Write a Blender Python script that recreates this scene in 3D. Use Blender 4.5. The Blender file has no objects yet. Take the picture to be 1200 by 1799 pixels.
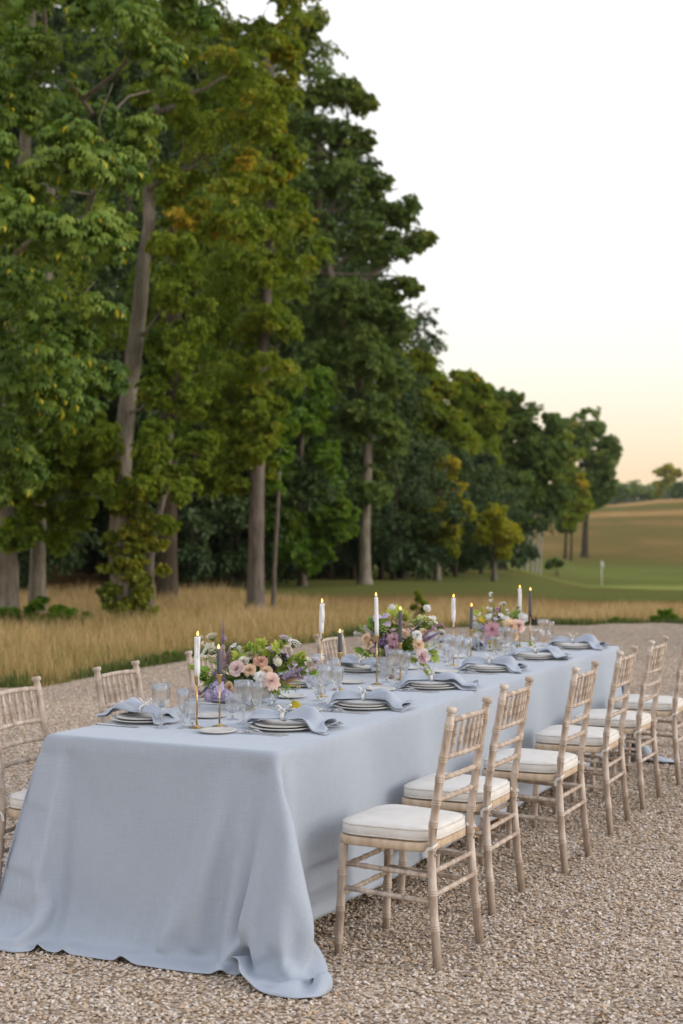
import bpy, math, random
import numpy as np
from mathutils import Vector, Matrix

random.seed(7)
RNG = np.random.default_rng(7)
SC = bpy.context.scene
COL = SC.collection
PI = math.pi

# ---------------------------------------------------------------- camera
EYE = 1.59
HORIZON = 915.0            # picture row of the eye level (of 1799)
FPX = 2498.6               # focal length in pixels of the 1200 x 1799 photograph
cam_d = bpy.data.cameras.new('camera')
cam = bpy.data.objects.new('camera', cam_d)
COL.objects.link(cam)
cam_d.sensor_fit = 'VERTICAL'
cam_d.sensor_height = 36.0
cam_d.lens = 50.0
cam.location = (0, 0, EYE)
cam.rotation_euler = (math.radians(90.355), 0, 0)
cam_d.clip_start = 0.05
cam_d.clip_end = 9000
cam_d.dof.use_dof = True
cam_d.dof.focus_distance = 5.75
cam_d.dof.aperture_fstop = 3.0
SC.camera = cam

# ---------------------------------------------------------------- world
world = bpy.data.worlds.new('World')
SC.world = world
world.use_nodes = True
nt = world.node_tree
bg = nt.nodes['Background']
bg.inputs['Strength'].default_value = 0.1
sky = nt.nodes.new('ShaderNodeTexSky')
sky.sky_type = 'NISHITA'
sky.sun_disc = False
sky.sun_elevation = math.radians(23)
sky.sun_rotation = math.radians(107)
sky.dust_density = 2.0
sky.ozone_density = 1.0
tcw = nt.nodes.new('ShaderNodeTexCoord')
sepw = nt.nodes.new('ShaderNodeSeparateXYZ')
nt.links.new(tcw.outputs['Generated'], sepw.inputs[0])
rmp = nt.nodes.new('ShaderNodeMapRange')
rmp.inputs['From Min'].default_value = -0.05
rmp.inputs['From Max'].default_value = 0.95
nt.links.new(sepw.outputs['Z'], rmp.inputs['Value'])
crw = nt.nodes.new('ShaderNodeValToRGB')
nt.links.new(rmp.outputs[0], crw.inputs[0])
def ramp(node, stops):
    e = node.color_ramp.elements
    while len(e) > 1:
        e.remove(e[-1])
    e[0].position = stops[0][0]
    e[0].color = (*stops[0][1], 1)
    for p, c in stops[1:]:
        k = e.new(p)
        k.color = (*c, 1)
ramp(crw, [(0.0, (.30, .26, .21)), (0.045, (.36, .30, .23)), (0.052, (.96, .70, .42)), (0.082, (.97, .75, .48)), (0.106, (.98, .83, .60)),
           (0.158, (1.0, .95, .84)), (0.22, (1.0, .985, .955)), (0.40, (1.01, 1.0, 1.01)), (0.65, (.88, .89, .95)), (1.0, (.68, .72, .84))])
sc10 = nt.nodes.new('ShaderNodeVectorMath')
sc10.operation = 'SCALE'
sc10.inputs['Scale'].default_value = 10.4
nt.links.new(crw.outputs[0], sc10.inputs[0])
mixw = nt.nodes.new('ShaderNodeMix')
mixw.data_type = 'RGBA'
mixw.inputs['Factor'].default_value = 0.08
nt.links.new(sc10.outputs[0], mixw.inputs['A'])
nt.links.new(sky.outputs[0], mixw.inputs['B'])
nt.links.new(mixw.outputs['Result'], bg.inputs['Color'])

# ---------------------------------------------------------------- sun (after-sunset glow: very soft)
sun_d = bpy.data.lights.new('sun', 'SUN')
sun_d.energy = 1.5
sun_d.angle = math.radians(30)
sun_d.color = (1.0, .93, .85)
sun = bpy.data.objects.new('sun', sun_d)
COL.objects.link(sun)
sun.rotation_euler = Vector((-0.92, 0.28, -0.32)).to_track_quat('-Z', 'Y').to_euler()

SC.view_settings.view_transform = 'Standard'
SC.view_settings.look = 'None'
SC.view_settings.exposure = 0.2
SC.view_settings.gamma = 1.0
SC.view_settings.use_curve_mapping = False
SC.render.engine = 'CYCLES'
SC.cycles.use_denoising = True
SC.cycles.max_bounces = 7
SC.cycles.diffuse_bounces = 2
SC.cycles.glossy_bounces = 3
SC.cycles.transmission_bounces = 7
SC.cycles.sample_clamp_indirect = 6

# ---------------------------------------------------------------- frames of reference
def at(px, py, z=0.0):
    """World point at height z that the photograph shows at pixel (px, py)."""
    d = FPX * (EYE - z) / (py - HORIZON)
    return Vector(((px - 600) / FPX * d, d, z))
def along(px, py, d):
    """World point at distance d along the viewing axis."""
    return Vector(((px - 600) / FPX * d, d, EYE - (py - HORIZON) / FPX * d))

ANG = math.radians(25.4)
P0 = Vector((-.23, 5.10, 0))
UX = Vector((math.sin(ANG), math.cos(ANG), 0))      # along the table, away from the camera
WX = Vector((-math.cos(ANG), math.sin(ANG), 0))     # across the table, towards the trees
TROT = PI / 2 - ANG
TL, TW, TH = 4.81, 1.02, 0.757
TOP = 0.7605                                        # top of the cloth
def T(u, w, z=TOP):
    p = P0 + UX * u + WX * w
    return Vector((p.x, p.y, z))

# ---------------------------------------------------------------- node helpers
class NT:
    def __init__(s, name):
        s.m = bpy.data.materials.new(name)
        s.m.use_nodes = True
        s.t = s.m.node_tree
        s.p = s.t.nodes['Principled BSDF']
        s.out = s.t.nodes['Material Output']
    def n(s, kind, **kw):
        k = s.t.nodes.new('ShaderNode' + kind)
        for a, v in kw.items():
            if a.startswith('i_'):
                k.inputs[a[2:].replace('_', ' ')].default_value = v
            else:
                setattr(k, a, v)
        return k
    def l(s, a, b):
        s.t.links.new(a, b)
    def coord(s, kind='Object', scale=(1, 1, 1)):
        tc = s.n('TexCoord')
        mp = s.n('Mapping')
        mp.inputs['Scale'].default_value = scale
        s.l(tc.outputs[kind], mp.inputs['Vector'])
        return mp.outputs[0]
    def noise(s, vec, scale, detail=4, rough=.55):
        k = s.n('TexNoise')
        k.inputs['Scale'].default_value = scale
        k.inputs['Detail'].default_value = detail
        k.inputs['Roughness'].default_value = rough
        if vec is not None:
            s.l(vec, k.inputs['Vector'])
        return k.outputs['Fac']
    def ramp(s, fac, stops):
        k = s.n('ValToRGB')
        ramp(k, stops)
        s.l(fac, k.inputs[0])
        return k.outputs[0]
    def mix(s, fac, a, b, blend='MIX'):
        k = s.n('Mix', data_type='RGBA', blend_type=blend)
        for v, nm in ((fac, 'Factor'), (a, 'A'), (b, 'B')):
            if isinstance(v, (int, float)):
                k.inputs[nm].default_value = v
            elif isinstance(v, tuple):
                k.inputs[nm].default_value = (*v, 1)
            else:
                s.l(v, k.inputs[nm])
        return k.outputs['Result']
    def bump(s, h, strength=.3, dist=.01):
        k = s.n('Bump')
        k.inputs['Strength'].default_value = strength
        k.inputs['Distance'].default_value = dist
        s.l(h, k.inputs['Height'])
        s.l(k.outputs[0], s.p.inputs['Normal'])
    def base(s, c, rough=.6, spec=.3):
        if isinstance(c, tuple):
            s.p.inputs['Base Color'].default_value = (*c, 1)
        else:
            s.l(c, s.p.inputs['Base Color'])
        s.p.inputs['Roughness'].default_value = rough
        s.p.inputs['Specular IOR Level'].default_value = spec
        return s.m

def simple(name, c, rough=.6, spec=.3, var=.12, scale=30):
    k = NT(name)
    f = k.noise(k.coord(), scale)
    lo = tuple(x * (1 - var) for x in c)
    hi = tuple(min(1, x * (1 + var)) for x in c)
    return k.base(k.ramp(f, [(.3, lo), (.7, hi)]), rough, spec)

def leaf_mat(name, stops, transl=.35, rough=.5, spec=.28):
    k = NT(name)
    a = k.n('Attribute', attribute_name='tint')
    c = k.ramp(a.outputs['Fac'], stops)
    k.base(c, rough, spec)
    tr = k.n('BsdfTranslucent')
    hs = k.n('HueSaturation')
    hs.inputs['Value'].default_value = 1.5
    hs.inputs['Saturation'].default_value = 1.1
    k.l(c, hs.inputs['Color'])
    k.l(hs.outputs[0], tr.inputs['Color'])
    mx = k.n('MixShader')
    mx.inputs[0].default_value = transl * .85
    k.l(k.p.outputs[0], mx.inputs[1])
    k.l(tr.outputs[0], mx.inputs[2])
    k.l(mx.outputs[0], k.out.inputs['Surface'])
    return k.m

def petal_mat(name, c, c2=None, transl=.3):
    k = NT(name)
    a = k.n('Attribute', attribute_name='tint')
    c2 = c2 or tuple(x * .75 for x in c)
    col = k.ramp(a.outputs['Fac'], [(0, c2), (1, c)])
    k.base(col, .6, .2)
    tr = k.n('BsdfTranslucent')
    k.l(col, tr.inputs['Color'])
    mx = k.n('MixShader')
    mx.inputs[0].default_value = transl
    k.l(k.p.outputs[0], mx.inputs[1])
    k.l(tr.outputs[0], mx.inputs[2])
    k.l(mx.outputs[0], k.out.inputs['Surface'])
    return k.m

# ---------------------------------------------------------------- object helpers
def tag(o, label=None, cat=None, group=None, kind=None):
    if label: o['label'] = label
    if cat: o['category'] = cat
    if group: o['group'] = group
    if kind: o['kind'] = kind
    return o
def empty(name, loc=(0, 0, 0), rz=0.0):
    o = bpy.data.objects.new(name, None)
    COL.objects.link(o)
    o.location = loc
    o.rotation_euler = (0, 0, rz)
    o.empty_display_size = .1
    return o
def link(name, me, parent=None):
    o = bpy.data.objects.new(name, me)
    COL.objects.link(o)
    if parent is not None:
        o.parent = parent
    return o
def dup(root, loc=None, rz=None, scale=None):
    r = root.copy()
    COL.objects.link(r)
    if loc is not None: r.location = loc
    if rz is not None: r.rotation_euler = (root.rotation_euler[0], root.rotation_euler[1], rz)
    if scale is not None: r.scale = scale
    for ch in list(root.children):
        c = ch.copy()
        COL.objects.link(c)
        c.parent = r
        for g in list(ch.children):
            d = g.copy()
            COL.objects.link(d)
            d.parent = c
    return r

def np_mesh(name, V, quads=None, tris=None, mat=None, smooth=False, tint=None, uv=None):
    V = np.asarray(V, np.float32).reshape(-1, 3)
    me = bpy.data.meshes.new(name)
    loops = []; starts = []; tot = 0
    for f, k in ((quads, 4), (tris, 3)):
        if f is not None and len(f):
            f = np.asarray(f, np.int32)
            loops.append(f.reshape(-1))
            starts.append(tot + np.arange(len(f)) * k)
            tot += len(f) * k
    lv = np.concatenate(loops).astype(np.int32)
    ls = np.concatenate(starts).astype(np.int32)
    me.vertices.add(len(V)); me.vertices.foreach_set('co', V.reshape(-1))
    me.loops.add(len(lv)); me.loops.foreach_set('vertex_index', lv)
    me.polygons.add(len(ls)); me.polygons.foreach_set('loop_start', ls)
    me.polygons.foreach_set('use_smooth', np.full(len(ls), smooth))
    if tint is not None:
        a = me.attributes.new('tint', 'FLOAT', 'POINT')
        a.data.foreach_set('value', np.asarray(tint, np.float32).reshape(-1))
    if uv is not None:
        l = me.uv_layers.new(name='UVMap')
        l.data.foreach_set('uv', np.asarray(uv, np.float32)[lv].reshape(-1))
    me.update(calc_edges=True)
    if mat is not None:
        me.materials.append(mat)
    return me

class MB:
    """Collects shapes; build() links them as ONE mesh object."""
    def __init__(s):
        s.v = []; s.f = []; s.t = []
    def add(s, v, f, tint=1.0):
        o = len(s.v)
        s.v.extend([tuple(x) for x in v])
        s.f.extend([tuple(i + o for i in q) for q in f])
        s.t.extend(tint if isinstance(tint, (list, tuple, np.ndarray)) else [tint] * len(v))
        return s
    def lathe(s, prof, seg=24, c=(0, 0, 0), mod=None, tint=1.0):
        v = []; f = []
        n = len(prof)
        for i, (r, z) in enumerate(prof):
            for k in range(seg):
                a = 2 * PI * k / seg
                rr = max(r, 1e-5) * (mod(i, k) if mod else 1)
                v.append((c[0] + rr * math.cos(a), c[1] + rr * math.sin(a), c[2] + z))
        for i in range(n - 1):
            for k in range(seg):
                k2 = (k + 1) % seg
                f.append((i * seg + k, i * seg + k2, (i + 1) * seg + k2, (i + 1) * seg + k))
        return s.add(v, f, tint)
    def tube(s, pts, rad, seg=8, caps=True, tint=1.0):
        pts = [Vector(p) for p in pts]
        n = len(pts)
        rad = rad if isinstance(rad, (list, tuple)) else [rad] * n
        v = []; f = []
        ref = None
        for i, p in enumerate(pts):
            d = (pts[min(i + 1, n - 1)] - pts[max(i - 1, 0)])
            d = d.normalized() if d.length > 1e-9 else Vector((0, 0, 1))
            if ref is None:
                ref = Vector((1, 0, 0)) if abs(d.x) < .8 else Vector((0, 1, 0))
            a = (ref - d * ref.dot(d)).normalized()
            ref = a
            b = d.cross(a)
            for k in range(seg):
                t = 2 * PI * k / seg
                v.append(p + a * (rad[i] * math.cos(t)) + b * (rad[i] * math.sin(t)))
        for i in range(n - 1):
            for k in range(seg):
                k2 = (k + 1) % seg
                f.append((i * seg + k, i * seg + k2, (i + 1) * seg + k2, (i + 1) * seg + k))
        if caps:
            f.append(tuple(range(seg))[::-1])
            f.append(tuple((n - 1) * seg + k for k in range(seg)))
        return s.add(v, f, tint)
    def box(s, a, b, M=None):
        v = [Vector((x, y, z)) for z in (a[2], b[2]) for y in (a[1], b[1]) for x in (a[0], b[0])]
        if M is not None:
            v = [M @ p for p in v]
        return s.add(v, [(0, 2, 3, 1), (4, 5, 7, 6), (0, 1, 5, 4), (1, 3, 7, 5), (3, 2, 6, 7), (2, 0, 4, 6)])
    def mesh(s, name, mat, smooth=True):
        me = bpy.data.meshes.new(name)
        me.from_pydata([tuple(p) for p in s.v], [], s.f)
        me.polygons.foreach_set('use_smooth', [smooth] * len(me.polygons))
        a = me.attributes.new('tint', 'FLOAT', 'POINT')
        a.data.foreach_set('value', [float(x) for x in s.t])
        me.materials.append(mat)
        return me
    def build(s, name, mat, parent=None, smooth=True):
        return link(name, s.mesh(name, mat, smooth), parent)

def unit(a):
    return a / np.maximum(np.linalg.norm(a, axis=-1, keepdims=True), 1e-9)
# ================================================================ the land
DN = [0, 20, 30, 42, 55, 85, 105, 130, 170, 220, 280, 330, 360, 450, 600, 1000, 2000, 5000]
TER = {   # heights along five viewing directions (picture columns)
    0:    [0, 0, 0, 0, 0, 0, .1, .2, .5, 1.0, 2.5, 4.5, 5, 5.5, 7, 14, 26, 60],
    600:  [0, 0, -.05, -.12, -.45, -.8, -.9, -.9, -.3, .6, 2.4, 4.5, 5, 5, 7, 14, 26, 60],
    870:  [0, 0, -.05, -.17, -.55, -1.05, -1.2, -1.2, -.5, .7, 3, 5, 5.4, 4, 6, 14, 26, 60],
    1050: [0, 0, -.13, -.50, -1.15, -2.3, -2.2, -1.69, -.2, 1.35, 3.5, 5.3, 5.3, 2.5, 5, 14, 26, 60],
    1200: [0, 0, -.13, -.50, -1.2, -2.35, -2.2, -1.6, .1, 1.7, 4.1, 7.0, 6.4, 3.2, 5, 14, 26, 60],
}
AZN = [(k - 600) / FPX for k in TER]
def ter(X, Y):
    X = np.asarray(X, float); Y = np.asarray(Y, float)
    az = X / np.maximum(Y, .5)
    cols = np.stack([np.interp(Y, DN, TER[k]) for k in TER], -1)
    out = np.empty_like(az)
    a = np.clip(az, AZN[0], AZN[-1])
    i = np.clip(np.searchsorted(AZN, a) - 1, 0, len(AZN) - 2)
    A = np.array(AZN)
    t = (a - A[i]) / (A[i + 1] - A[i])
    t = t * t * (3 - 2 * t)
    c0 = np.take_along_axis(cols, i[..., None], -1)[..., 0]
    c1 = np.take_along_axis(cols, (i + 1)[..., None], -1)[..., 0]
    return c0 * (1 - t) + c1 * t
def tz(x, y):
    return float(ter(np.array([x]), np.array([y]))[0])
def ground(px, d):
    x = (px - 600) / FPX * d
    return Vector((x, d, tz(x, d)))

EDGE_X = [-40, -14, -3.24, -2.82, -2.6, -2.1, -1.79, -.55, .08, 1.59, 3.5, 5.3, 12, 40]
EDGE_Y = [2, 9.5, 13.4, 13.75, 14.45, 15.6, 16.1, 18.4, 19.4, 21.2, 21.8, 22.1, 23, 25]
def edge_y(X):
    return np.interp(X, EDGE_X, EDGE_Y)

# golf grass: one sheet to the horizon, its kinds of grass given per vertex (tan rough .. green fairway .. putting green)
na, nd = 121, 190
azs = np.linspace(-1.3, 1.3, na)
azs = np.sign(azs) * np.abs(azs / 1.3) ** 1.6 * 1.3
ds = np.concatenate([[-60, -20, 0.2], np.geomspace(1.0, 1500, nd - 3)])
DD, AA = np.meshgrid(ds, azs, indexing='ij')
XX = AA * np.maximum(np.abs(DD), 20.0 * (DD < 20) * 0 + np.maximum(DD, 12))
YY = DD
HH = ter(XX, YY)
und = .05 * np.sin(XX * .35 + 1) * np.sin(YY * .23) * np.clip((YY - 24) / 15, 0, 1) * np.clip(YY / 40, .5, 4)
HH = HH + und - .03
PXC = 600 + FPX * XX / np.maximum(YY, .5)
def band(y, pts):
    return np.interp(y, [p[0] for p in pts], [p[1] for p in pts])
g_right = band(YY, [(0, .25), (26, .1), (30, .15), (34, .62), (60, .66), (68, .5), (71, .95), (84, .95), (88, .55), (92, .72), (108, .75), (114, .5),
                    (125, .42), (140, .31), (170, .38), (215, .31), (240, .35), (248, .02), (272, .0), (280, .52), (300, .5), (312, .0), (335, .0), (350, .2), (380, .5), (6000, .55)])
g_left = band(YY, [(0, .25), (26, .08), (31, .12), (36, .6), (44, .55), (60, .3), (90, .2), (6000, .5)])
mixg = np.clip((PXC - 330) / 220, 0, 1)
GG = g_left * (1 - mixg) + g_right * mixg
GG = np.where((PXC < 330) & (YY > 30) & (YY < 60), .2, GG)
nvd = len(ds)
idx = np.arange(nvd * na).reshape(nvd, na)
Q = np.stack([idx[:-1, :-1], idx[:-1, 1:], idx[1:, 1:], idx[1:, :-1]], -1).reshape(-1, 4)
k = NT('golf_grass')
at_ = k.n('Attribute', attribute_name='tint')
co = k.coord('Object')
n1 = k.noise(k.coord('Object', (1, .45, 1)), .06, 6, .62)
n2 = k.noise(co, 2.2, 6, .7)
n3 = k.noise(co, 26, 3, .7)
ad = k.n('Math', operation='MULTIPLY_ADD')
k.l(n1, ad.inputs[0]); ad.inputs[1].default_value = 1.0
k.l(at_.outputs['Fac'], ad.inputs[2])
sb = k.n('Math', operation='MULTIPLY_ADD')
k.l(n2, sb.inputs[0]); sb.inputs[1].default_value = .30
k.l(ad.outputs[0], sb.inputs[2])
su = k.n('Math', operation='SUBTRACT')
k.l(sb.outputs[0], su.inputs[0]); su.inputs[1].default_value = .645
col = k.ramp(su.outputs[0], [(0, (.38, .25, .105)), (.22, (.26, .17, .072)), (.40, (.165, .135, .048)), (.62, (.135, .145, .045)), (.82, (.160, .185, .054)), (1, (.26, .28, .08))])
col = k.mix(.35, col, k.ramp(n3, [(.3, (.55, .55, .55)), (.7, (1.25, 1.25, 1.25))]), 'MULTIPLY')
k.bump(n3, .5, .03)
col = k.mix(1.0, col, (1.0, .98, .95), 'MULTIPLY')
GRASSMAT = k.base(col, 1.0, 0.0)
me = np_mesh('golf_course_ground', np.stack([XX, YY, HH], -1), quads=Q, mat=GRASSMAT, smooth=True, tint=GG)
tag(link('golf_course_ground', me), 'tan and green grass of the golf course rising to the horizon', None, None, 'structure')

# gravel court: one sheet, its outline along the grass
gx = np.concatenate([np.linspace(-30, -4, 12), np.linspace(-3.6, 6, 40), np.linspace(7, 30, 12)])
gt = np.linspace(0, 1, 30)
GX = np.repeat(gx[None], 30, 0)
ye = edge_y(gx) + .12 * np.sin(gx * 3.1) + .07 * np.sin(gx * 7.7 + 1)
GY = -30 + (ye[None] + 30) * gt[:, None] ** .35
GZ = np.zeros_like(GX)
idx = np.arange(GX.size).reshape(GX.shape)
Q = np.stack([idx[:-1, :-1], idx[:-1, 1:], idx[1:, 1:], idx[1:, :-1]], -1).reshape(-1, 4)
STONES = [(0, (.20, .14, .095)), (.08, (.34, .25, .175)), (.20, (.47, .375, .285)), (.42, (.575, .475, .38)), (.60, (.63, .54, .45)), (.72, (.55, .38, .22)), (.79, (.68, .605, .53)), (.92, (.77, .70, .635)), (1, (.48, .41, .36))]
k = NT('gravel_bed')
co = k.coord('Object')
vo = k.n('TexVoronoi')
vo.inputs['Scale'].default_value = 58
vo.inputs['Randomness'].default_value = 1
k.l(co, vo.inputs['Vector'])
sp = k.n('SeparateColor')
k.l(vo.outputs['Color'], sp.inputs[0])
stc = k.ramp(sp.outputs[0], STONES)
gap = k.ramp(vo.outputs['Distance'], [(.25, (1, 1, 1)), (.75, (.45, .42, .40))])  # darkens between stones, their shade put into the bed's colour
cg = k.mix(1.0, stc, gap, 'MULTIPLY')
big = k.noise(co, .8, 4)
cg = k.mix(1.0, cg, k.ramp(big, [(.3, (.86, .85, .84)), (.7, (1.12, 1.1, 1.08))]), 'MULTIPLY')
inv = k.n('Math', operation='SUBTRACT')
inv.inputs[0].default_value = 1
k.l(vo.outputs['Distance'], inv.inputs[1])
k.bump(inv.outputs[0], .6, .01)
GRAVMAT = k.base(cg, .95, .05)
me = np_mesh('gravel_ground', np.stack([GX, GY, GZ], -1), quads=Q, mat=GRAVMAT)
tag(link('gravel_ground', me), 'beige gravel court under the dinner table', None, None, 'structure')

# loose gravel stones of the near court, instanced on points
def gravel_points():
    pts = []
    def region(d0, d1, n, wide):
        d = np.sqrt(RNG.uniform(d0 ** 2, d1 ** 2, n))
        x = RNG.uniform(-1, 1, n) * (d * .2402 * wide + .25)
        pts.append(np.stack([x, d], -1))
    region(4.15, 6.5, 46000, 1.12)
    region(6.5, 9.0, 46000, 1.10)
    region(9.0, 12.5, 56000, 1.06)
    region(12.5, 18, 30000, 1.04)
    p = np.concatenate(pts)
    rel = p - np.array([P0.x, P0.y])
    u = rel @ np.array([UX.x, UX.y]); w = rel @ np.array([WX.x, WX.y])
    hid = (u > .15) & (u < TL - .2) & (w > .35) & (w < TW + .05)
    keep = ~hid & (p[:, 1] < edge_y(p[:, 0]) - .02)
    p = p[keep]
    z = RNG.uniform(-.004, .006, len(p))
    return np.concatenate([p, z[:, None]], 1)
gp = gravel_points()
me = bpy.data.meshes.new('gravel_stones')
me.vertices.add(len(gp))
me.vertices.foreach_set('co', gp.astype(np.float32).reshape(-1))
me.update()
k = NT('gravel_stone')
oi = k.n('ObjectInfo')
stc = k.ramp(oi.outputs['Random'], STONES)
f = k.noise(k.coord('Object'), 3.0, 4)
stc = k.mix(1.0, stc, k.ramp(f, [(.3, (.8, .79, .77)), (.7, (1.15, 1.14, 1.13))]), 'MULTIPLY')
STONEMAT = k.base(stc, .75, .25)
me.materials.append(STONEMAT)
go = link('gravel_stones', me)
tag(go, 'loose beige gravel stones around the table and chairs', None, None, 'stuff')
ng = bpy.data.node_groups.new('gravel_scatter', 'GeometryNodeTree')
ng.interface.new_socket('Geometry', in_out='INPUT', socket_type='NodeSocketGeometry')
ng.interface.new_socket('Geometry', in_out='OUTPUT', socket_type='NodeSocketGeometry')
gi = ng.nodes.new('NodeGroupInput'); gout = ng.nodes.new('NodeGroupOutput')
jn = ng.nodes.new('GeometryNodeJoinGeometry')
for q in range(4):
    ic = ng.nodes.new('GeometryNodeMeshIcoSphere')
    ic.inputs['Radius'].default_value = 1.0
    ic.inputs['Subdivisions'].default_value = 2
    sp_ = ng.nodes.new('GeometryNodeSetPosition')
    nz = ng.nodes.new('ShaderNodeTexNoise')
    nz.noise_dimensions = '4D'
    nz.inputs['W'].default_value = q * 3.7 + 1
    nz.inputs['Scale'].default_value = .75
    nz.inputs['Detail'].default_value = 1.5
    sub = ng.nodes.new('ShaderNodeVectorMath'); sub.operation = 'SUBTRACT'
    sub.inputs[1].default_value = (.5, .5, .5)
    scl = ng.nodes.new('ShaderNodeVectorMath'); scl.operation = 'SCALE'
    scl.inputs['Scale'].default_value = 1.7
    ng.links.new(nz.outputs['Color'], sub.inputs[0])
    ng.links.new(sub.outputs[0], scl.inputs[0])
    ng.links.new(scl.outputs[0], sp_.inputs['Offset'])
    ng.links.new(ic.outputs['Mesh'], sp_.inputs['Geometry'])
    sm = ng.nodes.new('GeometryNodeSetMaterial')
    sm.inputs['Material'].default_value = STONEMAT
    ng.links.new(sp_.outputs[0], sm.inputs[0])
    gi2 = ng.nodes.new('GeometryNodeGeometryToInstance')
    ng.links.new(sm.outputs[0], gi2.inputs[0])
    ng.links.new(gi2.outputs[0], jn.inputs[0])
iop = ng.nodes.new('GeometryNodeInstanceOnPoints')
iop.inputs['Pick Instance'].default_value = True
ng.links.new(gi.outputs[0], iop.inputs['Points'])
ng.links.new(jn.outputs[0], iop.inputs['Instance'])
ri = ng.nodes.new('FunctionNodeRandomValue'); ri.data_type = 'INT'
ri.inputs['Min'].default_value = 0; ri.inputs['Max'].default_value = 3
for s_ in ri.inputs:
    if s_.name == 'Min' and s_.type == 'INT': s_.default_value = 0
    if s_.name == 'Max' and s_.type == 'INT': s_.default_value = 3
for s_ in ri.outputs:
    if s_.type == 'INT': ng.links.new(s_, iop.inputs['Instance Index'])
def rvec(lo, hi, seed):
    r = ng.nodes.new('FunctionNodeRandomValue'); r.data_type = 'FLOAT_VECTOR'
    r.inputs['Min'].default_value = lo; r.inputs['Max'].default_value = hi
    r.inputs['Seed'].default_value = seed
    return r.outputs['Value']
ng.links.new(rvec((-.55, -.55, 0), (.55, .55, 6.28), 1), iop.inputs['Rotation'])
ng.links.new(rvec((.0048, .0038, .0022), (.0108, .0076, .0042), 2), iop.inputs['Scale'])
ng.links.new(iop.outputs[0], gout.inputs[0])
go.modifiers.new('scatter', 'NODES').node_group = ng

# meadow of tall dry grass
def blades(x, y, h, wid, lean, name, mat, label, tint):
    n = len(x)
    z = ter(x, y) - .03
    a = RNG.uniform(0, 2 * PI, n)
    dx = np.cos(a); dy = np.sin(a)
    b = np.stack([x, y, z], -1)
    side = np.stack([-dy, dx, 0 * dx], -1) * wid[:, None]
    ln = np.stack([dx, dy, 0 * dx], -1) * (lean * h)[:, None]
    up = np.stack([0 * h, 0 * h, h], -1)
    mid = b + up * .55 + ln * .3
    tip = b + up + ln
    V = np.stack([b - side, b + side, mid + side * .8, mid - side * .8, tip], 1)
    i = np.arange(n)[:, None] * 5
    me = np_mesh(name, V, quads=i + np.array([[0, 1, 2, 3]]), tris=i + np.array([[3, 2, 4]]), mat=mat, tint=np.repeat(tint, 5))
    return tag(link(name, me), label, None, None, 'stuff')
n = 150000
d = np.sqrt(RNG.uniform(12.5 ** 2, 33.5 ** 2, n))
x = RNG.uniform(-1.25, 1.2, n) * d * .2402
ey = edge_y(x)
right = np.clip((600 + FPX * x / d - 400) / 180, 0, 1)
lim = 30.6 * (1 - right) + 26.0 * right + RNG.normal(0, .8, n)
dist = d - ey
keep = (dist > .55 + RNG.normal(0, .18, n)) & (d < lim)
clump = .5 + .5 * np.sin(x * 1.9 + np.sin(d * 1.3)) * np.sin(d * 1.1 + x * .4)
keep &= RNG.random(n) < (.62 + .38 * clump)
x, d, dist, clump, right = x[keep], d[keep], dist[keep], clump[keep], right[keep]
h = RNG.uniform(.14, .40, len(x)) * (.62 + .5 * clump) * np.clip(.5 + dist * .4, .5, 1) * (1 - .25 * right)
tint = np.clip(RNG.normal(.60, .17, len(x)) - .42 * np.exp(-dist / 1.1) * (1 - .6 * right) - .12 * (clump < .35) + .13 * np.sin(x * .9 + 1.7 * np.sin(d * .7)) * np.sin(d * .8 + 2 * np.sin(x * .5)), 0, 1)
DRY = leaf_mat('dry_grass', [(0, (.12, .15, .04)), (.25, (.25, .215, .075)), (.5, (.47, .345, .165)), (.75, (.60, .445, .235)), (1, (.68, .55, .33))], .35, .7, .1)
blades(x, d, h, RNG.uniform(.0022, .0046, len(x)), RNG.uniform(.05, .8, len(x)), 'meadow_grass', DRY, 'tall dry tan grass between the gravel and the trees', tint)
# mown verge along the gravel
n = 24000
x = RNG.uniform(-6.0, 7.0, n)
off = np.abs(RNG.normal(0, .42, n)) - .05
y = edge_y(x) + .12 * np.sin(x * 3.1) + .07 * np.sin(x * 7.7 + 1) + off
kp = RNG.random(n) < .55 + .45 * np.sin(x * 2.3 + np.sin(x * 5.1))
x, y = x[kp], y[kp]; n = len(x)
GREENG = leaf_mat('verge_grass', [(0, (.055, .085, .022)), (.5, (.11, .145, .035)), (.8, (.18, .18, .055)), (1, (.34, .27, .12))], .3, .6, .2)
blades(x, y, RNG.uniform(.05, .16, n), RNG.uniform(.004, .009, n), RNG.uniform(.1, .9, n), 'verge_grass', GREENG, 'low green weeds and grass along the gravel edge', RNG.uniform(0, .85, n) ** 1.2)
# ================================================================ trees
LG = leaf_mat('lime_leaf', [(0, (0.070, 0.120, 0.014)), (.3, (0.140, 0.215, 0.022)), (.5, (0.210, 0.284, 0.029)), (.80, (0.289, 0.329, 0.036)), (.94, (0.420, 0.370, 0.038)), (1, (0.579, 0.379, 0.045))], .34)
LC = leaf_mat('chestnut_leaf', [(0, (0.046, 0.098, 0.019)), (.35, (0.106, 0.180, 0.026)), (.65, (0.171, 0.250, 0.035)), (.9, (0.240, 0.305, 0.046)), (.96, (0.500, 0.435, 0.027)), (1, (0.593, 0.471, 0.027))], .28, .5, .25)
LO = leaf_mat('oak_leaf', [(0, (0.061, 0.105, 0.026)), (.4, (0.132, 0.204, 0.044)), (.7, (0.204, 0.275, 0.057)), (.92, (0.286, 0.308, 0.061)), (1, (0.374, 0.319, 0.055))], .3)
LM = leaf_mat('maple_leaf', [(0, (0.051, 0.111, 0.012)), (.4, (0.119, 0.217, 0.024)), (.75, (0.187, 0.297, 0.032)), (1, (0.289, 0.348, 0.043))], .4)
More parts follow.
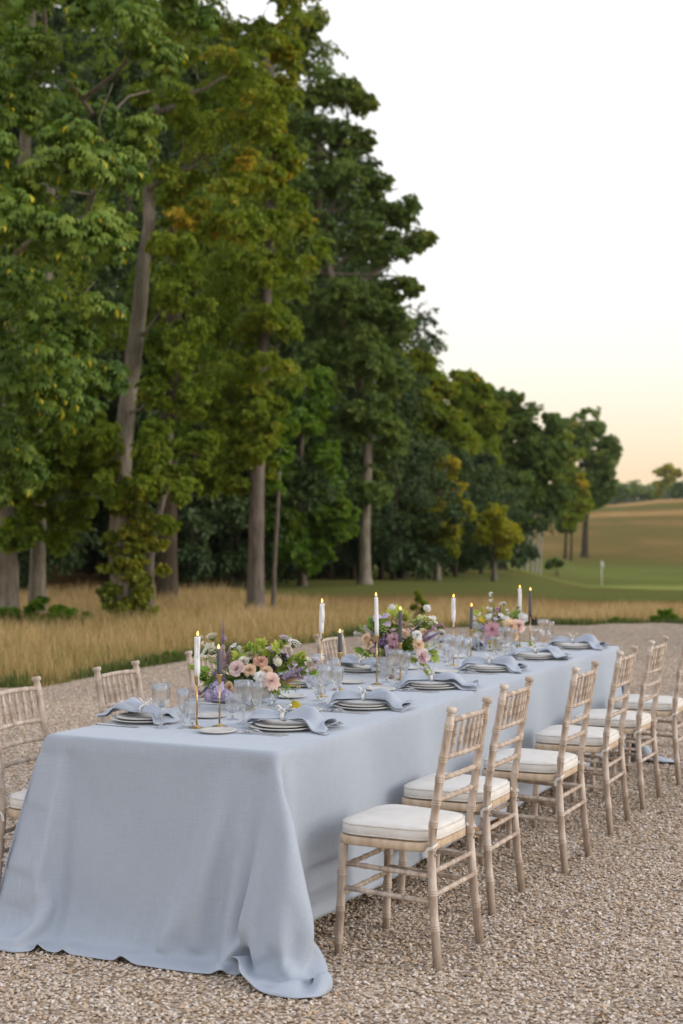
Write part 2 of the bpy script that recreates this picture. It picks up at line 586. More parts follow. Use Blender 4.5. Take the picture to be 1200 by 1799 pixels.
LY = leaf_mat('golden_leaf', [(0, (0.121, 0.154, 0.020)), (.4, (0.253, 0.286, 0.031)), (.7, (0.385, 0.374, 0.040)), (1, (0.528, 0.429, 0.050))], .36)
LD = leaf_mat('shade_leaf', [(0, (.028, .056, .020)), (.5, (.070, .112, .036)), (.85, (.115, .165, .046)), (1, (.16, .20, .05))], .22)  # darker greens: the wood's deep shade is put into the leaf colour
LI = leaf_mat('ivy_leaf', [(0, (0.045, 0.077, 0.013)), (.4, (0.126, 0.167, 0.022)), (.75, (0.243, 0.270, 0.032)), (1, (0.360, 0.306, 0.036))], .28, .45, .3)

def bark(name, c0, c1, c2):
    k = NT(name)
    v = k.coord('Object', (1, 1, .16))
    f = k.noise(v, 16, 6, .7)
    g = k.noise(k.coord('Object'), 1.4, 4)
    c = k.ramp(f, [(.28, c0), (.5, c1), (.72, c2)])
    c = k.mix(.7, c, k.ramp(g, [(.3, (.62, .66, .55)), (.7, (1.2, 1.17, 1.12))]), 'MULTIPLY')
    k.bump(f, .8, .03)
    return k.base(c, .9, .1)
BARK_PALE = bark('pale_bark', (.09, .075, .06), (.22, .19, .155), (.33, .29, .25))
BARK_GREY = bark('grey_bark', (.06, .05, .045), (.15, .125, .11), (.24, .20, .18))
BARK_DARK = bark('dark_bark', (.03, .024, .018), (.075, .058, .044), (.12, .095, .072))
BARK_BIRCH = bark('birch_bark', (.10, .09, .08), (.34, .31, .27), (.48, .45, .40))

def leaf_quads(base, a, n, L, wr, fold=.18, droop=.15):
    s = unit(np.cross(a, n)); n = np.cross(s, a)
    L = L[:, None]
    W = L * wr
    m = base + a * L * .5
    return np.stack([base, m + s * W * .5 + n * fold * W, base + a * L - n * droop * L, m - s * W * .5 + n * fold * W], 1)

def sub_lobes(rng, C, R, k, size=(.20, .46), flat=.72):
    """k smaller clumps spread through every ellipsoid (centre C, radii R)."""
    C = np.repeat(C, k, 0); R = np.repeat(R, k, 0)
    d = unit(rng.normal(size=C.shape))
    rho = rng.uniform(.25, 1.0, (len(C), 1)) ** .6
    cc = C + R * d * rho * .78
    r = R.mean(1, keepdims=True) * rng.uniform(*size, (len(C), 1))
    return cc, np.concatenate([r, r, r * flat], 1)

def crown_np(rng, C, R, k=4, sprays=14, leaves=26, leaf=.1, spread=1.0, wr=.55, tint0=None, palmate=0, hang=.5):
    """Leaf faces of a crown: clumps > leafy sprays > leaves. Returns (N,4,3), tint (N)."""
    k = int(round(k * 1.35)); sprays = int(round(sprays * 1.3))
    C = np.asarray(C, float); R = np.asarray(R, float)
    T0 = np.full(len(C), .42) if tint0 is None else np.asarray(tint0, float)
    cc, rr = sub_lobes(rng, C, R, k)
    ct = np.repeat(T0, k) + rng.normal(0, .10, len(cc))
    cc = np.repeat(cc, sprays, 0); rr = np.repeat(rr, sprays, 0); ct = np.repeat(ct, sprays) + rng.normal(0, .07, len(cc))
    d = rng.normal(size=cc.shape); d[:, 2] = d[:, 2] * .9 + .25
    d = unit(d)
    rho = rng.uniform(.3, 1.3, (len(cc), 1))
    tip = cc + rr * d * rho
    sd = unit(d * np.array([1, 1, .35]) + np.array([0, 0, -hang]) + rng.normal(0, .25, d.shape))
    up = unit(np.array([0, 0, .6]) + d * .95 + rng.normal(0, .32, d.shape))
    sl = rr.mean(1) * rng.uniform(.5, .95, len(cc)) * spread
    if palmate:
        n = palmate
        ax = np.repeat(sd, n, 0); m = np.repeat(up, n, 0)
        s = unit(np.cross(ax, m)); m = np.cross(s, ax)
        th = np.tile(np.linspace(-2.3, 2.3, n), len(cc)) + rng.normal(0, .1, len(cc) * n)
        a = ax * np.cos(th)[:, None] + s * np.sin(th)[:, None]
        a = unit(a + np.array([0, 0, -.55]))
        Ls = leaf * rng.uniform(.8, 1.15, len(cc)).repeat(n) * (1 - .28 * np.abs(th) / 2.3)
        V = leaf_quads(np.repeat(tip, n, 0), a, m, Ls, .36, .2, .22)
        # obovate leaflets: widest beyond the middle
        V[:, 1] += a * Ls[:, None] * .12; V[:, 3] += a * Ls[:, None] * .12
        t = np.repeat(ct, n) + np.repeat(rng.normal(0, .10, len(cc)), n) + rng.normal(0, .05, len(V))
        hot = np.repeat(rng.random(len(cc)) < .09, n) & (np.abs(th) < .4)
        t = np.where(hot, .97, np.clip(t, 0, .9))
        return V, t
    n = leaves
    b = np.repeat(tip - sd * sl[:, None] * .6, n, 0)
    sdr = np.repeat(sd, n, 0); upr = np.repeat(up, n, 0); slr = np.repeat(sl, n)
    s = unit(np.cross(sdr, upr)); upr = np.cross(s, sdr)
    t = rng.random(len(b)) ** .8
    sg = rng.choice([-1.0, 1.0], len(b))
    lat = sg * rng.random(len(b)) * .42 * (1.05 - t * .75)
    pos = b + sdr * (slr * t)[:, None] + s * (slr * lat)[:, None] + upr * (slr * rng.normal(0, .07, len(b)))[:, None]
    pos[:, 2] -= slr * .22 * t * t
    ang = sg * rng.uniform(.3, 1.3, len(b))
    a = unit(sdr * np.cos(ang)[:, None] + s * np.sin(ang)[:, None] + np.array([0, 0, -.25]) + rng.normal(0, .25, pos.shape))
    nn = unit(upr + rng.normal(0, .55, pos.shape))
    V = leaf_quads(pos, a, nn, leaf * rng.uniform(.65, 1.2, len(b)), wr)
    tt = np.repeat(ct, n) + rng.normal(0, .13, len(b)) + .06 * t
    return V, np.clip(tt, 0, 1)

def leaves_mesh(name, parts, mat):
    V = np.concatenate([p[0] for p in parts]); t = np.concatenate([p[1] for p in parts])
    i = np.arange(len(V) * 4).reshape(-1, 4)
    return np_mesh(name, V, quads=i, mat=mat, tint=np.repeat(t, 4))

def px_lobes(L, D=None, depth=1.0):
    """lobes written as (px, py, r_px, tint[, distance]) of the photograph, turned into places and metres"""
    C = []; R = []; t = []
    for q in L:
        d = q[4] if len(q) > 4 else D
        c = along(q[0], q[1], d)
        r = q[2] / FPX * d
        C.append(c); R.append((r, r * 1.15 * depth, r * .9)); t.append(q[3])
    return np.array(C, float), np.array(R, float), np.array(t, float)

def wiggle(p0, p1, n=7, amp=.06, rng=random):
    p0, p1 = Vector(p0), Vector(p1)
    L = (p1 - p0).length
    out = []
    for i in range(n):
        t = i / (n - 1)
        e = math.sin(t * PI)
        out.append(p0.lerp(p1, t) + Vector((rng.uniform(-1, 1), rng.uniform(-1, 1), rng.uniform(-.4, .4))) * amp * L * .3 * e)
    return out

def trunk_obj(root, path, r0, r1, mat, seg=12, flare=1.5):
    pts = [Vector(p) for p in path]
    n = len(pts)
    rad = [r0 + (r1 - r0) * i / (n - 1) for i in range(n)]
    pts = [pts[0] - Vector((0, 0, .3)), pts[0] + (pts[1] - pts[0]) * .02] + [pts[0] + (pts[1] - pts[0]) * .15] + pts[1:]
    rad = [r0 * flare * 1.15, r0 * flare, r0 * 1.12] + rad[1:]
    o = Vector(root.location)
    m = MB().tube([p - o for p in pts], rad, seg)
    return m.build('trunk', mat, root)
def limb_objs(root, limbs, mat):
    o = Vector(root.location)
    for a, b, r0, r1 in limbs:
        p = wiggle(a, b, 7, .25)
        m = MB().tube([q - o for q in p], [(r0 + (r1 - r0) * i / 6) * .6 for i in range(7)], 8)
        for j in (3, 4, 5):    # side twigs
            e = p[j] + Vector((random.uniform(-1, 1), random.uniform(-1, 1), random.uniform(.1, .9))) * (Vector(b) - Vector(a)).length * .3
            w = wiggle(p[j], e, 5, .3)
            rr = r0 + (r1 - r0) * j / 6
            m.tube([q - o for q in w], [rr * .36 * (1 - i / 5.5) for i in range(5)], 6)
        m.build('limb', mat, root)

def tree(name, label, cat, base, path, r0, r1, mat, crown_parts, leafmat, limbs=(), group=None, seg=12, flare=1.45):
    root = empty(name, base)
    tag(root, label, cat, group)
    if path:
        trunk_obj(root, path, r0, r1, mat, seg, flare)
    limb_objs(root, limbs, mat)
    o = np.array(base, float)
    parts = [(V - o, t) for V, t in crown_parts]
    link('crown', leaves_mesh('crown', parts, leafmat), root)
    return root

rng = np.random.default_rng(11)
def shading_top(L, d):  # unseen crown mass above and beside the view, added to block sky light
    C, R, t = px_lobes(L, d)
    return crown_np(rng, C, R, 5, 9, 16, .24, tint0=t)
# --- horse chestnut, nearest tree at the picture's edge
D = 22.3
b = ground(8, D)
path = [b, along(14, 1000, D), along(6, 900, D), along(20, 700, D), along(30, 450, D - .5), along(50, 150, D - 1), along(60, -200, D - 1)]
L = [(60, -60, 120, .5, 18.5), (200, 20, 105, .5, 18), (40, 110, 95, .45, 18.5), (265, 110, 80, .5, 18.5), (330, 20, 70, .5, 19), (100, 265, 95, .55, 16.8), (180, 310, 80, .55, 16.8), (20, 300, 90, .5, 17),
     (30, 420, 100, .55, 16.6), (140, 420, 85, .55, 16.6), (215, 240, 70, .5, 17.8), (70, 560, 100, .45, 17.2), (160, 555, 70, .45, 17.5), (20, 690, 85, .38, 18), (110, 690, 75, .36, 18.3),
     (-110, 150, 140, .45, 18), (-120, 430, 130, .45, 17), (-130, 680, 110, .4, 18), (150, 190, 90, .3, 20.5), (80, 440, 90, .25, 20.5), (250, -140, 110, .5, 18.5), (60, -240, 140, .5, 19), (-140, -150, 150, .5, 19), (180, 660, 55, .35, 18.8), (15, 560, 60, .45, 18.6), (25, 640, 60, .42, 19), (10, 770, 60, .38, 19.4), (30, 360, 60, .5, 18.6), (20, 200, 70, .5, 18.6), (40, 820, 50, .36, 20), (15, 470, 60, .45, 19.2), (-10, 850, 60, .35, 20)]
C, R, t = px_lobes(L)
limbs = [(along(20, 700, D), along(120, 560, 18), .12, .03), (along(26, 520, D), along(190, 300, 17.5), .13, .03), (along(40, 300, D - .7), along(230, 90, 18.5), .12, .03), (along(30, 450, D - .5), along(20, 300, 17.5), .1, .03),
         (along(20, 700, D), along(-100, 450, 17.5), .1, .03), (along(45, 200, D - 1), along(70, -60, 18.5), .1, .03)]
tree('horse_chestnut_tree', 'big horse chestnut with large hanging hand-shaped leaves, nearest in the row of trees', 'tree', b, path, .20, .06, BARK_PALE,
     [crown_np(rng, C, R, 6, 26, leaf=.14, tint0=t, palmate=7, spread=1), shading_top([(60, -450, 190, .5), (-150, -420, 190, .5), (230, -430, 170, .5), (40, -700, 200, .5), (-160, -720, 180, .5), (200, -720, 170, .5), (-330, -100, 180, .45), (-340, -450, 180, .45), (-320, 250, 170, .45)], 20)], LC, limbs)
# --- second trunk close beside it
b = ground(66, 22.9)
path = [b, along(66, 1000, 22.9), along(68, 900, 22.9), along(64, 780, 23), along(80, 600, 23.4), along(90, 300, 23.6)]
L = [(60, 820, 60, .35, 21), (120, 800, 60, .4, 21.2), (20, 850, 55, .3, 21.2), (150, 840, 50, .4, 22), (80, 740, 70, .35, 21.6), (110, 900, 35, .35, 22.2), (170, 760, 45, .4, 22), (-40, 800, 90, .35, 22), (90, 400, 150, .3, 25), (90, 120, 150, .35, 25), (10, 600, 120, .3, 25), (170, 560, 90, .3, 25), (66, 790, 44, .38, 21.5), (75, 850, 36, .36, 21.8), (60, 700, 50, .38, 21.5), (90, 640, 50, .36, 22), (50, 880, 30, .35, 21.8), (40, 930, 34, .34, 21.6), (110, 950, 32, .3, 22.4), (140, 900, 36, .36, 22), (165, 820, 40, .4, 21.6), (10, 950, 36, .3, 21.5), (90, 830, 40, .4, 21.2)]
C, R, t = px_lobes(L)
tree('ivy_trunk_tree', 'slim pale trunk with low leafy shoots close beside the horse chestnut', 'tree', b, path, .145, .07, BARK_PALE,
     [crown_np(rng, C, R, 5, 15, 26, .085, tint0=t, hang=.35)], LG, [(along(66, 860, 23), along(120, 810, 21.3), .05, .015), (along(66, 800, 23), along(30, 830, 21.5), .05, .015)])
# --- the leaning ivy-clad lime
D = 21.6
b = ground(222, D)
path = [b, along(207, 960, D), along(213, 850, D), along(222, 720, D), along(236, 620, D), along(247, 520, D), along(252, 460, D), along(262, 390, D), along(258, 300, D + .2), along(275, 150, D + .4), along(300, -60, D + .6)]
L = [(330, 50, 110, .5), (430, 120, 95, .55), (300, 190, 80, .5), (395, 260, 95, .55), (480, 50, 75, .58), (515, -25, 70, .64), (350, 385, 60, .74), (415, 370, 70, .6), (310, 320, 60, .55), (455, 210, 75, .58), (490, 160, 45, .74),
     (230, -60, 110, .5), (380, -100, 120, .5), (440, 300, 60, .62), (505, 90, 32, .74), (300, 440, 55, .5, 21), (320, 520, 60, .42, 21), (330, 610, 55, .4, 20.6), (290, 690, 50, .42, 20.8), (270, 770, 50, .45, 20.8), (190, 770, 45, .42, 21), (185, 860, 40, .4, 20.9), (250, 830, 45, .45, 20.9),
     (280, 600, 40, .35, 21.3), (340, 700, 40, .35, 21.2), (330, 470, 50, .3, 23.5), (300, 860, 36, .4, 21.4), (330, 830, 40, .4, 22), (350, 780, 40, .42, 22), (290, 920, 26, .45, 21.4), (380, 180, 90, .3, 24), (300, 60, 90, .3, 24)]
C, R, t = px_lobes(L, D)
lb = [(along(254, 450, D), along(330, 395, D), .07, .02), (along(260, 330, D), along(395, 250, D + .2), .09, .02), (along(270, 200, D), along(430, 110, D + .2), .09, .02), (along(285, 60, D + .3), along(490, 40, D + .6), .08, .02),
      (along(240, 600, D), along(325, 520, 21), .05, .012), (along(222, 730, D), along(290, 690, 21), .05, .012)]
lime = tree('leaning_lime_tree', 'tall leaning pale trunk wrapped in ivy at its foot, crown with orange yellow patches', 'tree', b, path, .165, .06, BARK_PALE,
            [crown_np(rng, C, R, 6, 14, 28, .068, tint0=t, hang=.55), shading_top([(330, -330, 170, .5), (480, -350, 130, .5), (250, -560, 170, .5), (430, -580, 150, .5), (350, -800, 150, .5), (520, -200, 80, .55)], 23)], LG, lb)
L = [(225, 1075, 44, .5), (240, 1030, 40, .62), (225, 985, 44, .6), (250, 935, 38, .65), (205, 1050, 36, .42), (228, 890, 34, .55), (240, 860, 34, .55), (275, 960, 20, .7), (285, 1000, 14, .7), (262, 1080, 20, .55), (222, 1060, 34, .5), (205, 1010, 32, .42), (240, 1000, 36, .62), (230, 950, 34, .62), (200, 950, 26, .4), (250, 905, 30, .6), (215, 890, 30, .5), (260, 860, 26, .55), (225, 1085, 28, .4), (190, 1040, 20, .35), (200, 830, 26, .45), (255, 1045, 26, .6)]
C, R, t = px_lobes(L, D - .1, .8)
V, t = crown_np(rng, C, R, 4, 12, 20, .07, tint0=t, wr=.85, hang=.4)
link('ivy', leaves_mesh('ivy', [(V - np.array(b), t)], LI), lime)
# --- dead-looking pale stem leaning to the right of it
b = ground(262, 22.6)
path = [b, along(264, 980, 22.6), along(272, 930, 22.6), along(288, 870, 22.7), along(296, 830, 22.9), along(300, 760, 23)]
C, R, t = px_lobes([(300, 830, 24, .55), (285, 800, 24, .5), (310, 780, 26, .45)], 22.8)
tree('leaning_sapling', 'thin grey sapling leaning away from the ivy-clad trunk', 'tree', b, path, .075, .04, BARK_GREY, [crown_np(rng, C, R, 3, 10, 22, .075, tint0=t)], LG)
# --- broad dark trunk behind
b = ground(294, 27)
path = [b, along(294, 980, 27), along(296, 900, 27), along(300, 700, 27), along(310, 400, 27)]
L = [(330, 760, 70, .2, 27), (300, 650, 90, .25, 27.5), (370, 820, 55, .3, 28), (280, 520, 110, .25, 28), (360, 560, 90, .3, 28), (330, 360, 120, .25, 28), (250, 800, 60, .2, 27.5), (410, 700, 60, .3, 28), (380, 440, 100, .3, 28.5)]
C, R, t = px_lobes(L)
tree('dark_trunk_tree', 'broad dark brown trunk standing behind the ivy-clad one', 'tree', b, path, .20, .14, BARK_DARK, [crown_np(rng, C, R, 5, 14, 26, .10, tint0=t)], LG,
     [(along(300, 760, 27), along(370, 820, 28), .07, .02)])
# --- straight trunk in the meadow
D = 24.8
b = ground(449, D)
path = [b, along(450, 960, D), along(452, 840, D), along(455, 760, D), along(458, 690, D), along(468, 500, D), along(478, 250, D), along(470, 60, D)]
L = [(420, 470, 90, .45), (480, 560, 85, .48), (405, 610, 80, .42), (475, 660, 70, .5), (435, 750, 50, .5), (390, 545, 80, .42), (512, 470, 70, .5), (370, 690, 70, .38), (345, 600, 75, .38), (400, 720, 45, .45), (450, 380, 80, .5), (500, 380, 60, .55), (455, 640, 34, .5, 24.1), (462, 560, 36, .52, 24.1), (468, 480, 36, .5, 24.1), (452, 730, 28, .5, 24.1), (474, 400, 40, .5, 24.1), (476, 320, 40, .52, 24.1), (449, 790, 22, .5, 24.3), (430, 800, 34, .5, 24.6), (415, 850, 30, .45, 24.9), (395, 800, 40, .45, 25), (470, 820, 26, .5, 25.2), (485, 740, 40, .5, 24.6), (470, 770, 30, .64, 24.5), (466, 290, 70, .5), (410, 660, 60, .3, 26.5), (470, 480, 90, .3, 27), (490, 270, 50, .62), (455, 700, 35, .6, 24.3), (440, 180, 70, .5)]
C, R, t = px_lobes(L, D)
tree('straight_trunk_tree', 'straight bare grey trunk rising from the dry meadow, leafy above', 'tree', b, path, .145, .08, BARK_GREY, [crown_np(rng, C, R, 6, 14, 28, .070, tint0=t, hang=.55), shading_top([(420, -120, 150, .45), (440, -350, 150, .45), (430, -560, 130, .45), (300, -300, 150, .4), (200, -200, 150, .4)], 27)], LG,
     [(along(456, 740, D), along(400, 700, D), .05, .015), (along(460, 660, D), along(500, 590, D), .06, .015), (along(465, 560, D), along(390, 520, D), .06, .015), (along(470, 440, D), along(510, 380, D), .05, .015)])
# --- thin stem next to it
b = ground(480, 25.4)
path = [b, along(482, 1000, 25.4), along(486, 930, 25.4), along(490, 860, 25.5), along(492, 780, 25.6)]
C, R, t = px_lobes([(492, 800, 30, .45), (480, 850, 24, .4), (500, 760, 30, .45)], 25.6)
tree('thin_stem_tree', 'thin bare sapling just behind the straight grey trunk', 'tree', b, path, .042, .025, BARK_GREY, [crown_np(rng, C, R, 3, 12, 24, .08, tint0=t)], LM)
# --- bright green maple
D = 31
b = ground(531, 38)
b = ground(531, D + 6)
D = D + 5
path = [b, along(531, 960, D), along(528, 880, D), along(530, 780, D), along(535, 680, D)]
L = [(525, 740, 62, .5), (562, 820, 58, .55), (495, 840, 55, .45), (560, 900, 46, .5), (505, 920, 46, .45), (545, 670, 52, .5), (590, 870, 36, .55), (475, 910, 40, .35), (600, 930, 30, .4), (520, 960, 40, .35), (470, 780, 40, .4), (570, 960, 26, .35), (545, 985, 24, .4), (495, 975, 22, .4), (590, 800, 40, .5), (600, 900, 34, .45)]
C, R, t = px_lobes(L, D)
tree('bright_maple_tree', 'bushy bright green maple behind the thin sapling', 'tree', b, path, .10, .04, BARK_GREY, [crown_np(rng, C, R, 7, 16, 26, .10, tint0=t, wr=.8)], LM, [(along(530, 900, D), along(565, 850, D), .05, .015)])
# --- the great dark oak with the level limb
D = 38
b = ground(641, D)
path = [b, along(640, 940, D), along(643, 860, D), along(646, 790, D), along(640, 700, D), along(600, 560, D), along(560, 400, D), along(560, 200, D)]
L = [(560, 150, 58, .5), (610, 165, 42, .55), (640, 180, 26, .6), (575, 235, 62, .45), (620, 250, 42, .45), (520, 340, 80, .4), (600, 330, 62, .4), (655, 330, 46, .4), (705, 370, 46, .42), (738, 420, 30, .45), (700, 440, 46, .4), (725, 500, 24, .45), (640, 410, 60, .38), (560, 440, 70, .35),
     (690, 510, 34, .4), (640, 545, 60, .4), (690, 575, 44, .42), (545, 560, 80, .4), (600, 640, 72, .45), (660, 660, 55, .5), (530, 650, 70, .4), (640, 740, 60, .45), (590, 760, 60, .35), (680, 760, 46, .45), (655, 840, 40, .35), (530, 90, 60, .55), (480, 240, 80, .45), (545, 40, 40, .65), (620, 870, 50, .2, 41), (650, 720, 40, .45, 37.4), (642, 620, 50, .45, 37.4), (600, 520, 50, .42, 37.2), (655, 870, 30, .4, 37.5), (480, 450, 90, .35, 39)]
C, R, t = px_lobes(L, D)
lb = [(along(590, 530, D), along(735, 400, D), .16, .03), (along(470, 530, D), along(640, 440, D), .18, .05), (along(570, 430, D), along(610, 170, D), .12, .03), (along(560, 380, D), along(700, 330, D), .1, .025), (along(620, 620, D), along(700, 560, D), .1, .03), (along(560, 250, D), along(650, 170, D), .08, .02), (along(560, 480, D), along(730, 490, D), .09, .02)]
tree('great_oak_tree', 'great dark oak with spreading limbs reaching out against the sky, pale lower trunk', 'tree', b, path, .16, .10, BARK_PALE, [crown_np(rng, C, R, 10, 12, 24, .10, tint0=t, wr=.66, spread=.9)], LO, lb)

# --- the row of trees going away along the course
def row_tree(name, label, px, d, r0, lobes, mat, lmat, leaf, k=6, sprays=15, leaves=24, top=None, group=None, depth=1.2, limbs=()):
    b = ground(px, d)
    top = top or min(q[1] for q in lobes) + 30
    path = [b, along(px + 2, 915, d) if b.z < EYE - .5 else b + Vector((0, 0, 1)), along(px + 4, (915 + top) / 2, d), along(px, top, d)]
    C, R, t = px_lobes(lobes, d, depth)
    return tree(name, label, 'tree', b, path, r0, r0 * .3, mat, [crown_np(rng, C, R, k, sprays, leaves, leaf, tint0=t)], lmat, limbs, group, 8)
row_tree('olive_green_tree', 'tall soft green tree next after the great oak, filling the row to its crest', 708, 50, .16,
         [(690, 650, 50, .5), (740, 680, 50, .55), (715, 640, 40, .55), (770, 690, 40, .6), (790, 740, 36, .55), (720, 700, 55, .5), (760, 790, 44, .5), (710, 770, 55, .45), (770, 730, 44, .55), (700, 730, 55, .48), (740, 780, 52, .45), (690, 810, 50, .35), (800, 770, 36, .5), (740, 640, 28, .62), (670, 880, 46, .2), (720, 860, 50, .25), (700, 940, 50, .15)], BARK_GREY, LG, .13, 7, 16, 26)
row_tree('golden_bush_tree', 'golden yellow leaning young tree with pale forked stems in front of the green row', 768, 46, .09,
         [(735, 830, 36, .45), (765, 850, 36, .6), (785, 815, 26, .85), (800, 870, 28, .7), (755, 900, 44, .4), (790, 920, 36, .5), (730, 890, 36, .35), (815, 900, 24, .6), (770, 960, 36, .25)], BARK_PALE, LY, .13,
         limbs=[(along(766, 920, 45.6), along(784, 820, 45.4), .06, .02), (along(764, 930, 45.6), along(738, 830, 45.4), .05, .02), (along(768, 900, 45.4), along(800, 860, 45.2), .05, .015)])
row_tree('crest_tree', 'rounded mid green tree whose top stands clear of the row, second dip after the oak', 800, 62, .2,
         [(810, 690, 34, .5), (840, 680, 22, .55), (820, 670, 24, .55), (800, 665, 18, .6), (850, 700, 30, .5), (820, 720, 44, .5), (855, 740, 36, .5), (835, 780, 44, .42), (790, 740, 44, .45), (840, 750, 44, .48), (870, 720, 26, .5), (820, 820, 52, .35), (860, 800, 40, .35), (790, 880, 50, .2), (850, 880, 50, .2), (820, 950, 50, .12)], BARK_GREY, LG, .165)
row_tree('overhanging_oak', 'dark heavy oak overhanging the birches at the end of the row', 880, 72, .25,
         [(890, 715, 32, .45), (925, 740, 38, .42), (880, 700, 24, .5), (905, 700, 24, .5), (915, 770, 46, .42), (935, 790, 46, .4), (960, 810, 40, .4), (965, 750, 26, .45), (910, 830, 46, .35), (900, 745, 36, .45), (955, 780, 40, .4), (900, 790, 50, .35), (945, 840, 44, .32), (985, 830, 34, .4), (890, 860, 50, .22), (970, 875, 34, .3), (920, 880, 40, .2), (990, 790, 24, .5), (870, 770, 40, .35), (860, 930, 40, .12)], BARK_DARK, LO, .185)
row_tree('small_yellow_tree', 'small yellow-leaved tree standing at the foot of the row before the birches', 868, 43.5, .07,
         [(866, 915, 26, .6), (885, 945, 26, .7), (850, 940, 22, .55), (895, 930, 18, .7), (868, 900, 20, .55), (880, 965, 18, .5)], BARK_GREY, LY, .11)
b0 = None
BIR = ['first', 'second', 'third', 'fourth', 'fifth', 'sixth']
for i, (px, lean) in enumerate([(908, 4), (915, -2), (925, 7), (934, 6), (941, 9), (948, 5)]):
    d = 79 + i * .9
    b = ground(px, d)
    path = [b, along(px + lean * .5, 950, d), along(px + lean, 900, d), along(px + lean * 1.6, 850, d)]
    C, R, t = px_lobes([(px + lean * 1.6, 855, 15, .5), (px + lean + 4, 885, 14, .45), (px + lean - 4, 915, 11, .4)], d)
    tree('birch_tree', BIR[i] + ' slim white birch stem counting from the small yellow tree', 'tree', b, path, .08, .035, BARK_BIRCH, [crown_np(rng, C, R, 3, 9, 16, .2, tint0=t)], LY if i % 2 else LG, (), 'birches under the overhanging oak', 8, 1.1)
row_tree('yellow_green_tree', 'yellow-green tree between the row and the lone oak', 1003, 118, .10,
         [(1000, 800, 28, .62), (985, 800, 24, .55), (975, 775, 22, .5), (990, 830, 26, .6), (965, 780, 20, .5), (1005, 905, 18, .65), (985, 900, 18, .5), (1012, 850, 26, .7), (1015, 890, 24, .72), (995, 860, 24, .5), (985, 770, 24, .45), (1022, 870, 16, .75), (1000, 915, 16, .55)], BARK_DARK, LG, .32)
row_tree('small_dark_tree', 'small dark tree with short trunk beside the lone oak', 993, 122, .13, [(993, 915, 13, .35), (985, 925, 10, .3), (1001, 925, 10, .35)], BARK_DARK, LO, .3)
row_tree('lone_oak_tree', 'lone round-headed oak on the golf slope with sky showing through its crown', 1027, 130, .30,
         [(1000, 745, 22, .6), (1030, 735, 26, .55), (1015, 760, 28, .5), (1035, 760, 30, .5), (1060, 800, 30, .45), (1040, 815, 30, .4), (1068, 818, 24, .4), (1040, 845, 30, .4), (1062, 870, 18, .4), (1036, 885, 16, .45), (1012, 800, 22, .5), (1082, 785, 14, .45), (1050, 750, 20, .5), (1070, 775, 20, .45), (1080, 800, 16, .45), (1045, 790, 26, .4), (1015, 780, 24, .5), (1030, 830, 24, .35), (1060, 830, 22, .4), (1050, 860, 20, .35), (1025, 865, 20, .4), (1055, 880, 12, .4), (975, 740, 16, .6), (1020, 900, 14, .5), (1070, 850, 14, .4)], BARK_DARK, LO, .34, 6, 6, 18, top=770,
         limbs=[(along(1030, 880, 130), along(1070, 790, 130), .2, .05), (along(1028, 850, 130), along(1005, 760, 130), .2, .05), (along(1029, 830, 130), along(1045, 750, 130), .18, .04)])

# --- the dark wood behind: three kinds, copied
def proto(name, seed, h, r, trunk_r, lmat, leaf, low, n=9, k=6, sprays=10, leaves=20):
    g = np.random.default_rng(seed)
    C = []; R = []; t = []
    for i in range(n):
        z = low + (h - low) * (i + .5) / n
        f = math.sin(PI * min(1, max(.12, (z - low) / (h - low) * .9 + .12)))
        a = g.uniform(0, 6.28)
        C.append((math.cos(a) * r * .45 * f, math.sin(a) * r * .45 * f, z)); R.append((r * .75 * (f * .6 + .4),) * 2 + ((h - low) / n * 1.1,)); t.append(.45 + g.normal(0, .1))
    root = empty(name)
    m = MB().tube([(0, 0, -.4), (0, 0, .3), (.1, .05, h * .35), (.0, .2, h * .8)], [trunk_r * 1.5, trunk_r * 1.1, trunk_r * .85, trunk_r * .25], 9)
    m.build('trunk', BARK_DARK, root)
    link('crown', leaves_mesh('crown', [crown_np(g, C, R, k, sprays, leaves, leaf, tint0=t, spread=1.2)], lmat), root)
    return root
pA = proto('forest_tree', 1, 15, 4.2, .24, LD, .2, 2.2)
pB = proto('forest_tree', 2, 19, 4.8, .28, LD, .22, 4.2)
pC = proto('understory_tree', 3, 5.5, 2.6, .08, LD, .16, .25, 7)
FG = 'dark trees of the wood behind the meadow'
UG = 'dark undergrowth trees in the shade of the wood'
first = {0: True, 1: True, 2: True}
def put(p, key, px, d, s, label, group, zs=1.0):
    o = p if first[key] else dup(p)
    first[key] = False
    o.location = ground(px, d)
    o.rotation_euler = (0, 0, random.uniform(0, 6.28))
    o.scale = (s, s, s * zs)
    tag(o, label, 'tree', group)
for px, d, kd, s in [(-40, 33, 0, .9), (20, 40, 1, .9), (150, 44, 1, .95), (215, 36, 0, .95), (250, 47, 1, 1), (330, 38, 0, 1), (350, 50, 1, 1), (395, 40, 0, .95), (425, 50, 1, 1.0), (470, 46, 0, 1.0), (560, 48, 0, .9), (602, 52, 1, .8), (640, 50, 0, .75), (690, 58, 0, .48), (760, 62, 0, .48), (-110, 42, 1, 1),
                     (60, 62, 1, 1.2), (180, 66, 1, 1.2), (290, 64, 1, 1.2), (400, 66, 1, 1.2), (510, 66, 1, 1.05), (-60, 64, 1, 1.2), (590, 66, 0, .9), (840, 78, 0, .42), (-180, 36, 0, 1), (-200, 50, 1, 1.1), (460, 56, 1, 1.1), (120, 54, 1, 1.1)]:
    put(pA if kd == 0 else pB, kd, px, d, s, 'dark leafy tree in the deep shade of the wood behind the meadow', FG)
